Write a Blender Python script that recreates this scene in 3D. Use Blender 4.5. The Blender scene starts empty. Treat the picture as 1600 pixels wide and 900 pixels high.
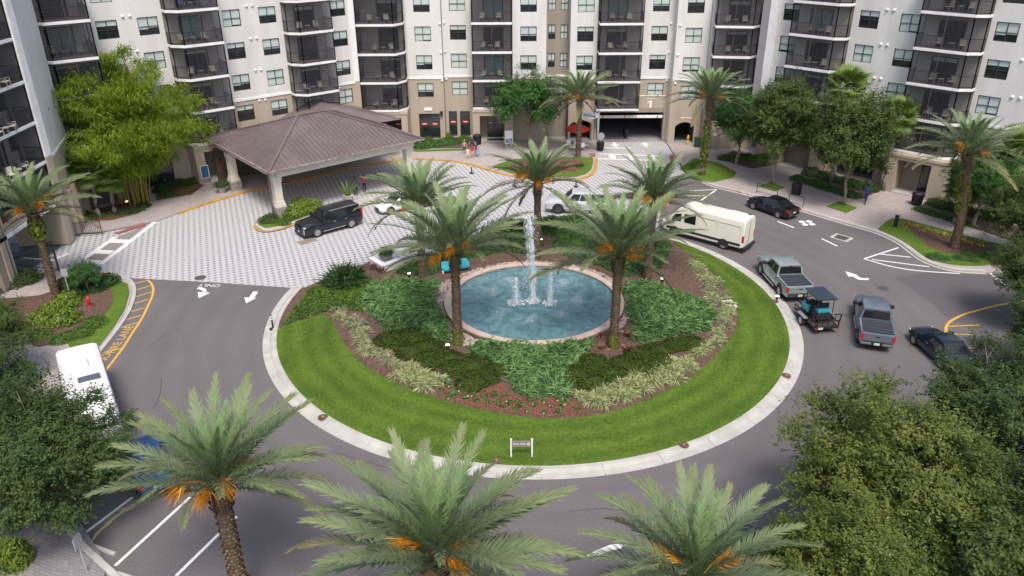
import bpy, math, random
import numpy as np
from mathutils import Vector, Matrix, noise
from mathutils.geometry import tessellate_polygon

R = math.radians
scene = bpy.context.scene
col = scene.collection

# ------------------------------------------------------------------ camera
CAM_H = 25.08
cam_data = bpy.data.cameras.new('camera')
cam_data.sensor_width = 36.0
cam_data.lens = 27.91
cam_data.clip_start = 0.1
cam_data.clip_end = 3000
cam = bpy.data.objects.new('camera', cam_data)
col.objects.link(cam)
cam.matrix_world = Matrix.Translation((0, 0, CAM_H)) @ Matrix.Rotation(R(90 - 26.07), 4, 'X') @ Matrix.Rotation(R(-0.308), 4, 'Z')
scene.camera = cam

# ------------------------------------------------------------------ sky, sun, exposure
SUN_EL, SUN_AZ = R(60), R(170)          # soft hazy sun high behind the camera
world = bpy.data.worlds.new('World')
scene.world = world
world.use_nodes = True
wn = world.node_tree
sky = wn.nodes.new('ShaderNodeTexSky')
sky.sky_type = 'NISHITA'
sky.sun_disc = False
sky.sun_elevation = SUN_EL
sky.sun_rotation = SUN_AZ
sky.air_density = 1.0
sky.dust_density = 4.0
sky.ozone_density = 1.0
bgn = wn.nodes['Background']
bgn.inputs['Strength'].default_value = 0.145
wn.links.new(sky.outputs[0], bgn.inputs[0])
sun_d = bpy.data.lights.new('sun', 'SUN')
sun_d.energy = 2.0
sun_d.angle = R(15)
sun_d.color = (1.0, 0.95, 0.88)
sun = bpy.data.objects.new('sun', sun_d)
col.objects.link(sun)
_sv = Vector((math.sin(SUN_AZ) * math.cos(SUN_EL), math.cos(SUN_AZ) * math.cos(SUN_EL), math.sin(SUN_EL)))
sun.rotation_euler = _sv.to_track_quat('Z', 'Y').to_euler()
scene.view_settings.view_transform = 'Standard'
scene.view_settings.look = 'None'
scene.view_settings.exposure = 0.55
scene.view_settings.gamma = 1.0
scene.cycles.max_bounces = 6
scene.cycles.transparent_max_bounces = 12
scene.cycles.use_denoising = True

# ------------------------------------------------------------------ materials
MATS = {}
def mat(name, base, rough=0.7, metal=0.0, c2=None, scale=4.0, detail=4.0, lo=0.35, hi=0.65, bump=0.0, bscale=None,
        spec=0.4, island=0.0, c3=None, scale3=0.3, amt3=0.5, emit=None, alpha=None, sub=None, stretch=None, coat=0.0):
    if name in MATS: return MATS[name]
    m = bpy.data.materials.new(name); m.use_nodes = True
    nt = m.node_tree; N = nt.nodes; L = nt.links
    b = N['Principled BSDF']
    b.inputs['Base Color'].default_value = (*base, 1)
    b.inputs['Roughness'].default_value = rough
    b.inputs['Metallic'].default_value = metal
    b.inputs['Specular IOR Level'].default_value = spec
    b.inputs['Coat Weight'].default_value = coat
    b.inputs['Coat Roughness'].default_value = 0.06
    if alpha is not None: b.inputs['Alpha'].default_value = alpha
    if emit: b.inputs['Emission Color'].default_value = (*emit[:3], 1); b.inputs['Emission Strength'].default_value = emit[3]
    tc = N.new('ShaderNodeTexCoord'); vec = tc.outputs['Object']
    if stretch:
        mp = N.new('ShaderNodeMapping'); mp.inputs['Scale'].default_value = stretch
        L.new(vec, mp.inputs[0]); vec = mp.outputs[0]
    cur = None
    if c2 is not None:
        nz = N.new('ShaderNodeTexNoise'); nz.inputs['Scale'].default_value = scale; nz.inputs['Detail'].default_value = detail
        L.new(vec, nz.inputs['Vector'])
        rp = N.new('ShaderNodeMapRange'); rp.inputs[1].default_value = lo; rp.inputs[2].default_value = hi
        L.new(nz.outputs[0], rp.inputs[0])
        mx = N.new('ShaderNodeMix'); mx.data_type = 'RGBA'
        mx.inputs[6].default_value = (*base, 1); mx.inputs[7].default_value = (*c2, 1)
        L.new(rp.outputs[0], mx.inputs[0]); cur = mx.outputs[2]
    if c3 is not None:
        nz = N.new('ShaderNodeTexNoise'); nz.inputs['Scale'].default_value = scale3; nz.inputs['Detail'].default_value = 5
        L.new(vec, nz.inputs['Vector'])
        rp = N.new('ShaderNodeMapRange'); rp.inputs[1].default_value = 0.45; rp.inputs[2].default_value = 0.7; rp.inputs[4].default_value = amt3
        L.new(nz.outputs[0], rp.inputs[0])
        mx = N.new('ShaderNodeMix'); mx.data_type = 'RGBA'
        if cur: L.new(cur, mx.inputs[6])
        else: mx.inputs[6].default_value = (*base, 1)
        mx.inputs[7].default_value = (*c3, 1)
        L.new(rp.outputs[0], mx.inputs[0]); cur = mx.outputs[2]
    if island:
        g = N.new('ShaderNodeNewGeometry')
        rp = N.new('ShaderNodeMapRange'); rp.inputs[3].default_value = 1 - island; rp.inputs[4].default_value = 1 + island
        L.new(g.outputs['Random Per Island'], rp.inputs[0])
        hs = N.new('ShaderNodeHueSaturation')
        if cur: L.new(cur, hs.inputs['Color'])
        else: hs.inputs['Color'].default_value = (*base, 1)
        L.new(rp.outputs[0], hs.inputs['Value']); cur = hs.outputs[0]
    if cur: L.new(cur, b.inputs['Base Color'])
    if bump:
        nz = N.new('ShaderNodeTexNoise'); nz.inputs['Scale'].default_value = bscale or scale * 6; nz.inputs['Detail'].default_value = 3
        L.new(vec, nz.inputs['Vector'])
        bp = N.new('ShaderNodeBump'); bp.inputs['Strength'].default_value = bump; bp.inputs['Distance'].default_value = 0.05
        L.new(nz.outputs[0], bp.inputs['Height']); L.new(bp.outputs[0], b.inputs['Normal'])
    if sub:   # leaf translucency
        tr = N.new('ShaderNodeBsdfTranslucent'); ms = N.new('ShaderNodeMixShader'); ms.inputs[0].default_value = sub
        if cur: L.new(cur, tr.inputs[0])
        else: tr.inputs[0].default_value = (*base, 1)
        L.new(b.outputs[0], ms.inputs[1]); L.new(tr.outputs[0], ms.inputs[2])
        L.new(ms.outputs[0], N['Material Output'].inputs['Surface'])
    MATS[name] = m
    return m

def brick_mat(name, c1, c2, mortar, w, h, rot, rough=0.85, msize=0.02, c3=None, dark=None):
    """small unit pavers; dark = (colour, cell x, cell y) adds the staggered charcoal accent bricks"""
    m = bpy.data.materials.new(name); m.use_nodes = True
    nt = m.node_tree; N = nt.nodes; L = nt.links; b = N['Principled BSDF']
    b.inputs['Roughness'].default_value = rough; b.inputs['Specular IOR Level'].default_value = 0.3
    tc = N.new('ShaderNodeTexCoord'); mp = N.new('ShaderNodeMapping'); mp.inputs['Rotation'].default_value = (0, 0, rot)
    L.new(tc.outputs['Object'], mp.inputs[0])
    br = N.new('ShaderNodeTexBrick')
    br.inputs['Color1'].default_value = (*c1, 1); br.inputs['Color2'].default_value = (*c2, 1); br.inputs['Mortar'].default_value = (*mortar, 1)
    br.inputs['Scale'].default_value = 1; br.inputs['Brick Width'].default_value = w; br.inputs['Row Height'].default_value = h
    br.inputs['Mortar Size'].default_value = msize; br.inputs['Bias'].default_value = 0.0
    L.new(mp.outputs[0], br.inputs['Vector'])
    cur = br.outputs[0]
    def math_(op, a, bb=None):
        n = N.new('ShaderNodeMath'); n.operation = op
        for i, v in ((0, a), (1, bb)):
            if v is None: continue
            if isinstance(v, (int, float)): n.inputs[i].default_value = v
            else: L.new(v, n.inputs[i])
        return n.outputs[0]
    if dark:
        dc, cx, cy = dark
        sp = N.new('ShaderNodeSeparateXYZ'); L.new(mp.outputs[0], sp.inputs[0])
        y = math_('DIVIDE', sp.outputs[1], cy); row = math_('FLOOR', y)
        off = math_('MULTIPLY', math_('MODULO', math_('ABSOLUTE', row), 2), 0.5)
        fx = math_('FRACT', math_('ADD', math_('DIVIDE', sp.outputs[0], cx), off)); fy = math_('FRACT', y)
        msk = math_('MULTIPLY', math_('LESS_THAN', fx, 0.40), math_('LESS_THAN', fy, 0.62))
        nz0 = N.new('ShaderNodeTexNoise'); nz0.inputs['Scale'].default_value = 3.0; L.new(tc.outputs['Object'], nz0.inputs['Vector'])
        msk = math_('MULTIPLY', msk, math_('ADD', 0.6, nz0.outputs[0]))
        mx = N.new('ShaderNodeMix'); mx.data_type = 'RGBA'; mx.clamp_factor = True
        L.new(msk, mx.inputs[0]); L.new(cur, mx.inputs[6]); mx.inputs[7].default_value = (*dc, 1); cur = mx.outputs[2]
    if c3:
        nz = N.new('ShaderNodeTexNoise'); nz.inputs['Scale'].default_value = 0.22; nz.inputs['Detail'].default_value = 6
        L.new(tc.outputs['Object'], nz.inputs['Vector'])
        rp = N.new('ShaderNodeMapRange'); rp.inputs[1].default_value = 0.42; rp.inputs[2].default_value = 0.7; rp.inputs[4].default_value = 0.55
        L.new(nz.outputs[0], rp.inputs[0])
        mx = N.new('ShaderNodeMix'); mx.data_type = 'RGBA'
        L.new(rp.outputs[0], mx.inputs[0]); L.new(cur, mx.inputs[6]); mx.inputs[7].default_value = (*c3, 1); cur = mx.outputs[2]
    L.new(cur, b.inputs['Base Color'])
    bp = N.new('ShaderNodeBump'); bp.inputs['Strength'].default_value = 0.3; bp.inputs['Distance'].default_value = 0.02
    L.new(br.outputs['Fac'], bp.inputs['Height']); bp.invert = True; L.new(bp.outputs[0], b.inputs['Normal'])
    MATS[name] = m
    return m

# ------------------------------------------------------------------ mesh helpers
class MB:
    """collects faces of one part and links them as one mesh object"""
    def __init__(s): s.v = []; s.f = []; s.mi = []; s.cur = 0
    def face(s, pts):
        n = len(s.v); s.v += [tuple(p) for p in pts]; s.f.append(tuple(range(n, n + len(pts)))); s.mi.append(s.cur); return s
    def box(s, x0, x1, y0, y1, z0, z1, T=None):
        c = [(x0, y0, z0), (x1, y0, z0), (x1, y1, z0), (x0, y1, z0), (x0, y0, z1), (x1, y0, z1), (x1, y1, z1), (x0, y1, z1)]
        if T: c = [T(p) for p in c]
        n = len(s.v); s.v += c
        for q in ((3, 2, 1, 0), (4, 5, 6, 7), (0, 1, 5, 4), (1, 2, 6, 5), (2, 3, 7, 6), (3, 0, 4, 7)):
            s.f.append(tuple(n + i for i in q)); s.mi.append(s.cur)
        return s
    def bar(s, a, b, w, h=None):
        """box beam from a to b"""
        a, b = Vector(a), Vector(b); h = h or w; d = (b - a); L = d.length
        if L < 1e-6: return s
        d.normalize(); u = d.cross(Vector((0, 0, 1)))
        if u.length < 1e-4: u = Vector((1, 0, 0))
        u.normalize(); v = u.cross(d)
        n = len(s.v)
        for p in (a, b):
            for su, sv in ((-1, -1), (1, -1), (1, 1), (-1, 1)): s.v.append(tuple(p + u * su * w / 2 + v * sv * h / 2))
        for q in ((0, 1, 2, 3), (7, 6, 5, 4), (0, 4, 5, 1), (1, 5, 6, 2), (2, 6, 7, 3), (3, 7, 4, 0)):
            s.f.append(tuple(n + i for i in q)); s.mi.append(s.cur)
        return s
    def tube(s, pts, rad, k=8, cap=True):
        pts = [Vector(p) for p in pts]; n0 = len(s.v); m = len(pts)
        for i, p in enumerate(pts):
            d = (pts[min(i + 1, m - 1)] - pts[max(i - 1, 0)]).normalized()
            u = d.cross(Vector((0, 0, 1)))
            if u.length < 1e-3: u = d.cross(Vector((0, 1, 0)))
            u.normalize(); w = d.cross(u); r = rad[i] if hasattr(rad, '__len__') else rad
            for j in range(k):
                a = 2 * math.pi * j / k; s.v.append(tuple(p + (u * math.cos(a) + w * math.sin(a)) * r))
        for i in range(m - 1):
            for j in range(k):
                a, b = n0 + i * k + j, n0 + i * k + (j + 1) % k
                s.f.append((a, b, b + k, a + k)); s.mi.append(s.cur)
        if cap:
            s.f.append(tuple(n0 + j for j in range(k))[::-1]); s.mi.append(s.cur)
            s.f.append(tuple(n0 + (m - 1) * k + j for j in range(k))); s.mi.append(s.cur)
        return s
    def lathe(s, prof, k=24, c=(0, 0, 0), cap=True):
        n0 = len(s.v); m = len(prof)
        for r, z in prof:
            for j in range(k):
                a = 2 * math.pi * j / k; s.v.append((c[0] + r * math.cos(a), c[1] + r * math.sin(a), c[2] + z))
        for i in range(m - 1):
            for j in range(k):
                a, b = n0 + i * k + j, n0 + i * k + (j + 1) % k
                s.f.append((a, b, b + k, a + k)); s.mi.append(s.cur)
        if cap:
            s.f.append(tuple(n0 + j for j in range(k))[::-1]); s.mi.append(s.cur)
            s.f.append(tuple(n0 + (m - 1) * k + j for j in range(k))); s.mi.append(s.cur)
        return s
    def prism(s, poly, z0, z1, bottom=False):
        area = sum(poly[i][0] * poly[(i + 1) % len(poly)][1] - poly[(i + 1) % len(poly)][0] * poly[i][1] for i in range(len(poly)))
        if area < 0: poly = poly[::-1]
        zt = (lambda i: z1[i]) if hasattr(z1, '__len__') else (lambda i: z1)
        n = len(s.v); k = len(poly)
        s.v += [(p[0], p[1], zt(i)) for i, p in enumerate(poly)]
        for t in tessellate_polygon([[Vector((p[0], p[1], 0)) for p in poly]]):
            a, b, c = [Vector((*poly[i][:2], 0)) for i in t]
            t = t if (b - a).cross(c - a).z > 0 else t[::-1]
            s.f.append(tuple(n + i for i in t)); s.mi.append(s.cur)
            if bottom: pass
        s.v += [(p[0], p[1], z0) for p in poly]
        for i in range(k):
            j = (i + 1) % k
            s.f.append((n + i, n + k + i, n + k + j, n + j)); s.mi.append(s.cur)
        return s
    def mesh(s, name, mats, smooth=False, angle=None):
        me = bpy.data.meshes.new(name); me.from_pydata(s.v, [], s.f)
        for m in (mats if isinstance(mats, (list, tuple)) else [mats]): me.materials.append(m)
        if any(s.mi): me.polygons.foreach_set('material_index', s.mi)
        if smooth or angle:
            me.polygons.foreach_set('use_smooth', [True] * len(s.f))
            if angle: me.set_sharp_from_angle(angle=R(angle))
        me.update()
        return me
    def build(s, name, mats, parent=None, smooth=False, angle=None, loc=None, rot=None):
        return add(name, s.mesh(name, mats, smooth, angle), parent, loc, rot)

def add(name, me, parent=None, loc=None, rot=None, sc=None, mtx=None):
    o = bpy.data.objects.new(name, me); col.objects.link(o)
    if parent: o.parent = parent
    if loc is not None: o.location = loc
    if rot is not None: o.rotation_euler = rot if hasattr(rot, '__len__') else (0, 0, rot)
    if sc is not None: o.scale = sc if hasattr(sc, '__len__') else (sc, sc, sc)
    if mtx is not None: o.matrix_local = mtx
    return o

def np_mesh(name, V, F, mats, smooth=False, mi=None):
    """fast mesh from numpy arrays; F is (n,3) or (n,4)"""
    V = np.asarray(V, np.float32).reshape(-1, 3); F = np.asarray(F, np.int32); k = F.shape[1]; n = len(F)
    me = bpy.data.meshes.new(name)
    me.vertices.add(len(V)); me.vertices.foreach_set('co', V.ravel())
    me.loops.add(n * k); me.loops.foreach_set('vertex_index', F.ravel())
    me.polygons.add(n); me.polygons.foreach_set('loop_start', np.arange(0, n * k, k, dtype=np.int32))
    try: me.polygons.foreach_set('loop_total', np.full(n, k, np.int32))
    except Exception: pass
    for m in (mats if isinstance(mats, (list, tuple)) else [mats]): me.materials.append(m)
    if mi is not None: me.polygons.foreach_set('material_index', np.asarray(mi, np.int32))
    if smooth: me.polygons.foreach_set('use_smooth', np.ones(n, bool))
    me.update(calc_edges=True)
    return me

def thing(name, label, cat, loc=(0, 0, 0), rotz=0, group=None):
    o = bpy.data.objects.new(name, None); col.objects.link(o); o.empty_display_size = 0.2
    o.location = loc; o.rotation_euler = (0, 0, rotz); tag(o, label, cat, group)
    return o
def tag(o, label=None, cat=None, group=None, kind=None):
    if label: o['label'] = label
    if cat: o['category'] = cat
    if group: o['group'] = group
    if kind: o['kind'] = kind
    return o
def copy_tree(o, parent=None):
    c = o.copy(); col.objects.link(c)
    if parent: c.parent = parent
    for ch in list(o.children): copy_tree(ch, c)
    return c
def struct(name, mb, m, smooth=False): return tag(mb.build(name, m, smooth=smooth), kind='structure')
def arc(cx, cy, r, a0, a1, n): return [(cx + r * math.cos(R(a0 + (a1 - a0) * i / n)), cy + r * math.sin(R(a0 + (a1 - a0) * i / n))) for i in range(n + 1)]
def smooth_line(pts, n=6):
    """Catmull-Rom through the points"""
    out = []; m = len(pts)
    for i in range(m - 1):
        p0, p1, p2, p3 = [np.array(pts[max(0, min(m - 1, j))], float) for j in (i - 1, i, i + 1, i + 2)]
        for q in range(n):
            t = q / n
            out.append(tuple(0.5 * ((2 * p1) + (-p0 + p2) * t + (2 * p0 - 5 * p1 + 4 * p2 - p3) * t * t + (-p0 + 3 * p1 - 3 * p2 + p3) * t ** 3)))
    out.append(tuple(pts[-1])); return out
def offset_line(pts, d):
    """points shifted to the left of the running direction by d"""
    out = []
    for i, p in enumerate(pts):
        a = Vector(pts[max(0, i - 1)][:2]); b = Vector(pts[min(len(pts) - 1, i + 1)][:2]); t = (b - a).normalized()
        out.append((p[0] - t.y * d, p[1] + t.x * d))
    return out
def ribbon(mb, pts, w, z, z0=None):
    a = offset_line(pts, w / 2); b = offset_line(pts, -w / 2)
    for i in range(len(pts) - 1):
        mb.face([(*b[i], z), (*b[i + 1], z), (*a[i + 1], z), (*a[i], z)])
    return mb
def in_poly(x, y, poly):
    c = False; j = len(poly) - 1
    for i in range(len(poly)):
        if (poly[i][1] > y) != (poly[j][1] > y) and x < (poly[j][0] - poly[i][0]) * (y - poly[i][1]) / (poly[j][1] - poly[i][1]) + poly[i][0]: c = not c
        j = i
    return c
def scatter(poly, n, rng, margin=0):
    E = np.array(poly, float); lo, hi = E.min(0), E.max(0); rg = np.random.default_rng(rng.randrange(1 << 30)); out = np.zeros((0, 2))
    for _ in range(40):
        p = rg.uniform(lo, hi, (max(400, n), 2)); c = np.zeros(len(p), bool); j = len(E) - 1
        for i in range(len(E)):
            (xi, yi), (xj, yj) = E[i], E[j]
            if yi != yj: c ^= ((yi > p[:, 1]) != (yj > p[:, 1])) & (p[:, 0] < (xj - xi) * (p[:, 1] - yi) / (yj - yi) + xi)
            j = i
        out = np.concatenate([out, p[c]])
        if len(out) >= n: break
    return [tuple(q) for q in out[:n]]

# colours of the place
asphalt = mat('asphalt', (0.104, 0.095, 0.097), 0.9, c2=(0.172, 0.158, 0.160), scale=18, detail=4, lo=0.36, hi=0.64, bump=0.25, bscale=60, c3=(0.095, 0.087, 0.090), scale3=0.12, amt3=0.45, spec=0.25)
concrete = mat('kerb_concrete', (0.47, 0.455, 0.42), 0.85, c2=(0.38, 0.365, 0.335), scale=1.2, detail=8, c3=(0.33, 0.31, 0.27), scale3=0.5, amt3=0.35, bump=0.15, bscale=40)
paver_plaza_m = brick_mat('plaza_pavers', (0.53, 0.52, 0.525), (0.475, 0.465, 0.475), (0.375, 0.365, 0.37), 0.22, 0.11, R(-67), c3=(0.39, 0.38, 0.385), dark=((0.19, 0.185, 0.195), 0.66, 0.31))
walk_m = brick_mat('walk_pavers', (0.45, 0.385, 0.365), (0.34, 0.30, 0.295), (0.27, 0.245, 0.235), 0.30, 0.15, R(40), msize=0.012, c3=(0.30, 0.275, 0.265))
near_shaded_m = brick_mat('near_walk_pavers_shaded', (0.27, 0.255, 0.265), (0.20, 0.19, 0.20), (0.15, 0.145, 0.15), 0.30, 0.15, R(20), msize=0.012, c3=(0.19, 0.185, 0.19))  # shade on the near pavement put into the paver colours, darker and greyer
cross_m = brick_mat('crosswalk_pavers', (0.30, 0.26, 0.25), (0.24, 0.215, 0.21), (0.19, 0.17, 0.165), 0.24, 0.12, R(10), msize=0.012)
tactile_m = mat('tactile_red', (0.33, 0.12, 0.11), 0.8, c2=(0.26, 0.09, 0.085), scale=6, bump=0.5, bscale=60)
white_paint = mat('white_road_paint', (0.72, 0.72, 0.72), 0.7, c2=(0.55, 0.55, 0.55), scale=5, detail=8, lo=0.45, hi=0.8)
yellow_paint = mat('yellow_road_paint', (0.62, 0.36, 0.05), 0.7, c2=(0.45, 0.28, 0.08), scale=4, detail=8, lo=0.45, hi=0.8)
grass_m = mat('lawn_grass', (0.078, 0.140, 0.020), 0.9, c2=(0.120, 0.195, 0.028), scale=5, detail=10, lo=0.34, hi=0.66, c3=(0.060, 0.112, 0.016), scale3=0.3, amt3=0.8, bump=0.9, bscale=24, spec=0.15)
mulch_m = mat('brown_mulch', (0.085, 0.052, 0.040), 0.95, c2=(0.180, 0.115, 0.092), scale=7, detail=8, lo=0.35, hi=0.65, bump=1.0, bscale=30, spec=0.1)
red_mulch_m = mat('red_mulch', (0.115, 0.046, 0.033), 0.95, c2=(0.235, 0.105, 0.080), scale=7, detail=8, lo=0.35, hi=0.65, bump=1.0, bscale=30, spec=0.1)
soil_m = mat('dark_soil', (0.06, 0.045, 0.035), 0.95, c2=(0.10, 0.075, 0.055), scale=5, bump=0.6)

# ------------------------------------------------------------------ ground, roads, pavements
g = MB(); g.face([(-700, -300, 0), (700, -300, 0), (700, 1100, 0), (-700, 1100, 0)])
tag(struct('asphalt_road', g, asphalt), 'mauve grey asphalt road circling the fountain island')

IC = (1.3, 47.85)            # centre of the round island
PC = (1.5, 48.6)             # centre of the fountain pool
def ang(p): return math.degrees(math.atan2(p[1] - IC[1], p[0] - IC[0]))

back_kerb = smooth_line([(-30.74, 65.01), (-28.97, 67.85), (-26.94, 70.56), (-24.67, 73.08), (-21.02, 75.93), (-15.98, 80.06), (-10.93, 82.69), (-9.20, 82.65), (-6.76, 82.15), (-4.31, 80.74), (-2.24, 78.73), (0.06, 76.80), (3.24, 75.72), (6.43, 75.67), (7.64, 76.46), (8.46, 78.32), (8.93, 81.18), (9.35, 84.70), (9.87, 89.29)], 5)
cut = [(0.03, 63.94), (-2.14, 62.35), (-4.05, 59.87), (-5.10, 58.43), (-8.83, 54.80), (-10.98, 55.77), (-12.87, 53.59), (-14.04, 52.39), (-14.88, 51.34)]
a_n = ang(cut[0]); a_w = ang(cut[-1])
isl_arc_plaza = arc(*IC, 17.58, 52, a_n, 14)
plaza = [(-28.74, 53.34), (-22.04, 52.49)] + cut[::-1] + isl_arc_plaza[::-1] + [(15.6, 76.2), (17.6, 77.3), (17.7, 89.6)] + back_kerb[::-1] + [(-31.17, 64.40), (-34.91, 61.96), (-37.5, 62.0), (-46, 62.0), (-46, 53.5), (-35.68, 54.33), (-33.81, 53.97), (-31.63, 53.94), (-30.44, 54.27)]
struct('plaza_pavement', MB().prism(plaza, -0.2, 0.004), paver_plaza_m)

# wheel wear in the circulating lane and an older, darker strip of surfacing to the right
def ring_tone(m, depth, per, r0, r1, ph=0.0):
    N, L = m.node_tree.nodes, m.node_tree.links; b = N['Principled BSDF']; src = b.inputs['Base Color'].links[0].from_socket
    tc = N.new('ShaderNodeTexCoord'); v = N.new('ShaderNodeVectorMath'); v.operation = 'DISTANCE'; L.new(tc.outputs['Object'], v.inputs[0]); v.inputs[1].default_value = (IC[0], IC[1], 0)
    nz = N.new('ShaderNodeTexNoise'); nz.inputs['Scale'].default_value = 0.35; L.new(tc.outputs['Object'], nz.inputs['Vector'])
    def mth(op, *a):
        n = N.new('ShaderNodeMath'); n.operation = op
        for i, q in enumerate(a):
            if isinstance(q, (int, float)): n.inputs[i].default_value = q
            else: L.new(q, n.inputs[i])
        return n.outputs[0]
    d = mth('ADD', v.outputs['Value'], mth('MULTIPLY', nz.outputs[0], 0.8)); w = mth('SINE', mth('MULTIPLY_ADD', d, 6.283 / per, ph)); inside = mth('MULTIPLY', mth('GREATER_THAN', d, r0), mth('LESS_THAN', d, r1))
    val = mth('ADD', 1.0, mth('MULTIPLY', mth('MULTIPLY', w, inside), mth('MULTIPLY', nz.outputs[0], 2 * depth)))
    h = N.new('ShaderNodeHueSaturation'); L.new(src, h.inputs['Color']); L.new(val, h.inputs['Value']); L.new(h.outputs[0], b.inputs['Base Color'])
    for n in N:
        if n.type == 'BSDF_TRANSLUCENT': L.new(h.outputs[0], n.inputs[0])
ring_tone(asphalt, 0.035, 1.75, 18.4, 27.0); ring_tone(grass_m, 0.11, 1.3, 3.0, 17.4)
old_asphalt = mat('old_asphalt', (0.075, 0.069, 0.073), 0.9, c2=(0.142, 0.131, 0.135), scale=16, detail=3, lo=0.34, hi=0.66, bump=0.4, bscale=60, spec=0.25)
struct('asphalt_patch', MB().prism([(28.10, 52.63), (28.87, 48.70), (28.87, 46.73), (29.92, 44.36), (34.40, 44.32), (39.79, 53.15), (34.09, 53.11), (31.00, 53.60)], -0.05, 0.003), old_asphalt)
crk = mat('sealed_crack', (0.04, 0.038, 0.042), 0.7); cb_ = MB()
for l in ([(24.93, 51.48), (25.23, 50.85), (25.40, 49.73)], [(-5.69, 31.01), (-7.72, 31.87), (-9.13, 32.55)], [(-19.73, 36.30), (-20.00, 37.88), (-20.59, 39.56)], [(-22.79, 42.91), (-22.30, 44.94), (-21.71, 45.36)], [(2.57, 28.01), (4.05, 28.21), (5.76, 27.90)]): ribbon(cb_, smooth_line(l, 4), 0.035, 0.0032)
tag(cb_.build('sealed_cracks', crk), kind='structure')
# raised pavements
walk_l = back_kerb + [(9.6, 94), (-20, 94), (-45, 70), (-45, 63), (-37.5, 62.2), (-35.01, 62.18), (-31.26, 64.63)]
struct('pavement_left', MB().prism(walk_l, -0.1, 0.12), walk_m)
right_kerb = smooth_line([(17.75, 89.6), (17.75, 82.5), (17.9, 79.0), (18.6, 76.4), (19.35, 73.68), (22.76, 70.30), (25.76, 66.69), (28.51, 63.38), (30.29, 61.32), (31.10, 59.52), (31.32, 57.68), (31.50, 55.69), (32.29, 54.27), (33.40, 53.62), (35.15, 53.32)], 5)
walk_r = right_kerb + [(60, 52.5), (60, 66), (44, 68), (22, 92), (17.9, 92)]
struct('pavement_right', MB().prism(walk_r, -0.1, 0.12), walk_m)
near_l = [(-25.77, 42.86), (-25.90, 45.40), (-26.24, 47.91), (-26.94, 50.35), (-27.70, 51.92), (-28.88, 53.12), (-30.34, 54.04), (-31.53, 53.71), (-33.69, 53.74), (-35.56, 54.10), (-46, 53.2), (-46, 36), (-26.0, 36)]
struct('pavement_corner', MB().prism(near_l, -0.1, 0.12), walk_m)
struct('pavement_near', MB().prism([(-17.1, 24.9), (-16.2, 22.2), (-15.6, 16), (-40, 16), (-40, 26.5), (-19.5, 27.5)], -0.1, 0.14), near_shaded_m)

# the crossing at the garage ramp and the accessible ramps
c = MB().prism([(-31.23, 64.56), (-31.69, 55.92), (-33.52, 54.65), (-32.91, 61.09)], 0.0, 0.009)
struct('crosswalk_paving', c, cross_m)
wp = MB()
for a, b in (((-31.07, 64.71), (-31.68, 55.80)), ((-32.98, 61.37), (-33.67, 54.65))): ribbon(wp, [a, b], 0.42, 0.014)
for a, b in (((-33.06, 60.48), (-31.51, 60.32)), ((-33.30, 58.30), (-31.82, 58.09)), ((-33.43, 56.36), (-31.95, 56.16))): ribbon(wp, [a, b], 0.75, 0.0136)
for a, b in (((-37.27, 60.06), (-36.39, 59.98)), ((-35.67, 56.94), (-35.21, 57.94)), ((-38.41, 57.10), (-35.63, 56.58))): ribbon(wp, [a, b], 0.3, 0.0135)
# crossing in front of the garage mouth
ribbon(wp, [(9.61, 84.57), (16.41, 83.72)], 0.3, 0.014); ribbon(wp, [(9.30, 82.78), (16.04, 81.96)], 0.3, 0.014)
for q in ((10.94, 83.58), (13.10, 83.42), (15.14, 83.15)): ribbon(wp, [(q[0], q[1] - 0.8), (q[0], q[1] + 0.8)], 0.7, 0.0136)
ribbon(wp, [(10.00, 86.94), (13.35, 86.74)], 0.35, 0.014)
for (x, y), sgn in (((11.80, 88.20), -1), ((15.21, 88.13), 1)):
    wp.face([(x - 0.2, y - sgn * 0.9, 0.014), (x + 0.2, y - sgn * 0.9, 0.014), (x + 0.2, y, 0.014), (x - 0.2, y, 0.014)][::1])
    wp.face([(x - 0.55, y, 0.014), (x + 0.55, y, 0.014), (x, y + sgn * 1.1, 0.014)])
tag(wp.build('crosswalk_lines', white_paint), kind='structure')
for poly in ([(-33.32, 62.01), (-31.74, 64.18), (-31.48, 63.81), (-32.96, 61.94)], [(-33.58, 53.91), (-32.16, 53.83), (-32.09, 53.50), (-33.48, 53.51)], [(20.45, 73.09), (21.95, 71.76), (21.71, 71.31), (20.24, 72.72)], [(8.55, 84.47), (9.18, 84.46), (9.04, 83.02), (8.42, 83.04)], [(17.19, 83.83), (17.57, 83.58), (17.40, 81.94), (16.92, 81.95)], [(35.89, 55.16), (37.39, 54.78), (37.04, 54.32), (35.69, 54.69)]):
    tag(MB().prism(poly, 0.0, 0.126).build('tactile_paving', tactile_m), kind='structure')

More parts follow.
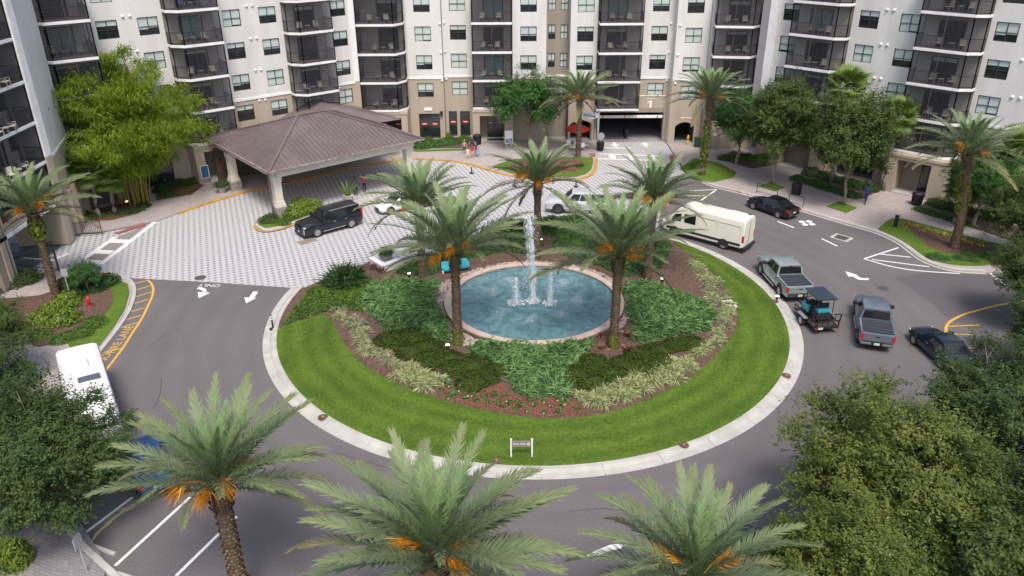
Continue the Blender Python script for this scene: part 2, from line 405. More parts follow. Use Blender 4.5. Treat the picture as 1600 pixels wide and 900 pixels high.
# kerbs: a concrete run cut into cast lengths
def kerb(name, pts, w=0.45, h=0.14, seg=3.0, m=None, z0=-0.05, label=None, gutter=0.0):
    base = MB(); ribbon(base, pts, w * 0.7, 0.006); root = tag(base.build(name, concrete), label, kind='structure')
    d = [0.0]
    for i in range(1, len(pts)): d.append(d[-1] + math.dist(pts[i - 1], pts[i]))
    tot = d[-1]; n = max(1, round(tot / seg))
    def at(t):
        for i in range(1, len(pts)):
            if d[i] >= t - 1e-9:
                u = (t - d[i - 1]) / max(1e-9, d[i] - d[i - 1]); return (pts[i - 1][0] + (pts[i][0] - pts[i - 1][0]) * u, pts[i - 1][1] + (pts[i][1] - pts[i - 1][1]) * u)
        return pts[-1]
    for k in range(n):
        a, b = tot * k / n + 0.012, tot * (k + 1) / n - 0.012; q = 5
        line = [at(a + (b - a) * i / q) for i in range(q + 1)]
        lo, ro = offset_line(line, w / 2), offset_line(line, -w / 2)
        mb = MB(); prof = ((0, 0.0), (0.06, h * 0.75), (0.14, h), (0.9, h), (1.0, h - 0.02), (1.0, z0)) if not gutter else ((0, 0.0), (0.0, 0.018), (gutter, 0.028), (gutter + 0.1, h * 0.7), (gutter + 0.2, h), (1.0, h), (1.0, z0))
        rows = [[(ro[i][0] + (lo[i][0] - ro[i][0]) * t, ro[i][1] + (lo[i][1] - ro[i][1]) * t, z) for t, z in prof] for i in range(q + 1)]
        for i in range(q):
            for j in range(len(prof) - 1): mb.face([rows[i][j], rows[i + 1][j], rows[i + 1][j + 1], rows[i][j + 1]])
        mb.face(rows[0]); mb.face(rows[-1][::-1])
        mb.build('kerb_stone', m or concrete, root)
    return root
kerb('island_kerb', arc(*IC, 17.17, a_n, -360 + a_w, 130)[::-1], 0.86, 0.15, 3.05, gutter=0.5, label='pale concrete kerb ring around the fountain island')
kerb('pavement_kerb', offset_line(right_kerb, 0.10)[10:], 0.55, 0.15, 3.0, gutter=0.45)
kerb('corner_kerb', offset_line(smooth_line([(-33.75, 53.85), (-31.58, 53.83), (-30.39, 54.15), (-28.95, 53.29), (-27.79, 52.13), (-26.93, 50.46), (-26.20, 47.91), (-25.86, 45.40), (-25.69, 42.70), (-25.50, 39.47)], 5), -0.05), 0.62, 0.15, 3.0, gutter=0.4)
yk = mat('yellow_kerb_paint', (0.50, 0.28, 0.05), 0.75, c2=(0.30, 0.17, 0.07), scale=2.5, detail=8, lo=0.4, hi=0.75)
kerb('yellow_kerb', offset_line(back_kerb, -0.02)[3:-8], 0.30, 0.15, 3.0, m=yk)

# painted road markings
yp = MB()
fire = smooth_line([(-26.86, 52.93), (-26.29, 52.22), (-25.78, 51.26), (-25.40, 50.03), (-25.15, 48.75), (-24.81, 46.98), (-24.59, 44.96), (-24.36, 42.92), (-24.23, 40.37)], 5)
ribbon(yp, fire, 0.16, 0.008)
for a, b in (((-27.67, 52.28), (-26.84, 52.88)), ((-27.10, 51.18), (-26.20, 52.01)), ((-26.63, 50.05), (-25.77, 50.95)), ((-26.34, 48.96), (-25.53, 49.79)), ((-26.09, 47.77), (-25.25, 48.47)), ((-25.90, 46.63), (-25.05, 47.35)), ((-25.75, 45.53), (-24.84, 46.35)), ((-25.31, 42.46), (-24.41, 42.96))): ribbon(yp, [a, b], 0.11, 0.0076)
ribbon(yp, smooth_line([(-28.12, 52.14), (-27.52, 50.97), (-27.04, 49.56), (-26.69, 47.64), (-26.41, 45.24), (-26.05, 42.86)], 5), 0.22, 0.156)
rl = smooth_line([(35.38, 48.82), (33.25, 48.17), (31.02, 47.25), (29.84, 46.63), (28.59, 45.66), (27.80, 44.39), (27.04, 42.38), (26.54, 40.14)], 5)
ribbon(yp, rl, 0.18, 0.008)
for a, b in (((28.38, 45.23), (30.46, 45.38)), ((27.80, 44.22), (29.58, 44.12)), ((27.12, 42.38), (28.94, 42.51))): ribbon(yp, [a, b], 0.12, 0.0076)
tag(yp.build('yellow_road_lines', yellow_paint), kind='structure')
wm = MB()
for a, b in (((19.80, 66.86), (20.82, 65.96)), ((22.97, 64.06), (23.92, 62.56)), ((25.40, 60.14), (26.08, 58.59))): ribbon(wm, [a, b], 0.17, 0.008)
for l in ([(27.22, 56.05), (30.84, 58.20)], [(28.88, 56.95), (30.95, 56.31)], [(27.76, 55.92), (31.53, 54.51)], smooth_line([(27.22, 56.05), (28.79, 54.54), (30.61, 53.77), (33.23, 53.29)], 5), [(16.99, 72.21), (19.70, 72.54)], [(16.36, 70.85), (18.14, 70.73)], [(19.70, 72.54), (17.41, 69.33)], [(16.37, 70.94), (16.96, 69.69)],
          [(-19.11, 26.47), (-17.84, 29.16)], [(-16.75, 24.89), (-15.13, 29.14)], [(-13.97, 24.31), (-12.54, 27.83)], [(35.50, 53.54), (35.41, 50.83)], [(35.25, 52.21), (37.28, 52.08)]): ribbon(wm, l, 0.15, 0.0084)
def pxpoly(pts, z=0.008): wm.prism(pts, 0.0, z)
pxpoly([(-22.71, 51.40), (-22.64, 51.67), (-22.33, 51.59), (-22.01, 51.32), (-21.83, 50.99), (-21.90, 50.89), (-22.10, 50.91), (-22.20, 51.09), (-22.32, 51.22), (-22.53, 51.35)])
pxpoly([(-22.45, 50.87), (-21.53, 50.74), (-22.05, 49.91)], 0.009)
pxpoly([(-18.50, 50.91), (-18.14, 50.88), (-18.14, 49.92), (-18.00, 49.88), (-18.46, 49.08), (-18.85, 49.96), (-18.52, 49.95)])
pxpoly([(24.93, 53.79), (25.59, 53.05), (25.13, 52.89), (24.81, 52.86)])
pxpoly([(25.12, 52.94), (25.43, 52.99), (25.65, 52.61), (26.19, 52.54), (26.03, 52.26), (25.31, 52.34)], 0.009)
pxpoly([(3.12, 25.33), (3.50, 25.59), (4.14, 25.92), (4.54, 25.99), (4.75, 25.91), (4.62, 25.73), (4.19, 25.62), (3.76, 25.40), (3.33, 25.22)])
tag(wm.build('white_road_lines', white_paint), kind='structure')
def text_mesh(name, cu):
    tmp = bpy.data.objects.new(name, cu); me = bpy.data.meshes.new_from_object(tmp); bpy.data.objects.remove(tmp)
    o = bpy.data.objects.new(name, me); col.objects.link(o); return o
def road_text(txt, loc, rot, size, m, squash=1.0, name='road_lettering'):
    cu = bpy.data.curves.new(name, 'FONT'); cu.body = txt; cu.size = size; cu.align_x = 'CENTER'; cu.align_y = 'CENTER'
    cu.materials.append(m); o = text_mesh(name, cu); o.location = (*loc, 0.009); o.rotation_euler = (0, 0, rot)
    tag(o, kind='structure'); return o
road_text('FIRE LANE', (-24.97, 44.13), math.atan2((-25.12, 46.71)[1] - (-24.73, 42.07)[1], (-25.12, 46.71)[0] - (-24.73, 42.07)[0]), 0.78, yellow_paint)
road_text('NO', (-24.95, 41.77), math.atan2((-25.12, 46.71)[1] - (-24.73, 42.07)[1], (-25.12, 46.71)[0] - (-24.73, 42.07)[0]), 0.78, yellow_paint)
road_text('ONLY', (-21.99, 51.95), R(176), 0.6, white_paint)
def disc(name, p, r, m, z, label, cat, rim=None):
    mb = MB().lathe([(r, 0.0), (r, 0.008), (r * 0.93, 0.012), (0.02, 0.014)], 24)
    o = mb.build(name, m, loc=(p[0], p[1], z)); return tag(o, label, cat)
iron = mat('cast_iron', (0.085, 0.075, 0.075), 0.7, 0.4, c2=(0.14, 0.12, 0.115), scale=9, bump=0.6, bscale=30)
disc('manhole_cover', (-23.11, 53.27), 0.42, iron, 0.005, 'round brown manhole cover at the front edge of the pavers', 'manhole')
disc('manhole_cover', (26.52, 50.89), 0.40, iron, 0.002, 'dark round manhole cover in the right lane asphalt', 'manhole')
o = MB().box(-0.75, 0.75, -0.45, 0.45, 0, 0.012).build('utility_cover', mat('rusty_plate', (0.20, 0.165, 0.13), 0.8, c2=(0.27, 0.22, 0.18), scale=3), loc=(*(-16.77, 60.18), 0.006), rot=R(38)); tag(o, 'flat brown utility cover in the pavers by the black wagon', 'utility cover')
dg = thing('drain_grate', 'dark square storm drain grate in concrete surround by kerb', 'drain', (*(27.09, 60.32), 0.004), R(-47))
MB().box(-0.75, 0.75, -0.6, 0.6, 0, 0.012).build('surround', concrete, dg)
for k in range(8): MB().box(-0.5, 0.5, -0.42 + k * 0.11, -0.35 + k * 0.11, 0.014, 0.03).build('bar', iron, dg)
mk = MB()
for dx, dy in ((0, 0.45), (0, -0.45), (0.45, 0), (-0.45, 0)): mk.prism([(dx + 0.28 * math.cos(R(a)), dy + 0.28 * math.sin(R(a))) for a in range(0, 360, 40)], 0, 0.006)
tag(mk.build('road_emblem', white_paint, loc=(*(25.37, 63.65), 0.002), rot=R(-40)), kind='structure')

# parking corner near the camera: wheel stops and the low retaining kerb
def wheel_stop(a, b, label):
    mb = MB(); a = Vector((*a, 0)); b = Vector((*b, 0)); L = (b - a).length
    prof = [(-0.09, 0), (-0.075, 0.09), (-0.045, 0.125), (0.045, 0.125), (0.075, 0.09), (0.09, 0)]
    for j in range(5): mb.face([(0, *prof[j]), (L, *prof[j]), (L, *prof[j + 1]), (0, *prof[j + 1])])
    mb.face([(0, *p) for p in prof]); mb.face([(L, *p) for p in prof][::-1])
    o = mb.build('wheel_stop', concrete, loc=(a.x, a.y, 0.002), rot=math.atan2(b.y - a.y, b.x - a.x)); tag(o, label, 'wheel stop', 'wheel stops in the near parking bays')
wheel_stop((-18.74, 26.24), (-17.02, 25.51), 'concrete wheel stop in open bay beside the near pavement edge')
wheel_stop((-20.27, 28.01), (-19.14, 27.43), 'concrete wheel stop half hidden under the big dark oak')
wheel_stop((-16.43, 24.43), (-14.81, 23.84), 'concrete wheel stop cut off by the bottom edge')
kerb('near_kerb', [(-20.78, 27.93), (-19.48, 26.71), (-18.14, 25.56), (-16.46, 24.26), (-15.07, 23.15)], 0.3, 0.18, 3.0)

# ------------------------------------------------------------------ apartment building, wing by wing
LV = [0.0, 4.11, 7.16, 10.21, 13.26, 16.31, 19.36]
TOP = 20.8
white_st = mat('white_stucco', (0.68, 0.668, 0.645), 0.92, c2=(0.61, 0.597, 0.575), scale=0.9, detail=8, lo=0.3, hi=0.75, c3=(0.52, 0.505, 0.475), scale3=0.8, amt3=0.4, bump=0.25, bscale=35, stretch=(1, 1, 0.22))
tan_st = mat('tan_stucco', (0.43, 0.365, 0.285), 0.92, c2=(0.38, 0.32, 0.25), scale=0.9, detail=8, lo=0.3, hi=0.75, c3=(0.30, 0.255, 0.20), scale3=0.7, amt3=0.35, bump=0.25, bscale=35, stretch=(1, 1, 0.25))
taupe_st = mat('taupe_stucco', (0.31, 0.265, 0.22), 0.92, c2=(0.27, 0.23, 0.19), scale=1.0, detail=8, bump=0.2, bscale=35, stretch=(1, 1, 0.25))
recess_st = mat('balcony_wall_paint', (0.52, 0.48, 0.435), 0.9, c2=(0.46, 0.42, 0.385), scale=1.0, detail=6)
trim_w = mat('white_trim', (0.80, 0.795, 0.79), 0.7, c2=(0.70, 0.69, 0.68), scale=1.5, detail=8)
bronze = mat('dark_bronze_frame', (0.055, 0.050, 0.052), 0.5, 0.3)
rail_m = mat('charcoal_railing', (0.045, 0.045, 0.055), 0.5, 0.3)
post_m = mat('charcoal_screen_post', (0.060, 0.055, 0.060), 0.6)
floor_m = mat('balcony_floor', (0.22, 0.20, 0.195), 0.9, c2=(0.17, 0.155, 0.15), scale=2)
glass_d = mat('window_glass_dark', (0.012, 0.016, 0.018), 0.06, spec=0.8, c2=(0.03, 0.036, 0.036), scale=0.8)
blind_m = mat('pale_green_blind', (0.50, 0.585, 0.545), 0.35, c2=(0.44, 0.52, 0.49), scale=1.5, coat=0.6, stretch=(0.4, 1, 3))
curtain_m = mat('grey_green_curtain', (0.27, 0.36, 0.34), 0.35, c2=(0.18, 0.25, 0.24), scale=2.5, coat=0.6, stretch=(4, 1, 0.2))
interior_m = mat('dark_interior', (0.02, 0.02, 0.022), 0.9, c2=(0.05, 0.05, 0.05), scale=1)
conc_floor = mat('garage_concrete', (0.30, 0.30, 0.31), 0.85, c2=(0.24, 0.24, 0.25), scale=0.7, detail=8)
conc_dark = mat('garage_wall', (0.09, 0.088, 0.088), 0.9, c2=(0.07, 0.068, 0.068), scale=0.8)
def screen_mat():
    m = bpy.data.materials.new('insect_screen'); m.use_nodes = True; N = m.node_tree.nodes; L = m.node_tree.links
    b = N['Principled BSDF']; b.inputs['Base Color'].default_value = (0.035, 0.035, 0.042, 1); b.inputs['Roughness'].default_value = 0.8
    t = N.new('ShaderNodeBsdfTransparent'); x = N.new('ShaderNodeMixShader'); x.inputs[0].default_value = 0.38
    L.new(t.outputs[0], x.inputs[1]); L.new(b.outputs[0], x.inputs[2]); L.new(x.outputs[0], N['Material Output'].inputs['Surface'])
    return m
screen_m = screen_mat()

class Frame:
    def __init__(s, O, deg): s.O = Vector((*O, 0)); s.a = R(deg); s.d = Vector((math.cos(s.a), math.sin(s.a), 0)); s.n = Vector((math.sin(s.a), -math.cos(s.a), 0))
    def __call__(s, u, n=0.0, z=0.0): p = s.O + s.d * u + s.n * n; return (p.x, p.y, z)
    def box(s, mb, u0, u1, n0, n1, z0, z1): return mb.box(u0, u1, -n1, -n0, z0, z1, T=lambda p: s(p[0], -p[1], p[2]))
rw = random.Random(11)

def wall_sheet(F, s0, s1, z0, z1, holes, n=0.0, depth=0.16):
    """stucco skin with real window openings and reveals"""
    mb = MB(); ss = sorted({s0, s1, *[h[0] for h in holes], *[h[1] for h in holes]}); zs = sorted({z0, z1, *[h[2] for h in holes], *[h[3] for h in holes]})
    ss = [v for v in ss if s0 - 1e-6 <= v <= s1 + 1e-6]; zs = [v for v in zs if z0 - 1e-6 <= v <= z1 + 1e-6]
    for i in range(len(ss) - 1):
        for j in range(len(zs) - 1):
            cs, cz = (ss[i] + ss[i + 1]) / 2, (zs[j] + zs[j + 1]) / 2
            if any(h[0] < cs < h[1] and h[2] < cz < h[3] for h in holes): continue
            mb.face([F(ss[i], n, zs[j]), F(ss[i + 1], n, zs[j]), F(ss[i + 1], n, zs[j + 1]), F(ss[i], n, zs[j + 1])])
    for a, b, c, d in holes:
        if d <= z0 or c >= z1: continue
        A = [(a, c), (b, c), (b, d), (a, d)]
        for k in range(4):
            p, q = A[k], A[(k + 1) % 4]; mb.face([F(p[0], n, p[1]), F(p[0], n - depth, p[1]), F(q[0], n - depth, q[1]), F(q[0], n, q[1])])
    return mb

# shared window meshes (local x along the wall, -y outwards, origin at the sill centre)
WW, WH = 1.78, 1.56
def win_frame(w, h, cross=True):
    mb = MB(); b = 0.055
    for x0, x1, z0, z1 in ((-w / 2, -w / 2 + b, 0, h), (w / 2 - b, w / 2, 0, h), (-w / 2 + b, w / 2 - b, 0, b), (-w / 2 + b, w / 2 - b, h - b, h), (-b / 2, b / 2, b, h - b)): mb.box(x0, x1, 0.05, 0.13, z0, z1)
    if cross:
        mb.box(-w / 2 + b, -b / 2, 0.055, 0.125, h * 0.46, h * 0.46 + 0.045); mb.box(b / 2, w / 2 - b, 0.055, 0.125, h * 0.46, h * 0.46 + 0.045)
    return mb.mesh('window_frame', bronze)
wf_me = win_frame(WW, WH); wf_s = win_frame(0.78, WH)
def pane_me(w, h): return MB().box(-w / 2 + 0.02, w / 2 - 0.02, 0.135, 0.15, 0.01, h - 0.01).mesh('pane', glass_d)
pn_me, pn_s = pane_me(WW, WH), pane_me(0.78, WH)
def blind_me(w, h, fa, fb):
    mb = MB()
    for x0, x1, f in ((-w / 2 + 0.055, -0.028, fa), (0.028, w / 2 - 0.055, fb)):
        if f > 0: mb.box(x0, x1, 0.118, 0.13, h * (1 - f) - 0.02, h - 0.055)
    return mb.mesh('blind', blind_m)
BL = [blind_me(WW, WH, a, b) for a, b in ((0.99, 0.99), (0.99, 0.99), (0.62, 0.62), (0.55, 0.55), (0.66, 0.6), (0.85, 0.85), (0.3, 0.3), (0.97, 0.9))]
BLS = [blind_me(0.78, WH, a, a) for a in (0.99, 0.6)]
def window(F, parent, s, zf, n=0.0, small=False):
    o = add('window', wf_s if small else wf_me, parent, F(s, n, zf + 0.93), F.a)
    add('pane', pn_s if small else pn_me, o); add('blind', rw.choice(BLS if small else BL), o)
def hole(s, zf, small=False): w = 0.78 if small else WW; return (s - w / 2, s + w / 2, zf + 0.93, zf + 0.93 + WH)
vent_me = MB().lathe([(0.14, 0.0), (0.14, 0.06), (0.09, 0.12), (0.02, 0.14)], 12).mesh('vent', trim_w, angle=40)
def vent(F, parent, s, z, n=0.0):
    o = add('vent', vent_me, parent); p = F(s, n, z)
    o.matrix_local = Matrix.Translation(p) @ F.n.to_track_quat('Z', 'Y').to_matrix().to_4x4()
def band(F, parent, s0, s1, z, n=0.0, m=None, h=0.22, name='trim_band'):
    F.box(MB(), s0, s1, n - 0.05, n + 0.07, z - h / 2, z + h / 2).build(name, m or trim_w, parent)
def wall(F, parent, s0, s1, cols, n=0.0, small=(), floors=(1, 2, 3, 4, 5), up=None, low=None, z0=0.0, split=7.16, core=10.0, holes_gf=(), ends=True):
    hs = [hole(s, LV[k]) for s in cols for k in floors] + [hole(s, LV[k], True) for s in small for k in floors]
    wall_sheet(F, s0, s1, z0, split, [h for h in hs if h[2] < split] + list(holes_gf), n).build('lower_wall', low or tan_st, parent)
    wall_sheet(F, s0, s1, split, TOP, [h for h in hs if h[2] > split], n).build('upper_wall', up or white_st, parent)
    c = MB(); F.box(c, s0 + 0.03, s1 - 0.03, n - core, n - 0.161, max(z0, LV[1]), TOP - 0.01); c.build('wall_core', up or white_st, parent)
    if not holes_gf and z0 < 1: c = MB(); F.box(c, s0 + 0.03, s1 - 0.03, n - core, n - 0.161, 0, LV[1] - 0.002); c.build('wall_core', low or tan_st, parent)
    if ends:
        e = MB(); F.box(e, s0, s0 + 0.02, n - core * 0.3, n - 0.004, z0, TOP - 0.004); F.box(e, s1 - 0.02, s1, n - core * 0.3, n - 0.004, z0, TOP - 0.004); e.build('wall_return', up or white_st, parent)
    band(F, parent, s0, s1, split, n)
    for s in cols:
        for k in floors: window(F, parent, s, LV[k], n)
    for s in small:
        for k in floors: window(F, parent, s, LV[k], n, True)

# balconies
door_me = MB()
for x0, x1, z0, z1 in ((-1.1, -1.03, 0, 2.25), (1.03, 1.1, 0, 2.25), (-1.03, 1.03, 0, 0.07), (-1.03, 1.03, 2.18, 2.25), (-0.035, 0.035, 0.07, 2.18)): door_me.box(x0, x1, -0.07, 0.0, z0, z1)
door_me = door_me.mesh('sliding_door', bronze)
dpane_me = MB().box(-1.03, 1.03, -0.035, -0.02, 0.07, 2.18).mesh('pane', glass_d)
def dcur(f): return MB().box(-1.0, 1.0, -0.045, -0.037, 2.17 - 2.05 * f, 2.17).mesh('curtain', curtain_m if f > 0.5 else blind_m)
DC = [dcur(0.13), dcur(0.95), dcur(0.16)]
chair_m = mat('cream_sling_chair', (0.55, 0.52, 0.42), 0.7, c2=(0.48, 0.45, 0.37), scale=4)
chair_f = mat('grey_chair_frame', (0.36, 0.345, 0.32), 0.5, 0.2)
cm = MB()
cm.box(-0.24, 0.24, -0.24, 0.24, 0.38, 0.43); cm.box(-0.24, 0.24, 0.22, 0.27, 0.43, 0.92); cm.cur = 1
for x in (-0.26, 0.26):
    cm.bar((x, -0.24, 0), (x, -0.24, 0.62), 0.04); cm.bar((x, 0.27, 0), (x, 0.29, 0.92), 0.04); cm.bar((x, -0.26, 0.62), (x, 0.3, 0.62), 0.045, 0.03)
chair_me = cm.mesh('patio_chair', [chair_m, chair_f])
cm = MB(); cm.lathe([(0.30, 0.48), (0.31, 0.5), (0.30, 0.52)], 14)
for a in range(0, 360, 90): cm.bar((0.2 * math.cos(R(a)), 0.2 * math.sin(R(a)), 0.48), (0.27 * math.cos(R(a)), 0.27 * math.sin(R(a)), 0), 0.035)
table_me = cm.mesh('patio_table', chair_f)
CH_BLUE = mat('blue_sling_chair', (0.10, 0.17, 0.30), 0.7)
chair_b = chair_me.copy(); chair_b.materials[0] = CH_BLUE

ORD = ['', 'first', 'second', 'third', 'fourth', 'fifth']
def balcony_stack(F, parent, s0, s1, nf, floors, cham=None, back_n=0.0, door_s=None, place='', mullions=2, low_from=2):
    """projecting screened balconies; cham = 'l' or 'r' gives that end a cut corner"""
    c, q = 0.85, 0.45
    poly = [(s0, back_n), (s0, nf), (s1, nf), (s1, back_n)]
    if cham == 'l': poly = [(s0, back_n), (s0, nf * q), (s0 + c, nf), (s1, nf), (s1, back_n)]
    if cham == 'r': poly = [(s0, back_n), (s0, nf), (s1 - c, nf), (s1, nf * q), (s1, back_n)]
    W = [F(*p) for p in poly]
    inner = [F(p[0] + (0.06 if p[0] < (s0 + s1) / 2 else -0.06), min(p[1], nf - 0.07) if p[1] > back_n else p[1]) for p in poly]
    for k in floors:
        z = LV[k]
        b = MB().prism([w[:2] for w in W], z - 0.24, z - 0.01).build('balcony', trim_w, parent)
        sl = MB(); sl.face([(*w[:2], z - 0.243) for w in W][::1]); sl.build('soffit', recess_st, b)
        MB().prism([w[:2] for w in inner], z - 0.02, z + 0.012).build('balcony_floor', floor_m, b)
        zt = LV[k + 1] - 0.275
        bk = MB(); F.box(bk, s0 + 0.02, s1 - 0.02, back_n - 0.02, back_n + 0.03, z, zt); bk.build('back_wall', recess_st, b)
        ds = (s0 + s1) / 2 + 0.15 if door_s is None else door_s
        d = add('sliding_door', door_me, b, F(ds, back_n + 0.035, z + 0.02), F.a); add('pane', dpane_me, b, F(ds, back_n + 0.035, z + 0.02), F.a)
        if rw.random() < 0.75: add('curtain', DC[0 if rw.random() < 0.45 else (1 if rw.random() < 0.4 else 2)], b, F(ds, back_n + 0.035, z + 0.02), F.a)
        rl = MB(); ps = MB(); sc = MB()
        for i in range(len(inner) - 1):
            a, e = Vector(inner[i]), Vector(inner[i + 1]); L = (e - a).length
            up = Vector((0, 0, 1))
            rl.bar(a + up * (z + 1.07), e + up * (z + 1.07), 0.06, 0.045); rl.bar(a + up * (z + 0.1), e + up * (z + 0.1), 0.04)
            m = max(2, int(L / 0.14))
            for t in range(1, m): p = a.lerp(e, t / m); rl.bar(p + up * (z + 0.1), p + up * (z + 1.05), 0.016)
            front = abs(L - (e - a).length) < 1e-6 and i not in (0, len(inner) - 2)
            nn = mullions if L > 2.5 else 1
            for t in range(nn + 1):
                p = a.lerp(e, t / nn); ps.bar(p + up * z, p + up * zt, 0.075)
            ps.bar(a + up * (zt - 0.05), e + up * (zt - 0.05), 0.07, 0.1)
            sc.face([a + up * z, e + up * z, e + up * zt, a + up * zt])
        rl.build('railing', rail_m, b); ps.build('screen_posts', post_m, b); sc.build('screen', screen_m, b)
        # furniture
        cs = (s0 + s1) / 2 + rw.uniform(-0.25, 0.25); sp = rw.uniform(0.75, 1.05); off = nf * 0.5 + rw.uniform(-0.1, 0.15)
        if rw.random() < 0.93:
            blue = place == 'stack left of the canopy peak' and k == 5
            for sg in (-1, 1):
                side = 'left' if sg < 0 else 'right'
                o = add('patio_chair', chair_b if blue else chair_me, None, F(cs + sg * sp, off + rw.uniform(-0.2, 0.2), z + 0.012), F.a + rw.uniform(-0.5, 0.5) + sg * 0.2)
                tag(o, ('blue' if blue else 'cream') + ' patio chair ' + side + ' of table, ' + ORD[k] + ' balcony up, ' + place, 'chair', 'chairs on the balconies')
            o = add('patio_table', table_me, None, F(cs + rw.uniform(-0.1, 0.1), off, z + 0.012), F.a); tag(o, 'small round grey table on ' + ORD[k] + ' balcony up, ' + place, 'table', 'tables on the balconies')
    z = LV[floors[-1] + 1]; MB().prism([w[:2] for w in W], z - 0.27, z - 0.01, True).build('balcony_roof', trim_w, parent)

def gf_block(F, parent, s0, s1, n0, nf, opening, h=3.2, top=None, m=None, door=None):
    """ground floor portal under a stack of balconies"""
    top = top or LV[1] - 0.275; m = m or tan_st; a, b = opening
    F.box(MB(), s0, a, n0, nf, 0.1, top).build('portal_pillar', m, parent); F.box(MB(), b, s1, n0, nf, 0.1, top).build('portal_pillar', m, parent)
    F.box(MB(), a, b, n0, nf, h, top).build('portal_beam', m, parent)
    F.box(MB(), s0 - 0.05, s1 + 0.05, nf + 0.002, nf + 0.07, top - 0.26, top - 0.06).build('portal_trim', m, parent)
    F.box(MB(), a + 0.001, b - 0.001, n0 - 0.05, n0 + 0.02, 0.12, h).build('portal_back', taupe_st, parent)
    F.box(MB(), a + 0.001, b - 0.001, n0 + 0.021, nf - 0.1, 0.121, 0.2).build('threshold', concrete, parent)
    if door:
        d0, d1 = door; o = F.box(MB(), d0, d1, n0 + 0.03, n0 + 0.1, 0.2, h - 0.25).build('entrance_door', glass_d, parent)
        fr = MB(); F.box(fr, d0 - 0.06, d0, n0 + 0.03, n0 + 0.13, 0.2, h - 0.2); F.box(fr, d1, d1 + 0.06, n0 + 0.03, n0 + 0.13, 0.2, h - 0.2); F.box(fr, (d0 + d1) / 2 - 0.04, (d0 + d1) / 2 + 0.04, n0 + 0.11, n0 + 0.13, 0.2, h - 0.25); F.box(fr, d0, d1, n0 + 0.03, n0 + 0.13, h - 0.25, h - 0.19); fr.build('door_frame', bronze, o)
        F.box(MB(), d0 - 0.1, d1 + 0.3, n0 + 0.6, n0 + 1.5, 0.201, 0.215).build('door_mat', interior_m, parent)
pill_red = mat('red_sign_plastic', (0.55, 0.03, 0.025), 0.4); pill_w = mat('white_sign_plastic', (0.85, 0.85, 0.85), 0.4)
def red_pill(F, parent, s, n, z, w=0.72, h=0.26):
    mb = MB(); pts = [(s + sg * (w / 2 - h / 2) + h / 2 * math.sin(R(a)) * sg, z + h / 2 * math.cos(R(a)) * (1 if sg > 0 else -1)) for sg in (1, -1) for a in range(0, 181, 30)]
    mb.face([F(u, n + 0.03, v) for u, v in pts]); 
    for i in range(len(pts)): mb.face([F(*[pts[i][0]], n, pts[i][1]), F(pts[(i + 1) % len(pts)][0], n, pts[(i + 1) % len(pts)][1]), F(pts[(i + 1) % len(pts)][0], n + 0.03, pts[(i + 1) % len(pts)][1]), F(pts[i][0], n + 0.03, pts[i][1])])
    o = mb.build('window_sign', pill_red, parent)
    F.box(MB(), s - w * 0.32, s + w * 0.32, n + 0.031, n + 0.038, z - 0.035, z + 0.035).build('sign_stripe', pill_w, o)
def storefront(F, parent, s0, s1, n, h, pills=(), z0=0.35):
    o = F.box(MB(), s0, s1, n - 0.12, n - 0.09, z0, h).build('shop_window', glass_d, parent)
    fr = MB(); F.box(fr, s0, s0 + 0.07, n - 0.09, n - 0.02, z0, h); F.box(fr, s1 - 0.07, s1, n - 0.09, n - 0.02, z0, h); F.box(fr, s0 + 0.07, s1 - 0.07, n - 0.09, n - 0.02, h - 0.08, h); F.box(fr, s0 + 0.07, s1 - 0.07, n - 0.09, n - 0.02, z0, z0 + 0.1); fr.build('shop_window_frame', bronze, o)
    for p in pills: red_pill(F, parent, p, n - 0.085, 1.95)

# ---- left tower: balconies facing the plaza side, garage mouth below
FT = Frame((-36.0, 60.0), 90)
bt = thing('apartment_building', 'white apartment tower at the left edge with stacked grey balconies', 'building', (0, 0, 0), 0, 'apartment wings around the plaza')
balcony_stack(FT, bt, -7.6, -0.45, 0.0, (1, 2, 3, 4, 5), None, back_n=-1.9, door_s=-3.2, place='tower stack by its white corner', mullions=3)
balcony_stack(FT, bt, -16.0, -8.6, 0.0, (1, 2, 3, 4, 5), None, back_n=-1.9, place='tower stack cut by the left edge', mullions=3)
for a, b in ((-0.44, 0.35), (-8.55, -7.65)): FT.box(MB(), a, b, -2.2, 0.12, 7.4, TOP).build('corner_pier', trim_w, bt); FT.box(MB(), a, b, -2.2, 0.12, 0.1, 7.39).build('corner_pier', tan_st, bt)
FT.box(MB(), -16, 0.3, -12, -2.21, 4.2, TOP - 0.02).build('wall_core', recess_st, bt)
for k in (1, 2, 3, 4, 5):
    for s in (-0.95, -5.9): FT.box(MB(), s - 0.4, s + 0.4, -1.87, -1.82, LV[k] + 0.9, LV[k] + 2.4).build('window', glass_d, bt)
FT.box(MB(), -16, 0.1, -0.7, 0.06, 4.0, 4.6).build('garage_header', tan_st, bt)
hd = MB()
for i in range(4): FT.box(hd, -8.6 + i * 1.95, -6.75 + i * 1.95, 0.07, 0.12, 3.55, 3.85)
hd.build('clearance_bar', trim_w, bt)
FT.box(MB(), -9.3, -8.6, -0.6, 0.0, 0.1, 4.0).build('garage_pillar', taupe_st, bt); FT.box(MB(), 0.1, 0.5, -0.8, 0.0, 0.1, 4.0).build('garage_pillar', taupe_st, bt)
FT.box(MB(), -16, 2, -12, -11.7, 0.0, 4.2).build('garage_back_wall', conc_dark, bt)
FT.box(MB(), -8.6, 0.1, -11.6, -0.5, 0.006, 0.012).build('garage_floor', mat('green_garage_floor', (0.115, 0.17, 0.155), 0.6, c2=(0.09, 0.13, 0.12), scale=0.6), bt)
FS = Frame((-36.05, 60.45), 107)
wall(FS, bt, 0.0, 6.4, (), core=4.0, ends=False)
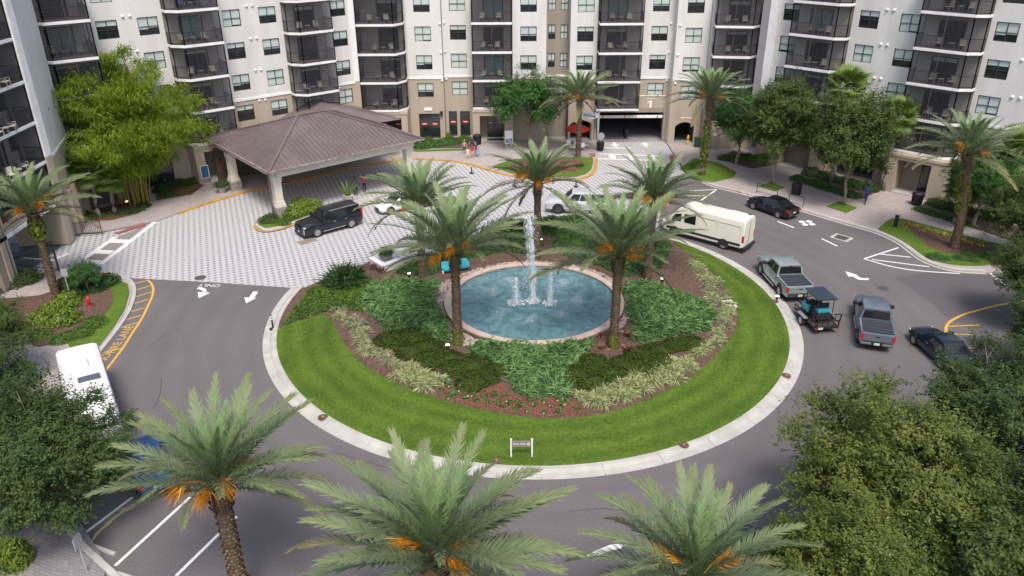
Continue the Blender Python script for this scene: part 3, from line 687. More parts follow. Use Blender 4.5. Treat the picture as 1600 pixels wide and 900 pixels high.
FS.box(MB(), 1.2, 1.7, 0.01, 0.4, 0.1, 3.9).build('pilaster', tan_st, bt); FS.box(MB(), 3.0, 3.5, 0.01, 0.4, 0.1, 3.9).build('pilaster', tan_st, bt)

# ---- left wing, running back at 40 degrees
FL = Frame((-27.5, 79.4), 40)
bl = thing('apartment_building', 'white and tan apartment wing behind the bamboo and brown canopy', 'building', (0, 0, 0), 0, 'apartment wings around the plaza')
wall(FL, bl, -17.0, 13.6, (-10.35, -6.85, 0.9, 4.55, 12.3), core=11)
balcony_stack(FL, bl, -16.6, -12.2, 2.7, (1, 2, 3, 4, 5), 'l', place='stack behind the bamboo')
balcony_stack(FL, bl, -5.5, -0.95, 2.0, (1, 2, 3, 4, 5), 'l', place='stack left of the canopy peak')
balcony_stack(FL, bl, 6.0, 10.55, 2.0, (1, 2, 3, 4, 5), 'l', place='stack above the canopy peak')
for s in (-8.9, -8.3, 2.5, 3.1, 11.6): 
    for k in (1, 2, 3, 4): vent(FL, bl, s, LV[k + 1] - 0.35)
gf_block(FL, bl, -5.5, -0.95, 0, 1.9, (-4.6, -1.8)); gf_block(FL, bl, 6.0, 10.55, 0, 1.9, (6.9, 9.7)); gf_block(FL, bl, -16.6, -12.2, 0, 2.5, (-15.6, -13.2))
storefront(FL, bl, 0.4, 3.4, 0.14, 3.1); storefront(FL, bl, -10, -7.2, 0.14, 3.1)

# ---- centre, facing the camera
FC = Frame((0, 0), 0)
def C(Y): return Frame((0, Y), 0)
bc = thing('apartment_building', 'central white and tan apartment block with garage mouth and number one', 'building', (0, 0, 0), 0, 'apartment wings around the plaza')
F2, F3, F4, F5, F6, F7, F8 = C(90.3), C(91.2), C(89.9), C(91.3), C(89.5), C(89.75), C(88.2)
FB1 = C(90.5)
wall(FB1, bc, -17.2, -11.45, (), ends=False)
balcony_stack(FB1, bc, -16.5, -11.6, 2.4, (1, 2, 3, 4), 'r', door_s=-13.4, place='stack right of the canopy peak')
gf_block(FB1, bc, -16.5, -11.6, 0, 2.3, (-15.4, -12.3)); storefront(FB1, bc, -15.3, -12.4, 0.2, 3.1, (-12.9, -14.6))
FB1.box(MB(), -17.3, -16.55, 0.0, 2.4, 7.3, TOP).build('corner_pier', trim_w, bc); FB1.box(MB(), -17.3, -16.55, 0.0, 2.4, 0.1, 7.29).build('corner_pier', tan_st, bc)
wall(F2, bc, -11.45, -7.6, (-9.62,), holes_gf=((-10.55, -8.15, 0.3, 3.15),)); storefront(F2, bc, -10.55, -8.15, 0.0, 3.15, (-9.95, -8.75))
wall(F3, bc, -7.55, -4.3, (-5.82,), holes_gf=((-7.2, -6.25, 0.3, 3.2), (-5.9, -4.75, 0.3, 3.2))); storefront(F3, bc, -7.2, -6.25, 0.0, 3.2, (-6.7,)); storefront(F3, bc, -5.9, -4.75, 0.0, 3.2, (-5.3,))
F3c = C(91.0)
wall(F3c, bc, -4.25, 0.2, (), ends=False)
balcony_stack(F3c, bc, -4.25, 0.15, 1.95, (1, 2, 3, 4), None, place='stack over the red signed door', door_s=-1.9)
gf_block(F3c, bc, -4.35, 0.25, 0, 1.98, (-3.55, -0.75), 3.15, door=(-2.7, -1.0))
for p in (-2.35, -1.35): red_pill(F3c, bc, p, 0.14, 1.95, 0.55, 0.22)
F2.box(MB(), -9.9, -9.0, 0.01, 0.08, 3.5, 3.85).build('wall_plaque', trim_w, bc)
wall(F4, bc, 0.2, 3.9, (1.95,)); 
wall(F5, bc, 3.92, 6.5, (), small=(4.55, 5.92), up=taupe_st, low=taupe_st, ends=False)
wall(F6, bc, 6.5, 9.45, (8.12,), holes_gf=((6.75, 9.2, 0.12, 2.5),))
wall(C(90.2), bc, 9.45, 14.25, (), z0=4.11, ends=False)
balcony_stack(C(90.2), bc, 9.5, 14.2, 2.2, (1, 2, 3, 4), None, place='stack over the garage mouth', door_s=11.6)
wall(F7, bc, 14.25, 17.75, (16.2,), z0=3.45, core=8)
wall(F8, bc, 17.72, 21.3, (19.6,), holes_gf=((18.45, 20.6, 0.1, 2.55),), core=8)
# arches over the two side openings
def arch(F, parent, s0, s1, z, rise, n=0.0, d=0.5):
    mb = MB(); k = 10; P = [(s0 + (s1 - s0) * i / k, z + rise * math.sin(math.pi * i / k) ** 0.8 if 0 < i < k else z) for i in range(k + 1)]
    for i in range(k):
        a, b = P[i], P[i + 1]; t = z + rise + 0.02
        mb.face([F(a[0], n + 0.004, a[1]), F(b[0], n + 0.004, b[1]), F(b[0], n + 0.004, t), F(a[0], n + 0.004, t)]); mb.face([F(a[0], n - d, a[1]), F(b[0], n - d, b[1]), F(b[0], n + 0.004, b[1]), F(a[0], n + 0.004, a[1])])
    return mb
def arch_opening(F, parent, s0, s1, h, rise, floor_m_):
    arch(F, parent, s0, s1, h - rise, rise).build('arch', tan_st, parent)
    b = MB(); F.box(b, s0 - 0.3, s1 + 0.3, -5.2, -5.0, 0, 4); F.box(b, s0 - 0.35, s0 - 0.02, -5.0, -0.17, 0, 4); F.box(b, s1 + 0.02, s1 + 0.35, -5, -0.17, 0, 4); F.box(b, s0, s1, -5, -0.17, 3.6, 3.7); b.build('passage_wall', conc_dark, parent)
    F.box(MB(), s0, s1, -5.0, 0.0, 0.121, 0.13).build('passage_floor', floor_m_, parent)
arch_opening(F6, bc, 6.75, 9.2, 2.5, 0.45, conc_floor); arch_opening(F8, bc, 18.45, 20.6, 2.55, 0.5, conc_floor)
# garage mouth
FG = C(89.7)
FG.box(MB(), 9.1, 9.75, -0.8, 0.0, 0.0, 4.11).build('garage_pillar', tan_st, bc); FG.box(MB(), 17.35, 17.74, -0.8, -0.01, 0.0, 3.6).build('garage_pillar', tan_st, bc)
FG.box(MB(), 9.75, 17.35, -0.5, 0.0, 3.3, 3.83).build('garage_header', taupe_st, bc)
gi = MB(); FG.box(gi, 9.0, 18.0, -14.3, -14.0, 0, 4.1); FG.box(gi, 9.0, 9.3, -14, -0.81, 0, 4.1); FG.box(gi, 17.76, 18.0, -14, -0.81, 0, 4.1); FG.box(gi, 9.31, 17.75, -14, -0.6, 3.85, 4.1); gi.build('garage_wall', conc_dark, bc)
FG.box(MB(), 9.31, 17.75, -14, 0.1, 0.006, 0.016).build('garage_floor', conc_floor, bc)
FG.box(MB(), 13.25, 13.5, -3.2, -0.9, 0.02, 1.1).build('lane_divider', interior_m, bc)
cb = thing('clearance_bar', 'long white clearance bar hanging across the garage mouth', 'clearance bar', (13.55, 89.62, 0))
MB().box(-3.65, 3.65, -0.12, 0.0, 2.72, 3.02).build('bar', trim_w, cb)
for x in (-3.2, -0.7, 0.6, 3.0): MB().box(x, x + 0.12, -0.125, -0.121, 2.74, 3.0).build('red_stripe', pill_red, cb)
for x in (-3.3, 3.3): MB().bar((x, -0.06, 3.02), (x, -0.06, 3.32), 0.03).build('hanger', bronze, cb)
# lettering on the wall over the garage
def wall_text(F, parent, txt, s, z, size, n, m, name='wall_lettering', ext=0.03):
    cu = bpy.data.curves.new(name, 'FONT'); cu.body = txt; cu.size = size; cu.align_x = 'CENTER'; cu.align_y = 'CENTER'; cu.extrude = ext; cu.materials.append(m)
    o = text_mesh(name, cu); o.parent = parent; o.location = F(s, n + ext, z); o.rotation_euler = (R(90), 0, F.a); return o
lit = mat('pale_sign_letters', (0.85, 0.80, 0.68), 0.5)
n1 = MB(); F7.box(n1, 15.66, 15.90, 0.0, 0.06, 3.82, 4.62); n1.face([F7(15.66, 0.06, 4.62), F7(15.38, 0.06, 4.46), F7(15.38, 0.06, 4.32), F7(15.66, 0.06, 4.42)]); n1.build('number_one', trim_w, bc)
F7.box(MB(), 15.3, 16.25, 0.0, 0.05, 4.80, 4.85).build('sign_rule', lit, bc)
for i, (a, b) in enumerate(((14.45, 15.15), (15.22, 16.45), (16.55, 17.05), (17.1, 17.4))): F7.box(MB(), a, b, 0.0, 0.05, 5.12, 5.22).build('sign_letters', lit, bc)
for a, b in ((19.0, 19.55), (19.65, 20.35)): F8.box(MB(), a, b, 0.0, 0.05, 2.98, 3.06).build('sign_letters', lit, bc)
FB4 = C(87.6)
wall(FB4, bc, 21.32, 26.4, (), z0=0, ends=False)
balcony_stack(Frame((23.7, 87.4), -8), bc, -2.2, 2.5, 2.0, (1, 2, 3, 4), 'r', place='stack right of the number one')
FB4.box(MB(), 21.35, 26.6, 0.0, 1.7, 0.1, 3.8).build('garage_block', tan_st, bc)
FB4.box(MB(), 21.9, 23.0, 1.7, 1.76, 0.12, 2.3).build('service_door', taupe_st, bc)
FB4.box(MB(), 22.25, 22.6, 1.761, 1.78, 1.65, 1.85).build('door_notice', trim_w, bc)
for k in (1, 2, 3, 4):
    for s, F in ((-7.7, F2), (-7.3, F3), (17.4, F7), (18.05, F8)): vent(F, bc, s, LV[k] + 2.75, 0.0)

# ---- right wing, coming forward at 45 degrees
FR = Frame((30.0, 79.8), -45)
br = thing('apartment_building', 'right apartment wing behind the two young street trees', 'building', (0, 0, 0), 0, 'apartment wings around the plaza')
wall(FR, br, -5.2, 26.0, (-3.2, 4.4, 8.1, 15.9, 19.8), core=11)
balcony_stack(FR, br, -2.5, 2.9, 1.45, (1, 2, 3, 4, 5), 'r', place='right wing stack above the fan palm', door_s=-0.1)
balcony_stack(FR, br, 9.3, 14.6, 1.5, (1, 2, 3, 4, 5), 'r', place='right wing stack over the portal', door_s=11.7)
for s in (5.9, 6.5, 17.6, 18.2):
    for k in (1, 2, 3, 4): vent(FR, br, s, LV[k + 1] - 0.35)
FR.box(MB(), -5.3, -4.4, 0.002, 0.5, 7.3, TOP).build('corner_pier', trim_w, br)
gf_block(FR, br, -2.6, 2.9, 0, 1.8, (-1.6, 1.7)); gf_block(FR, br, 9.1, 14.5, 0, 2.0, (10.2, 13.2), 3.3, door=(11.9, 13.1))
storefront(FR, br, 4.0, 7.5, 0.15, 3.1); storefront(FR, br, 15.6, 18.6, 0.15, 3.1); storefront(FR, br, 20, 24, 0.15, 3.1)
for s in (14.9, 19.3): FR.box(MB(), s, s + 0.7, 0.005, 0.6, 0.1, 4.0).build('pilaster', tan_st, br)

# ---- brown standing seam canopy over the drop-off
roof_m = mat('brown_metal_roof', (0.165, 0.132, 0.130), 0.5, 0.2, c2=(0.140, 0.110, 0.108), scale=0.7, detail=6, c3=(0.20, 0.165, 0.162), scale3=0.4, amt3=0.6)
cream = mat('cream_painted_stucco', (0.66, 0.62, 0.54), 0.85, c2=(0.58, 0.54, 0.47), scale=1.2, detail=7)
stone_b = mat('grey_stone_base', (0.30, 0.28, 0.255), 0.9, c2=(0.23, 0.215, 0.20), scale=3, detail=6, bump=0.4)
cn = thing('entrance_canopy', 'brown metal hip roofed drop-off canopy on cream columns', 'canopy')
FK = Frame((-20.45, 64.35), 40)          # u along the front eave, -n towards the building
EA, EB, ZE, ZR = 15.8, 14.4, 4.55, 6.95    # eave lengths, eave and ridge heights
RU0, RU1, RV = 6.6, 9.4, EB / 2
def rp(u, v, z): return FK(u, -v, z)
A_, B_, C_, D_ = (0, 0), (EA, 0), (EA, EB), (0, EB); P0, P1 = (RU0, RV), (RU1, RV)
def slope_panels(e0, e1, r0, r1, step=0.46):
    """one roof slope cut into pans with raised seams: eave e0-e1, ridge r0-r1"""
    e0, e1, r0, r1 = [Vector(p) for p in (e0, e1, r0, r1)]; L = (e1 - e0).length; d = (e1 - e0) / L; n = int(L / step)
    a0 = (r0 - e0).dot(d); a1 = (r1 - e0).dot(d); hgt = abs((r0 - e0).x * d.y - (r0 - e0).y * d.x); up = Vector((-d.y, d.x))
    if (r0 - e0).dot(up) < 0: up = -up
    def top(t):
        if t < a0: return hgt * t / a0 if a0 > 0 else hgt
        if t > a1: return hgt * (L - t) / (L - a1) if L > a1 else hgt
        return hgt
    sl = (ZR - ZE) / hgt
    for i in range(n):
        t0, t1 = L * i / n, L * (i + 1) / n; ts = [t0] + [x for x in (a0, a1) if t0 + 1e-4 < x < t1 - 1e-4] + [t1]
        mb = MB()
        low = [e0 + d * t for t in ts]; hi = [e0 + d * t + up * top(t) for t in ts]
        pts = [(p, ZE) for p in low] + [(q, ZE + sl * top(t)) for q, t in reversed(list(zip(hi, ts)))]
        mb.face([rp(p.x, p.y, z) for p, z in pts]); mb.face([rp(p.x, p.y, z - 0.05) for p, z in pts][::-1])
        h1 = top(t1)
        if h1 > 0.15: q = e0 + d * t1; w = q + up * h1; a, b = Vector(rp(q.x, q.y, ZE + 0.02)), Vector(rp(w.x, w.y, ZE + sl * h1 + 0.02)); mb.bar(a, b, 0.04, 0.075)
        mb.build('roof_panel', roof_m, cn)
slope_panels(A_, B_, P0, P1); slope_panels(D_, A_, P0, P0) ; slope_panels(B_, C_, P1, P1); slope_panels(C_, D_, P1, P0)
for a, b in ((A_, P0), (B_, P1), (C_, P1), (D_, P0), (P0, P1)):
    z0 = ZR if a == P0 else ZE
    MB().bar(Vector(rp(*a, z0 + 0.05)), Vector(rp(*b, ZR + 0.05)), 0.26, 0.07).build('ridge_cap', roof_m, cn)
gut = mat('weathered_gutter', (0.34, 0.31, 0.29), 0.6, c2=(0.17, 0.12, 0.11), scale=3, detail=6)
for a, b in ((A_, B_), (B_, C_), (C_, D_), (D_, A_)): MB().bar(Vector(rp(*a, ZE - 0.02)), Vector(rp(*b, ZE - 0.02)), 0.14, 0.12).build('gutter', gut, cn)
MB().prism([rp(u, v, 0)[:2] for u, v in ((0.25, 0.25), (EA - 0.25, 0.25), (EA - 0.25, EB - 0.25), (0.25, EB - 0.25))], ZE - 0.2, ZE - 0.1).build('soffit', cream, cn)
for a, b in (((0.9, 0.9), (EA - 0.9, 0.9)), ((0.9, 0.9), (0.9, EB - 0.9)), ((EA - 0.9, 0.9), (EA - 0.9, EB - 0.9)), ((0.9, EB - 0.9), (EA - 0.9, EB - 0.9))): MB().bar(Vector(rp(*a, ZE - 0.52)), Vector(rp(*b, ZE - 0.52)), 0.55, 0.62).build('fascia_beam', cream, cn)
sb = MB().bar(Vector(rp(0.6, EB - 0.3, 1.7)), Vector(rp(EA, EB - 0.3, 1.7)), 0.3, 3.4); sb.build('lobby_wall', mat('lobby_brown_wall', (0.13, 0.085, 0.06), 0.8, c2=(0.09, 0.06, 0.045), scale=0.8), cn)
def column(u, v):
    x, y, _ = rp(u, v, 0); o = MB()
    def sq(r, z0, z1): FK.box(o, u - r, u + r, -v - r, -v + r, z0, z1)
    sq(0.34, 1.3, 3.55); sq(0.40, 1.25, 1.5); sq(0.40, 3.3, 3.8); sq(0.27, 3.8, 4.2)
    c_ = o.build('column', cream, cn); o2 = MB(); FK.box(o2, u - 0.52, u + 0.52, -v - 0.52, -v + 0.52, 0.0, 1.0); o2.build('pedestal', stone_b, c_)
    o3 = MB(); FK.box(o3, u - 0.46, u + 0.46, -v - 0.46, -v + 0.46, 1.0, 1.25); o3.build('column_base', cream, c_)
column(1.0, 1.15); column(0.85, 10.6); column(EA - 1.2, 1.2); column(EA - 1.2, EB - 1.8)
MB().bar(Vector(rp(0.4, 1.15, 0.4)), Vector(rp(0.4, 1.15, 4.2)), 0.11).build('downpipe', roof_m, cn)
# lower link roof between canopy and building
lk = MB(); q = [rp(9.0, 8.5, 4.7), rp(18.6, 8.0, 4.5), rp(17.0, 20, 4.7), rp(8.6, 20, 4.7)]; r0, r1 = rp(12.6, 11.5, 6.1), rp(12.6, 18, 6.1)
lk.face([q[0], q[1], r0]); lk.face([q[1], q[2], r1, r0]); lk.face([q[2], q[3], r1]); lk.face([q[3], q[0], r0, r1]); lk.build('link_roof', roof_m, cn)

# ------------------------------------------------------------------ the round island
island = arc(*IC, 16.76, a_n, a_w - 360, 120) + cut[::-1]
struct('island_bed', MB().prism(island, -0.1, 0.11), mulch_m)
lawn_in = smooth_line([(-15.18, 45.28), (-13.99, 46.23), (-12.88, 46.98), (-12.11, 46.56), (-11.09, 44.40), (-9.31, 41.16), (-6.67, 38.67), (-3.95, 36.96), (-1.43, 35.83), (1.68, 35.09), (4.45, 35.36), (7.03, 36.54), (10.39, 39.11), (12.48, 41.69), (14.30, 44.54), (15.14, 47.16), (15.24, 50.56), (14.84, 53.80), (13.96, 56.53), (13.07, 59.23)], 5)
la0, la1 = ang(lawn_in[-1]), ang(lawn_in[0])
lawn = lawn_in + arc(*IC, 16.74, la0, la1 if la1 < la0 else la1 - 360, 90)
struct('island_lawn', MB().prism(lawn, -0.1, 0.145), grass_m)
red_bed = [(-4.21, 38.31), (-2.39, 37.90), (-0.58, 38.68), (-0.03, 37.36), (3.30, 37.20), (3.69, 36.33), (3.95, 35.60), (1.68, 35.21), (-1.43, 35.95), (-3.96, 37.08)]
struct('red_mulch_bed', MB().prism(red_bed, 0.0, 0.13), red_mulch_m)

ORDN = ['first', 'second', 'third', 'fourth', 'fifth', 'sixth', 'seventh', 'eighth', 'ninth', 'tenth', 'eleventh', 'twelfth']
# leaf helpers (numpy): every leaf is a small bent blade
NR = np.random.default_rng(5)
def blades(P, D, Lg, W, up=None, bend=0.25, seg=2):
    """P base points (n,3), D unit directions, Lg lengths, W widths -> quads in seg pieces, tapering"""
    n = len(P); P = np.asarray(P, float); D = np.asarray(D, float); Lg = np.broadcast_to(np.asarray(Lg, float), (n,)); W = np.broadcast_to(np.asarray(W, float), (n,))
    side = np.cross(D, NR.normal(size=(n, 3)) if up is None else np.broadcast_to(up, (n, 3))); side /= np.linalg.norm(side, axis=1, keepdims=True) + 1e-9
    V = []; 
    for i in range(seg + 1):
        t = i / seg; w = W * (1.0 if i == 0 else (0.95 if i < seg else 0.12)) * 0.5
        c = P + D * (Lg * t)[:, None]; c[:, 2] -= bend * Lg * t * t
        V += [c - side * w[:, None], c + side * w[:, None]]
    V = np.stack(V, 1); k = 2 * (seg + 1); base = (np.arange(n) * k)[:, None]
    F = np.concatenate([base + np.array([2 * i, 2 * i + 1, 2 * i + 3, 2 * i + 2]) for i in range(seg)], 0)
    return V.reshape(-1, 3), F
def leaves(P, Nrm, S, aspect=0.55):
    """flat diamond leaves at P with normals Nrm, size S"""
    n = len(P); P = np.asarray(P, float); Nrm = Nrm / (np.linalg.norm(Nrm, axis=1, keepdims=True) + 1e-9)
    a = np.cross(Nrm, NR.normal(size=(n, 3))); a /= np.linalg.norm(a, axis=1, keepdims=True) + 1e-9; b = np.cross(Nrm, a); S = np.broadcast_to(np.asarray(S, float), (n,))[:, None]
    V = np.stack([P - a * S * 0.5, P + b * S * aspect * 0.5, P + a * S * 0.5, P - b * S * aspect * 0.5], 1)
    return V.reshape(-1, 3), (np.arange(n) * 4)[:, None] + np.arange(4)
def join(parts):
    V, F, o = [], [], 0
    for v, f in parts: V.append(v); F.append(f + o); o += len(v)
    return np.concatenate(V), np.concatenate(F)
def rdir(n, zmin=-1.0):
    d = NR.normal(size=(n, 3)); d /= np.linalg.norm(d, axis=1, keepdims=True)
    d[:, 2] = np.where(d[:, 2] < zmin, -d[:, 2], d[:, 2]); return d

# mown blades over the lawn
gpts = np.array(scatter(lawn, 70000, random.Random(3))); ng = len(gpts); ga = NR.uniform(0, 6.28, ng); ge = NR.uniform(0.5, 1.4, ng)
gV, gF = blades(np.column_stack([gpts, np.full(ng, 0.14)]), np.stack([np.cos(ga) * np.cos(ge), np.sin(ga) * np.cos(ge), np.sin(ge)], 1), NR.uniform(0.06, 0.13, ng), 0.03, bend=0.3, seg=1)
blade_m = mat('lawn_blades', (0.082, 0.145, 0.020), 0.8, c2=(0.130, 0.205, 0.030), scale=0.5, detail=6, lo=0.38, hi=0.62, island=0.35, spec=0.15, sub=0.2)
ring_tone(blade_m, 0.11, 1.3, 3.0, 17.4)
tag(add('lawn_grass', np_mesh('lawn_grass', gV, gF, blade_m)), 'short mown green grass on the fountain island', 'grass', kind='stuff')

juniper_m = mat('juniper_green', (0.086, 0.182, 0.056), 0.8, c2=(0.165, 0.290, 0.100), scale=1.6, detail=3, island=0.45, spec=0.2, sub=0.2)
jas_m = mat('jasmine_green', (0.075, 0.150, 0.018), 0.7, c2=(0.12, 0.205, 0.026), scale=1.5, detail=3, island=0.45, spec=0.25, sub=0.25)
north_m = mat('shrub_mid_green', (0.050, 0.130, 0.028), 0.7, c2=(0.090, 0.190, 0.040), scale=1.0, detail=3, island=0.45, spec=0.25, sub=0.25)
mound_m = mat('dark_mound_green', (0.042, 0.068, 0.010), 0.8, c2=(0.065, 0.092, 0.012), scale=1.6, detail=3, island=0.4, spec=0.2, sub=0.2)
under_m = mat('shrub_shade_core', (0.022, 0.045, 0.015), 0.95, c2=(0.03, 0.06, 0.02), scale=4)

def cover_bed(name, poly, label, m, h=0.55, dens=60, L=0.34, w=0.05, lay=0.35, kind='stuff', upb=0.25, seg=2):
    """a mounded ground-cover bed: a domed core with thousands of sprigs on it"""
    n = int(abs(sum(poly[i][0] * poly[(i + 1) % len(poly)][1] - poly[(i + 1) % len(poly)][0] * poly[i][1] for i in range(len(poly)))) / 2 * dens)
    pts = np.array(scatter(poly, n, random.Random(len(name) + n)))
    E = np.array(poly); nxt = np.roll(E, -1, 0)
    def edge(p):
        ap = p[:, None, :] - E[None]; ab = (nxt - E)[None]; t = np.clip((ap * ab).sum(2) / ((ab ** 2).sum(2) + 1e-9), 0, 1)
        return np.linalg.norm(ap - ab * t[..., None], axis=2).min(1)
    def hgt(p):
        e = edge(p); nz = np.array([noise.noise((x * 0.9, y * 0.9, 1.7)) + 0.5 * noise.noise((x * 2.3, y * 2.3, 5.1)) for x, y in p])
        return 0.12 + h * np.clip(e / 0.7, 0, 1) ** 0.5 * (0.85 + 0.3 * nz)
    z = hgt(pts); a = NR.uniform(0, 2 * np.pi, n); fl = np.array([noise.noise((x * 0.35, y * 0.35, 9.0)) for x, y in pts]) * 5
    a = np.where(NR.random(n) < 0.55, fl + NR.normal(0, 0.6, n), a)
    el = NR.uniform(0.05, 0.7 + upb, n) + upb * 0.5
    D = np.stack([np.cos(a) * np.cos(el), np.sin(a) * np.cos(el), np.sin(el)], 1)
    P = np.stack([pts[:, 0], pts[:, 1], z - 0.10], 1)
    V, F = blades(P, D, NR.uniform(0.7, 1.3, n) * L, w, bend=lay, seg=seg)
    n2 = n // 2      # thin side sprigs
    i2 = NR.integers(0, n, n2); D2 = D[i2] + NR.normal(0, 0.5, (n2, 3)); D2 /= np.linalg.norm(D2, axis=1, keepdims=True)
    V2, F2 = blades(P[i2] + D[i2] * 0.1, D2, L * 0.6, w * 0.8, bend=lay, seg=seg)
    V, F = join([(V, F), (V2, F2)])
    root = add(name, np_mesh(name, V, F, m))
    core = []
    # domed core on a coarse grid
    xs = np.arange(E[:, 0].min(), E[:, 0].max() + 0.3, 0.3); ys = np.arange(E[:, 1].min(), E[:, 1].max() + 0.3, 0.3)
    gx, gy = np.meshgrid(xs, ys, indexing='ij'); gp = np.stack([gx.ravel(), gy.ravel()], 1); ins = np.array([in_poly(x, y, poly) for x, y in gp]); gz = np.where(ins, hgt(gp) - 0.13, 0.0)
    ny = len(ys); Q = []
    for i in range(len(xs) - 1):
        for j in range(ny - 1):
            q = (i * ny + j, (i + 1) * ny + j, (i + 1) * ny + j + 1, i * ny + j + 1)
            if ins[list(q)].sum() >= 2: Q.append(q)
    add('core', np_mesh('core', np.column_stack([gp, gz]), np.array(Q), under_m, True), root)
    return tag(root, label, 'shrub bed', kind=kind)
jun_w = [(-10.58, 50.16), (-10.07, 52.13), (-8.47, 52.76), (-5.23, 52.28), (-5.38, 50.71), (-5.28, 48.91), (-4.75, 47.21), (-4.01, 45.77), (-3.77, 44.07), (-4.20, 42.71), (-5.40, 44.09), (-6.63, 44.85), (-7.72, 44.36), (-8.85, 45.82), (-10.07, 47.64)]
jun_s = [(-2.52, 43.40), (-1.03, 43.63), (1.59, 43.12), (4.21, 43.41), (5.09, 43.73), (5.17, 42.85), (4.11, 40.59), (3.55, 39.18), (3.41, 37.20), (1.75, 36.90), (0.18, 37.23), (-0.55, 39.50), (-1.57, 40.94), (-2.84, 41.77)]
jun_e = [(7.56, 49.94), (8.33, 52.01), (9.81, 52.20), (11.83, 50.60), (13.24, 48.69), (13.76, 46.81), (12.69, 44.72), (10.97, 43.91), (9.30, 43.68), (8.24, 42.58), (7.66, 43.54), (7.65, 45.29), (7.66, 47.25)]
cover_bed('juniper_bed', jun_w, 'feathery green juniper bed west of the pool, below the floodlight', juniper_m, 0.38, 75, 0.5, 0.065, 0.2, upb=0.0)
cover_bed('juniper_bed', jun_s, 'feathery green juniper bed in front of the pool, above the red mulch', juniper_m, 0.42, 75, 0.5, 0.065, 0.2, upb=0.0)
cover_bed('juniper_bed', jun_e, 'feathery green juniper bed east of the pool, beside the red bromeliads', juniper_m, 0.38, 75, 0.5, 0.065, 0.2, upb=0.0)
jas = [(-15.06, 45.46), (-15.03, 47.32), (-14.55, 50.92), (-13.55, 52.28), (-11.83, 51.83), (-9.84, 52.45), (-9.49, 53.32), (-10.34, 51.18), (-10.45, 49.36), (-9.92, 47.26), (-11.29, 47.65), (-12.75, 47.39), (-14.01, 46.32)]
cover_bed('jasmine_bed', jas, 'yellow green leafy ground cover at the left tip of the island', jas_m, 0.38, 110, 0.2, 0.075, 0.3)
north = [(0.03, 63.50), (2.25, 64.37), (5.60, 64.62), (8.88, 64.12), (11.83, 61.87), (12.87, 58.71), (11.36, 54.42), (9.47, 53.08), (8.24, 52.77), (6.77, 54.48), (5.20, 55.92), (4.01, 56.67), (3.21, 58.84), (3.61, 60.58), (1.62, 61.16)]
cover_bed('shrub_bed', north, 'mid green shrub bed between the pool and the white pickup', north_m, 0.7, 85, 0.24, 0.08, 0.2)
nw_low = [(-8.56, 54.22), (-7.41, 56.08), (-5.00, 57.03), (-3.29, 58.02), (-0.50, 59.55), (0.02, 57.98), (-1.99, 56.74), (-4.90, 55.57), (-5.69, 53.28), (-7.09, 53.07), (-8.67, 53.54)]
cover_bed('shrub_bed', nw_low, 'clipped green hedge bed behind the white planter wall', north_m, 0.7, 85, 0.2, 0.08, 0.2)
cover_bed('shrub_bed', [(-1.59, 62.35), (0.03, 63.64), (1.62, 61.16), (2.60, 58.98), (1.92, 56.94), (0.01, 57.22), (-0.50, 59.55)], 'loose green shrub bed behind the water jet', north_m, 0.45, 85, 0.22, 0.08, 0.2)

# single shrubs: leaf shells on a dark core, shared meshes
def bush_mesh(name, n, m, size, rz=0.8, aspect=0.6, lump=0.25, inner=0.75, shag=0.0, core=True):
    d = rdir(n, -0.15); lumpv = np.array([noise.noise((x * 1.7, y * 1.7, z * 1.7)) for x, y, z in d])
    r = NR.uniform(inner, 1.0, n) * (1 + lump * lumpv); P = d * r[:, None]; P[:, 2] = np.maximum(P[:, 2] * rz, 0.02)
    if shag: V, F = blades(P * 0.75, d * 0.8 + np.array([0, 0, 0.5]) + NR.normal(0, 0.3, (n, 3)), NR.uniform(0.7, 1.3, n) * shag, size, bend=0.5)
    else: V, F = leaves(P, d + NR.normal(0, 0.55, (n, 3)), NR.uniform(0.7, 1.3, n) * size, aspect)
    mi = np.zeros(len(F), int); k = len(V)
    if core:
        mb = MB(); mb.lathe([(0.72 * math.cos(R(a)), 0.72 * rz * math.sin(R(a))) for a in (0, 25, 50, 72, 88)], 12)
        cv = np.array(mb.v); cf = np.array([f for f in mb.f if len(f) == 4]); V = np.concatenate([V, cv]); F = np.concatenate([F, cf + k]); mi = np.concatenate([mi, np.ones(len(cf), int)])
    return np_mesh(name, V, F, [m, under_m], mi=mi)
mound_me = [bush_mesh('mound_shrub', 1500, mound_m, 0.12, 0.62) for _ in range(3)]
rv = random.Random(21)
mounds = [((612,536),1.25),((640,533),1.35),((668,545),1.2),((640,553),1.1),((672,566),1.25),((700,565),1.15),((716,582),1.2),((742,575),1.25),((760,592),1.2),((738,600),1.0),((775,580),0.8),
          ((905,590),1.2),((928,572),1.3),((950,588),1.2),((975,575),1.2),((1000,560),1.2),((1028,551),1.3),((1058,543),1.2),((1080,540),1.0),((1005,578),1.0),((1032,570),1.0),((925,602),0.95)]
MND = [(-7.60, 43.46), (-6.50, 43.69), (-5.28, 42.72), (-6.32, 42.11), (-4.97, 41.12), (-3.89, 41.18), (-3.20, 39.95), (-2.24, 40.44), (-1.52, 39.23), (-2.32, 38.70), (-0.97, 40.07), (3.89, 39.32), (4.87, 40.58), (5.59, 39.44), (6.64, 40.35), (7.75, 41.43), (8.95, 42.10), (10.25, 42.71), (11.17, 42.94), (7.75, 40.12), (8.87, 40.68), (4.56, 38.49)]
MND = sorted(MND[:11]) + sorted(MND[11:])
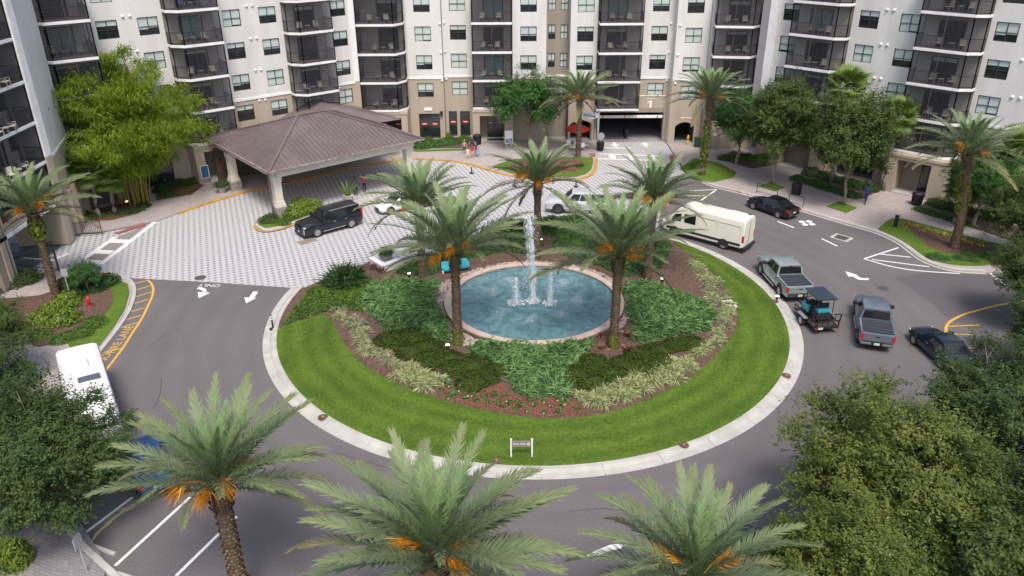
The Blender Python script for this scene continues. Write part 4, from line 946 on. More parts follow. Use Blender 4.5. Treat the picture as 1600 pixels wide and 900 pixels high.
for i, p in enumerate(MND):
    s = mounds[i][1] * 0.95; o = add('mound_shrub', mound_me[i % 3], None, (*p, 0.1), rv.uniform(0, 6), (s, s, s * 0.72))
    side = 'west' if i < 11 else 'east'
    tag(o, ORDN[i % 11] + ' clipped dark olive mound from the left, ' + side + ' side of the island', 'shrub', 'dark mound shrubs on the ' + side + ' side of the island')

var_m = mat('variegated_grass', (0.30, 0.35, 0.14), 0.6, c2=(0.42, 0.45, 0.235), scale=3, island=0.35, spec=0.3, sub=0.3)
def tuft_mesh(name, n, L, w, m, spread=1.0, bend=0.75, el0=0.5, el1=1.45, r0=0.12, seg=3):
    a = NR.uniform(0, 2 * np.pi, n); el = NR.uniform(el0, el1, n); D = np.stack([np.cos(a) * np.cos(el), np.sin(a) * np.cos(el), np.sin(el)], 1)
    P = np.stack([np.cos(a) * NR.uniform(0, r0, n), np.sin(a) * NR.uniform(0, r0, n), np.zeros(n)], 1)
    V, F = blades(P, D, NR.uniform(0.65, 1.1, n) * L, w, bend=bend, seg=seg)
    return np_mesh(name, V, F, m)
var_me = [tuft_mesh('variegated_grass_clump', 85, 0.8, 0.04, var_m, bend=0.6) for _ in range(4)]
var_dull = mat('variegated_grass_thin', (0.25, 0.27, 0.14), 0.6, c2=(0.36, 0.35, 0.22), scale=3, island=0.35, sub=0.3)
var_me2 = [tuft_mesh('variegated_grass_clump', 60, 0.7, 0.035, var_dull, bend=0.6) for _ in range(2)]
def clumps(line, wid, n, label, group, dull=0.0, sc=1.0):
    seg = [math.dist(line[i], line[i + 1]) for i in range(len(line) - 1)]; T = sum(seg)
    for i in range(n):
        t = (i + rv.random()) / n * T; k = 0
        while k < len(seg) - 1 and t > seg[k]: t -= seg[k]; k += 1
        u = t / seg[k]; a, b = Vector(line[k]), Vector(line[k + 1]); d = (b - a).normalized(); p = a.lerp(b, u) + Vector((-d.y, d.x)) * rv.uniform(-wid, wid)
        me = rv.choice(var_me2) if rv.random() < dull else rv.choice(var_me)
        s = rv.uniform(0.9, 1.25) * sc; o = add('variegated_grass_clump', me, None, (p.x, p.y, 0.1), rv.uniform(0, 6), (s, s, s)); tag(o, label, 'ornamental grass', group)
clumps([(-11.83, 47.75), (-10.66, 46.10), (-9.55, 43.97), (-8.26, 41.90), (-6.95, 40.27), (-5.81, 39.27)], 0.55, 42, 'arching cream striped grass clump in the west border strip', 'striped grass in the west border strip', 0.6)
clumps([(-6.45, 39.91), (-5.41, 39.00), (-4.50, 38.32)], 0.7, 22, 'bright cream striped grass clump at the west end of the flower bed', 'striped grass west of the flower bed', 0, 1.1)
clumps([(4.03, 36.57), (5.34, 37.18), (7.31, 38.40), (8.95, 39.40), (10.60, 40.52)], 0.75, 62, 'bright cream striped grass clump in the broad southeast border', 'striped grass in the southeast border', 0, 1.1)
clumps([(11.32, 41.40), (12.57, 42.92), (13.52, 44.71)], 0.5, 14, 'pale striped grass clump beside bare mulch east of the olive mounds', 'striped grass east of the mounds', 0.4)
clumps([(14.10, 45.05), (14.40, 46.62), (14.43, 49.06), (14.36, 51.30), (14.14, 53.25), (13.62, 55.33)], 0.6, 48, 'pale striped grass clump in the northeast border toward the cream van', 'striped grass in the northeast border', 0.5)

# flower bed: small green plants with a few pale blooms
fl_m = mat('bedding_leaf', (0.06, 0.13, 0.03), 0.7, c2=(0.09, 0.18, 0.04), scale=6, island=0.4, sub=0.2); fw_m = mat('pale_bloom', (0.50, 0.45, 0.24), 0.7)
def flower_mesh(k):
    d = rdir(46, 0.0); V, F = leaves(d * NR.uniform(0.06, 0.24, (46, 1)) * np.array([1, 1, 0.9]), d + NR.normal(0, 0.4, (46, 3)), 0.16, 0.5)
    d2 = rdir(max(k, 1), 0.3); V2, F2 = leaves(d2 * 0.23 + np.array([0, 0, 0.03]), d2, 0.10, 0.9); nf = len(F)
    V, F = join([(V, F), (V2, F2)]); return np_mesh('flowering_plant', V, F, [fl_m, fw_m], mi=np.r_[np.zeros(nf, int), np.ones(len(F2), int)])
fl_me = [flower_mesh(k) for k in (0, 0, 1, 3)]
for i, p in enumerate([(-3.75, 38.64), (-3.25, 37.58), (-3.65, 38.18), (-2.96, 38.23), (-3.01, 37.84), (-3.30, 37.33), (-2.61, 37.07), (-2.40, 37.97), (-2.22, 37.32), (-2.02, 36.81), (-1.70, 37.76), (-1.57, 37.12), (-1.41, 36.50), (-1.04, 37.37), (-0.85, 36.61), (-0.56, 36.12), (-0.43, 37.24), (-0.21, 36.55), (0.17, 35.99), (0.32, 36.73), (0.53, 36.29), (0.80, 35.69), (0.96, 36.78), (1.20, 36.29), (1.70, 36.65), (2.07, 36.22), (1.70, 35.62), (2.56, 36.83), (2.74, 36.27), (2.50, 35.67), (3.05, 36.76), (3.53, 35.96), (-4.02, 37.85), (-3.62, 37.20)]):
    o = add('flowering_plant', rv.choice(fl_me), None, (*p, 0.13), rv.uniform(0, 6), rv.uniform(0.85, 1.25)); tag(o, 'small low bedding plant in the red mulch strip below the junipers', 'plant', 'bedding plants in the red mulch')

# bromeliads
brom_m = mat('bromeliad_burgundy', (0.17, 0.045, 0.04), 0.5, c2=(0.34, 0.20, 0.12), scale=3, island=0.4, sub=0.2)
brom_me = tuft_mesh('bromeliad', 30, 0.75, 0.11, brom_m, bend=0.35, el0=0.25, el1=1.25, r0=0.06)
for p, s, l in (((7.40, 44.03), 1.0, 'burgundy bromeliad beside the right front palm trunk'), ((7.19, 42.12), 1.05, 'pale tipped bromeliad nearest the olive mounds'), ((5.61, 42.45), 0.8, 'small red bromeliad left of the right front palm trunk'), ((5.60, 43.97), 0.8, 'dark red bromeliad against the pool coping'), ((-4.00, 44.40), 0.8, 'dark bromeliad beside the left front palm trunk'), ((2.30, 59.25), 0.9, 'dark red cordyline behind the tall water jet')):
    o = add('bromeliad', brom_me, None, (*p, 0.12), rv.uniform(0, 6), s); tag(o, l, 'plant', 'bromeliads on the island')
burg_m = mat('burgundy_leaf', (0.10, 0.02, 0.025), 0.6, c2=(0.17, 0.04, 0.04), scale=4, island=0.4)
burg_me = bush_mesh('burgundy_shrub', 500, burg_m, 0.16, 0.9)
for p, s, l in (((-10.35, 54.58), 0.45, 'burgundy leafed shrub at the corner of the white planter wall'), ((-9.70, 54.12), 0.45, 'second burgundy shrub under the white planter wall')):
    o = add('burgundy_shrub', burg_me, None, (*p, 0.1), 0, s); tag(o, l, 'shrub')
spike_m = mat('dark_spiky_green', (0.030, 0.070, 0.020), 0.6, c2=(0.055, 0.105, 0.035), scale=2, island=0.4, sub=0.15)
spike_me = bush_mesh('spiky_shrub', 900, spike_m, 0.05, 0.85, shag=0.45)
o = add('spiky_shrub', spike_me, None, (*(-12.02, 51.83), 0.05), 0, (1.75, 1.55, 1.6)); tag(o, 'large dark spiky leafed shrub where pavers meet the island', 'shrub')
for p, s in (((-0.51, 62.04), 0.9), ((0.67, 62.03), 0.8), ((3.36, 61.99), 1.0), ((4.59, 61.97), 0.8)):
    o = add('spiky_shrub', spike_me, None, (*p, 0.3), rv.uniform(0, 6), (s * 1.2, s, s)); tag(o, 'dark spiky shrub in the row behind the tall water jet', 'shrub', 'spiky shrubs behind the jet')

# white planter walls and terrace on the far left side of the island
tw = thing('planter_wall', 'low white L-shaped planter wall with cap beside the potted shrub', 'wall')
def wall_run(pts, h, w=0.32):
    for i in range(len(pts) - 1):
        a, b = Vector((*pts[i], 0)), Vector((*pts[i + 1], 0)); d = (b - a).normalized() * 0.15
        MB().bar(a + Vector((0, 0, h / 2)), b + Vector((0, 0, h / 2)), w, h).build('wall_face', trim_w, tw); MB().bar(a - d + Vector((0, 0, h + 0.041)), b + d + Vector((0, 0, h + 0.041 + 0.003 * i)), w + 0.14, 0.08).build('wall_cap', trim_w, tw)
wall_run([(-10.65, 55.29), (-9.59, 54.00), (-7.41, 56.08), (-4.79, 57.66)], 0.6)
MB().bar((*(-8.96, 57.34), 0.2), (*(-6.80, 59.11), 0.2), 0.35, 0.4).build('seat_wall', trim_w, tw)
pot_m = mat('grey_stone_pot', (0.42, 0.41, 0.39), 0.8, c2=(0.33, 0.32, 0.31), scale=3)
pt = thing('planter_pot', 'white square tapered pot with round green shrub on the wall corner', 'planter', (*(-9.69, 56.11), 0.0), R(20))
MB().lathe([(0.38, 0), (0.40, 0.1), (0.52, 0.62), (0.56, 0.66), (0.52, 0.7), (0.1, 0.68)], 4).build('pot', pot_m, pt)
add('shrub', bush_mesh('shrub', 700, north_m, 0.12, 0.85), pt, (0, 0, 0.66), 0, 0.72)
pt = thing('planter_bowl', 'small brown bowl planter behind the left rear palm', 'planter', (*(-7.64, 57.32), 0.0))
MB().lathe([(0.22, 0), (0.42, 0.3), (0.45, 0.42), (0.4, 0.42), (0.1, 0.36)], 16).build('pot', mat('brown_pot', (0.16, 0.075, 0.045), 0.6), pt, angle=40)
add('shrub', burg_me, pt, (0, 0, 0.36), 0, 0.3)
# teal covered boat-like bench by the pool
tl = thing('equipment_cover', 'teal sloping equipment cover on a dark base beside the pool', 'equipment cover', (*(-4.22, 54.05), 0.1), R(22)); tl.scale = (0.85, 0.85, 0.8)
teal = mat('teal_paint', (0.02, 0.27, 0.34), 0.35, c2=(0.03, 0.32, 0.38), scale=2, coat=0.4); blk = mat('black_rubber', (0.018, 0.018, 0.02), 0.7)
MB().prism([(-1.15, -0.35), (1.15, -0.35), (1.3, 0), (1.15, 0.4), (-1.15, 0.4), (-1.3, 0)], 0.28, [0.45, 0.45, 0.62, 0.95, 0.95, 0.62]).build('cover', teal, tl, angle=30)
MB().box(-1.05, 1.05, -0.28, 0.34, 0, 0.279).build('base', blk, tl); MB().box(-1.28, -1.18, -0.3, -0.1, 0.05, 0.3).build('corner_light', trim_w, tl)

# ------------------------------------------------------------------ fountain pool
cop_m = mat('pink_stone_coping', (0.55, 0.43, 0.36), 0.75, c2=(0.48, 0.37, 0.31), scale=2.5, detail=8, c3=(0.36, 0.28, 0.235), scale3=0.9, amt3=0.4, bump=0.2, bscale=25)
pool_floor_m = mat('pool_plaster', (0.10, 0.17, 0.215), 0.6, c2=(0.16, 0.235, 0.27), scale=0.5, detail=8, lo=0.35, hi=0.7)
def water_mat():
    m = bpy.data.materials.new('fountain_water'); m.use_nodes = True; N = m.node_tree.nodes; L = m.node_tree.links; b = N['Principled BSDF']
    tc = N.new('ShaderNodeTexCoord'); n1 = N.new('ShaderNodeTexNoise'); n1.inputs['Scale'].default_value = 1.1; n1.inputs['Detail'].default_value = 8; n1.inputs['Distortion'].default_value = 1.2
    L.new(tc.outputs['Object'], n1.inputs['Vector'])
    rp = N.new('ShaderNodeValToRGB'); e = rp.color_ramp.elements; e[0].position = 0.35; e[0].color = (0.080, 0.185, 0.210, 1); e[1].position = 0.72; e[1].color = (0.21, 0.37, 0.41, 1)
    L.new(n1.outputs[0], rp.inputs[0]); L.new(rp.outputs[0], b.inputs['Base Color'])
    b.inputs['Roughness'].default_value = 0.13; b.inputs['IOR'].default_value = 1.33; b.inputs['Specular IOR Level'].default_value = 0.5; b.inputs['Transmission Weight'].default_value = 0.25
    n2 = N.new('ShaderNodeTexNoise'); n2.inputs['Scale'].default_value = 3.5; n2.inputs['Detail'].default_value = 6; n2.inputs['Distortion'].default_value = 0.8; L.new(tc.outputs['Object'], n2.inputs['Vector'])
    bp = N.new('ShaderNodeBump'); bp.inputs['Strength'].default_value = 0.4; bp.inputs['Distance'].default_value = 0.06; L.new(n2.outputs[0], bp.inputs['Height']); L.new(bp.outputs[0], b.inputs['Normal'])
    return m
fp = thing('fountain', 'round pink rimmed fountain pool in the middle of the island', 'fountain', (*PC, 0))
wall_p = MB().lathe([(6.0, 0.0), (6.0, 0.36), (5.72, 0.36), (5.72, -0.2)], 96, cap=False); wall_p.build('basin_wall', cop_m, fp)
MB().lathe([(5.72, 0.14), (0.01, 0.14)], 64, cap=False).build('basin_floor', pool_floor_m, fp)
MB().lathe([(5.72, 0.27), (3, 0.27), (1, 0.27), (0.01, 0.27)], 96, cap=False).build('water_surface', water_mat(), fp)
for k in range(36):
    a0, a1 = k * 10 + 0.12, k * 10 + 9.88; o_, i_ = [], []
    mb = MB(); poly = arc(0, 0, 6.14, a0, a1, 4) + arc(0, 0, 5.66, a1, a0, 4); mb.prism(poly, 0.362, 0.45); mb.build('coping_stone', cop_m, fp)
# foam and jets
foam = mat('white_water', (0.82, 0.86, 0.88), 0.35, c2=(0.65, 0.72, 0.76), scale=5, sub=0.35)
def spray_mat(top=0.75):
    m = bpy.data.materials.new('water_spray'); m.use_nodes = True; N = m.node_tree.nodes; L = m.node_tree.links; b = N['Principled BSDF']
    b.inputs['Base Color'].default_value = (0.85, 0.89, 0.92, 1); b.inputs['Roughness'].default_value = 0.3
    t = N.new('ShaderNodeBsdfTransparent'); x = N.new('ShaderNodeMixShader'); nz = N.new('ShaderNodeTexNoise'); nz.inputs['Scale'].default_value = 4; nz.inputs['Detail'].default_value = 8
    tc = N.new('ShaderNodeTexCoord'); mp = N.new('ShaderNodeMapping'); mp.inputs['Scale'].default_value = (3, 3, 0.7); L.new(tc.outputs['Object'], mp.inputs[0]); L.new(mp.outputs[0], nz.inputs['Vector'])
    r = N.new('ShaderNodeMapRange'); r.inputs[1].default_value = 0.42; r.inputs[2].default_value = 0.68; r.inputs[4].default_value = top; L.new(nz.outputs[0], r.inputs[0]); L.new(r.outputs[0], x.inputs[0])
    L.new(t.outputs[0], x.inputs[1]); L.new(b.outputs[0], x.inputs[2]); L.new(x.outputs[0], N['Material Output'].inputs['Surface']); return m
spray = spray_mat(); thin_spray = spray_mat(0.32)
def jet(p, h, r0, r1, label, drift=0.0, drops=900):
    j = thing('water_jet', label, 'water jet', (*p, 0.27)); k = 10; n = 26
    def shell(scale, seed, m, name, r=(r0, r1)):
        mb = MB(); rows = []
        for i in range(n + 1):
            t = i / n; rr = (r[0] + (r[1] - r[0]) * t) * scale * (0.75 + 0.5 * abs(noise.noise((seed, t * 9, 0)))) * (1.0 if t < 0.93 else (1 - t) / 0.07 * 0.9 + 0.1)
            rows.append([(rr * math.cos(2 * math.pi * q / k) * (1 + 0.35 * noise.noise((seed, q, t * 14))) + drift * t * t * 0.3 * scale, rr * math.sin(2 * math.pi * q / k) * (1 + 0.35 * noise.noise((seed + 3, q, t * 14))), t * h) for q in range(k)])
        for i in range(n):
            for q in range(k): mb.face([rows[i][q], rows[i][(q + 1) % k], rows[i + 1][(q + 1) % k], rows[i + 1][q]])
        mb.build(name, m, j, smooth=True)
    shell(1.0, 1.3, foam, 'water_column'); shell(1.9, 4.7, spray, 'spray')
    z = NR.random(drops) ** 0.8 * h; rad = np.abs(NR.normal(0, 1, drops)) * (r0 + r1) * 0.9 * (1.4 - z / h * 0.5); a = NR.uniform(0, 2 * np.pi, drops)
    P = np.stack([rad * np.cos(a) + drift * (1 - z / h) * NR.random(drops), rad * np.sin(a), z], 1); V, F = leaves(P, rdir(drops), NR.uniform(0.03, 0.075, drops), 0.8)
    o = add('droplets', np_mesh('droplets', V, F, foam), j); o['kind'] = 'stuff'
    nb = 260; a = NR.uniform(0, 2 * np.pi, nb); rad = NR.random(nb) ** 0.6 * (r0 * 3.6); P = np.stack([rad * np.cos(a), rad * np.sin(a), NR.uniform(0.0, 0.12, nb)], 1); V, F = leaves(P, NR.normal(0, .4, (nb, 3)) + np.array([0, 0, 1]), NR.uniform(0.06, 0.2, nb), 0.7)
    o = add('foam_ring', np_mesh('foam_ring', V, F, foam), j); o['kind'] = 'stuff'
jet((1.45, 48.65), 6.25, 0.15, 0.17, 'tall white central water jet of the fountain', -0.9, 1500)
jet((0.26, 48.3), 2.0, 0.17, 0.10, 'short white water jet left of the tall jet', 0, 300)
jet((2.6, 48.2), 2.9, 0.15, 0.06, 'slim white water jet right of the tall jet', 0, 300)
# low bell sprays round the basin
for i, p in enumerate([(-1.35, 49.95), (-0.78, 47.05), (1.25, 45.86), (3.26, 46.55), (4.48, 48.59), (3.68, 51.34), (-0.23, 51.70)]):
    b = MB(); k = 14
    prof = [(0.02, 0.0), (0.03, 0.26), (0.14, 0.36), (0.30, 0.31), (0.42, 0.16), (0.47, 0.0)]
    b.lathe(prof, k, cap=False); o = b.build('bell_spray', thin_spray, loc=(*p, 0.27), smooth=True, rot=i * 0.7); tag(o, 'low bell shaped water spray in the outer ring of the pool', 'water spray', 'low bell sprays in the pool')

# river stones round the rim
rock_m = mat('river_stone', (0.40, 0.345, 0.31), 0.85, c2=(0.30, 0.22, 0.195), scale=3, island=0.5)
def stones(a0, a1, r0, r1, n, label):
    a = np.radians(NR.uniform(a0, a1, n)); r = NR.uniform(r0, r1, n); P = np.stack([PC[0] + r * np.cos(a), PC[1] + r * np.sin(a), NR.uniform(0.1, 0.2, n)], 1)
    oct_ = np.array([(1, 0, 0), (0, 1, 0), (-1, 0, 0), (0, -1, 0), (0, 0, 0.7), (0, 0, -0.7)]); s = NR.uniform(0.05, 0.11, (n, 1, 1)) * NR.uniform(0.7, 1.3, (n, 1, 3)); th = NR.uniform(0, 6.28, n); c, sn = np.cos(th), np.sin(th)
    v = oct_[None] * s; V = np.stack([v[..., 0] * c[:, None] - v[..., 1] * sn[:, None], v[..., 0] * sn[:, None] + v[..., 1] * c[:, None], v[..., 2]], 2) + P[:, None]
    f = np.array([(0, 1, 4), (1, 2, 4), (2, 3, 4), (3, 0, 4)]); F = (np.arange(n) * 6)[:, None, None] + f
    tag(add('river_stones', np_mesh('river_stones', V.reshape(-1, 3), F.reshape(-1, 3), rock_m)), label, 'stones', kind='stuff')
stones(148, 238, 6.2, 7.3, 1700, 'pale river stones along the left rim of the pool'); stones(30, 148, 6.2, 7.0, 1700, 'pale river stones along the far rim of the pool'); stones(-40, 30, 6.2, 6.6, 500, 'pale river stones along the right rim of the pool')

# ------------------------------------------------------------------ palms
frond_new = mat('frond_fresh', (0.175, 0.275, 0.110), 0.55, c2=(0.225, 0.33, 0.145), scale=2, island=0.18, spec=0.3, sub=0.25)
def frond_mat(name, base, mid, tip):
    """sage leaf that yellows towards the tip of an older frond"""
    m = mat(name, base, 0.55, c2=mid, scale=1.8, island=0.2, spec=0.3, sub=0.22)
    N, L = m.node_tree.nodes, m.node_tree.links; b = N['Principled BSDF']; src = b.inputs['Base Color'].links[0].from_socket
    tc = N.new('ShaderNodeTexCoord'); sp = N.new('ShaderNodeSeparateXYZ'); L.new(tc.outputs['Object'], sp.inputs[0])
    r = N.new('ShaderNodeMapRange'); r.inputs[1].default_value = 2.3; r.inputs[2].default_value = 3.9; r.inputs[4].default_value = 0.8; L.new(sp.outputs[0], r.inputs[0])
    x = N.new('ShaderNodeMix'); x.data_type = 'RGBA'; L.new(r.outputs[0], x.inputs[0]); L.new(src, x.inputs[6]); x.inputs[7].default_value = (*tip, 1)
    L.new(x.outputs[2], b.inputs['Base Color'])
    for n in N:
        if n.type == 'BSDF_TRANSLUCENT': L.new(x.outputs[2], n.inputs[0])
    return m
frond_mid = frond_mat('frond_sage', (0.150, 0.212, 0.108), (0.205, 0.270, 0.140), (0.225, 0.250, 0.11))
frond_old = frond_mat('frond_olive', (0.150, 0.182, 0.095), (0.200, 0.225, 0.125), (0.30, 0.25, 0.10))
def frond_mesh(m, L=3.9, bend=0.9, n=88, lw=0.040, ll=0.60, twist=0.0):
    """feather frond: local +X outwards, curving down by bend radians"""
    ts = np.linspace(0, 1, 40); angs = -bend * ts ** 1.4; xs = np.concatenate([[0], np.cumsum(np.cos(angs[:-1]) * L / 39)]); zs = np.concatenate([[0], np.cumsum(np.sin(angs[:-1]) * L / 39)])
    t = np.repeat(np.linspace(0.10, 0.995, n), 2); side = np.tile([1, -1], n).astype(float); t = np.clip(t + NR.normal(0, 0.004, 2 * n), 0.08, 1)
    px, pz, pa = np.interp(t, ts, xs), np.interp(t, ts, zs), np.interp(t, ts, angs)
    prof = np.clip(np.interp(t, [0.08, 0.2, 0.45, 0.75, 1.0], [0.45, 0.8, 1.0, 0.8, 0.45]), 0, 1) * ll * NR.uniform(0.85, 1.12, 2 * n)
    fw = np.interp(t, [0, 0.5, 1], [0.5, 0.8, 1.25]) + NR.normal(0, 0.10, 2 * n); lift = NR.uniform(0.15, 0.75, 2 * n)
    # leaflet direction in the rachis frame: forward, sideways, up
    f, s_, u = np.sin(fw), np.cos(fw) * side * np.cos(lift), np.cos(fw) * np.sin(lift) + 0.05
    D = np.stack([f * np.cos(pa) - u * np.sin(pa), s_, f * np.sin(pa) + u * np.cos(pa)], 1); D /= np.linalg.norm(D, axis=1, keepdims=True)
    P = np.stack([px, np.zeros(2 * n), pz], 1)
    V, F = blades(P, D, prof, lw, up=np.array([0.2, 0.0, 1.0]), bend=0.16, seg=2)
    V2, F2 = [], []; 
    for i in range(0, 40, 3):
        w = 0.045 * (1 - ts[i]) + 0.008; h = w * 0.6
        V2 += [(xs[i], -w, zs[i]), (xs[i], 0, zs[i] + h), (xs[i], w, zs[i]), (xs[i], 0, zs[i] - h)]
    nr = len(V2) // 4
    for i in range(nr - 1):
        for j in range(4): F2.append((4 * i + j, 4 * i + (j + 1) % 4, 4 * i + 4 + (j + 1) % 4, 4 * i + 4 + j))
    V, F = join([(V, F), (np.array(V2), np.array(F2))])
    return np_mesh('frond', V, F, m)
FN = [frond_mesh(frond_new, 3.3, b) for b in (0.25, 0.45)]
FM = [frond_mesh(frond_mid, 3.9, b) for b in (0.5, 0.7, 0.9, 0.8)]
FO = [frond_mesh(frond_old, 3.9, b, lw=0.038) for b in (0.8, 1.1, 0.95)]
trunk_m = mat('palm_trunk_bark', (0.10, 0.068, 0.045), 0.95, c2=(0.20, 0.145, 0.10), scale=7, detail=5, bump=0.8, bscale=18)
boot_m = mat('palm_leaf_base', (0.24, 0.175, 0.105), 0.9, c2=(0.13, 0.085, 0.05), scale=6, island=0.35)
fruit_m = mat('orange_date_strands', (0.78, 0.36, 0.03), 0.6, c2=(0.62, 0.25, 0.02), scale=3, island=0.3, sub=0.2)
moss_m = mat('trunk_moss', (0.105, 0.135, 0.012), 0.95, c2=(0.16, 0.19, 0.02), scale=4, island=0.35)
ivy_m = mat('climbing_ivy', (0.17, 0.21, 0.018), 0.6, c2=(0.10, 0.15, 0.016), scale=2, island=0.4, sub=0.25)
def fruit_mesh(n=130, L=0.95):
    st = MB(); st.tube([(0, 0, 0), (0.35, 0, 0.18), (0.75, 0, 0.16), (0.95, 0, 0.02)], [0.03, 0.028, 0.025, 0.02], 5)
    a = NR.normal(0, 0.5, n); el = NR.normal(-0.5, 0.45, n); D = np.stack([np.cos(a) * np.cos(el), np.sin(a) * np.cos(el), np.sin(el)], 1)
    t = NR.uniform(0.55, 1.0, n); P = np.stack([0.95 * t, np.zeros(n), 0.17 - 0.15 * np.clip(t - 0.75, 0, 1) * 4], 1)
    V, F = blades(P, D, NR.uniform(0.3, 0.6, n), 0.032, bend=0.5, seg=2)
    cv, cf = np.array(st.v), np.array([f for f in st.f if len(f) == 4]); V, F = join([(V, F), (cv, cf)]); return np_mesh('fruit_cluster', V, F, fruit_m)
FR_ME = [fruit_mesh() for _ in range(3)]
def trunk_mesh(h, r, seed, lean=0.0):
    """shaft with a spiral of cut leaf bases, swelling below the crown"""
    mb = MB(); n = 18; rg = random.Random(seed)
    ctr = lambda z: (lean * (z / h) ** 1.5, 0.25 * lean * math.sin(z / h * 2.5))
    rad = lambda z: r * (1.12 - 0.18 * min(1, z / (h * 0.5)) + (0.40 * max(0, (z - h * 0.80) / (h * 0.2)) ** 1.3))
    mb.tube([(*ctr(z), z) for z in [h * i / n for i in range(n + 1)]], [rad(h * i / n) * (1 + 0.05 * rg.uniform(-1, 1)) for i in range(n + 1)], 12)
    tv, tf = np.array(mb.v), np.array([f for f in mb.f if len(f) == 4]); nt = len(tf)
    rows = int(h / 0.17); bv, bf = [], []
    for i in range(rows):
        z = 0.1 + i * 0.17; k = 10
        for j in range(k):
            a = 2 * math.pi * (j + 0.5 * (i % 2)) / k + rg.uniform(-0.05, 0.05); cx, cy = ctr(z); rr = rad(z); c, s = math.cos(a), math.sin(a); up = z > h * 0.82
            out = rg.uniform(0.05, 0.085) * (2.4 if up else 1.0); w = 0.085; b = len(bv)
            def pt(rr_, t, zz): return (cx + rr_ * c - t * s, cy + rr_ * s + t * c, zz)
            bv += [pt(rr * 0.95, -w, z), pt(rr * 0.95, w, z), pt(rr + out, w * 0.6, z + 0.10 + out * 0.7), pt(rr + out, -w * 0.6, z + 0.10 + out * 0.7), pt(rr * 0.95, 0, z + 0.16)]
            bf += [(b, b + 1, b + 2, b + 3), (b + 3, b + 2, b + 4, b + 4)]
    V, F = join([(tv, tf), (np.array(bv), np.array(bf))])
    me = bpy.data.meshes.new('trunk'); me.from_pydata([tuple(v) for v in V], [], [tuple(dict.fromkeys(int(q) for q in f)) for f in F])
    me.materials.append(trunk_m); me.materials.append(boot_m); me.polygons.foreach_set('material_index', [0] * nt + [1] * (len(F) - nt)); return me
def date_palm(p, h, label, seed, r=0.24, n=50, fruits=5, moss=0.0, ivy=None, lean=0.0, sc=1.0, fl=1.0, drop=0.0, z=0.1):
    rg = random.Random(seed); t = thing('date_palm', label, 'palm tree', (*p, z), rg.uniform(0, 6.28) if not lean else (0 if lean > 0 else math.pi), 'date palms')
    add('trunk', trunk_mesh(h, r, seed, abs(lean)), t)
    top = Vector((abs(lean), 0.25 * abs(lean) * math.sin(2.5), h))
    for i in range(n):
        u = (i + 0.5) / n; az = i * 2.39996 + rg.uniform(-0.15, 0.15)
        el = R(84 - 82 * u ** 0.95 - drop * u) + rg.uniform(-0.09, 0.09) - (rg.uniform(0.3, 0.9) if u > 0.8 and rg.random() < 0.1 else 0)
        if el < R(34) and abs((az + t.rotation_euler.z + math.pi / 2 + math.pi) % (2 * math.pi) - math.pi) < R(62) and rg.random() < 0.88: continue   # old fronds pruned off
        me = rg.choice(FN if u < 0.2 else (FM if u < 0.72 else FO)); s = (0.72 + 0.33 * min(1, u / 0.35)) * fl * rg.uniform(0.93, 1.07) * sc
        b = top + Vector((math.cos(az), math.sin(az), 0)) * (0.05 + 0.2 * u) + Vector((0, 0, 0.3 - 0.45 * u))
        add('frond', me, t, mtx=Matrix.Translation(b) @ Matrix.Rotation(az, 4, 'Z') @ Matrix.Rotation(-el, 4, 'Y') @ Matrix.Rotation(rg.uniform(-0.35, 0.35), 4, 'X') @ Matrix.Diagonal((s, s, s, 1)))
    for i in range(fruits):
        az = i * 6.28 / max(1, fruits) + rg.uniform(-0.5, 0.5); el = rg.uniform(0.1, 0.95); b = top + Vector((math.cos(az), math.sin(az), 0)) * 0.2 + Vector((0, 0, 0.05)); s = rg.uniform(0.85, 1.3) * sc
        add('fruit_cluster', rg.choice(FR_ME), t, mtx=Matrix.Translation(b) @ Matrix.Rotation(az, 4, 'Z') @ Matrix.Rotation(-el, 4, 'Y') @ Matrix.Diagonal((s, s, s, 1)))
    if moss:
        k = 700; zz = NR.random(k) ** 1.3 * moss; a = NR.uniform(0, 6.28, k); rr = r * 1.12 + 0.05; d = np.stack([np.cos(a), np.sin(a), NR.normal(0, .3, k)], 1); V, F = leaves(np.stack([rr * np.cos(a), rr * np.sin(a), zz], 1), d, NR.uniform(0.06, 0.13, k), 0.8); add('moss', np_mesh('moss', V, F, moss_m), t)['kind'] = 'stuff'
    if ivy:
        z0, z1 = ivy; k = 420; zz = NR.uniform(z0, z1, k); a = NR.uniform(0, 6.28, k); u = (zz - z0) / (z1 - z0); rr = r * 1.0 + 0.10 + 0.26 * np.sin(u * np.pi) * NR.random(k); cx = abs(lean) * (zz / h) ** 1.5
        d = np.stack([np.cos(a), np.sin(a), NR.normal(-0.2, .4, k)], 1); V, F = leaves(np.stack([cx + rr * np.cos(a), rr * np.sin(a), zz], 1), d, NR.uniform(0.16, 0.34, k), 0.75); add('climbing_ivy', np_mesh('climbing_ivy', V, F, ivy_m), t)['kind'] = 'stuff'
    return t
date_palm((-3.39, 43.09), 6.1, 'date palm in front of the pool on the left, mossy trunk foot', 1, moss=1.2, fl=1.22)
date_palm((6.26, 42.60), 6.1, 'date palm in front of the pool on the right, beside the bromeliads', 2, moss=1.0, fruits=7, fl=1.22)
date_palm((-6.53, 52.63), 5.6, 'date palm left behind the pool beside the white planter wall', 3)
date_palm((1.95, 56.2), 6.1, 'date palm straight behind the tall water jet', 4, fruits=6)
date_palm((9.9, 52.4), 6.1, 'date palm right behind the pool toward the cream van', 5, fruits=6)
date_palm((7.17, 82.82), 6.3, 'date palm beside the red umbrella and garage mouth', 6, fruits=4)
date_palm((19.14, 76.47), 7.7, 'tall date palm right of the garage with ivy on its trunk', 7, fruits=3, ivy=(1.2, 5.6))
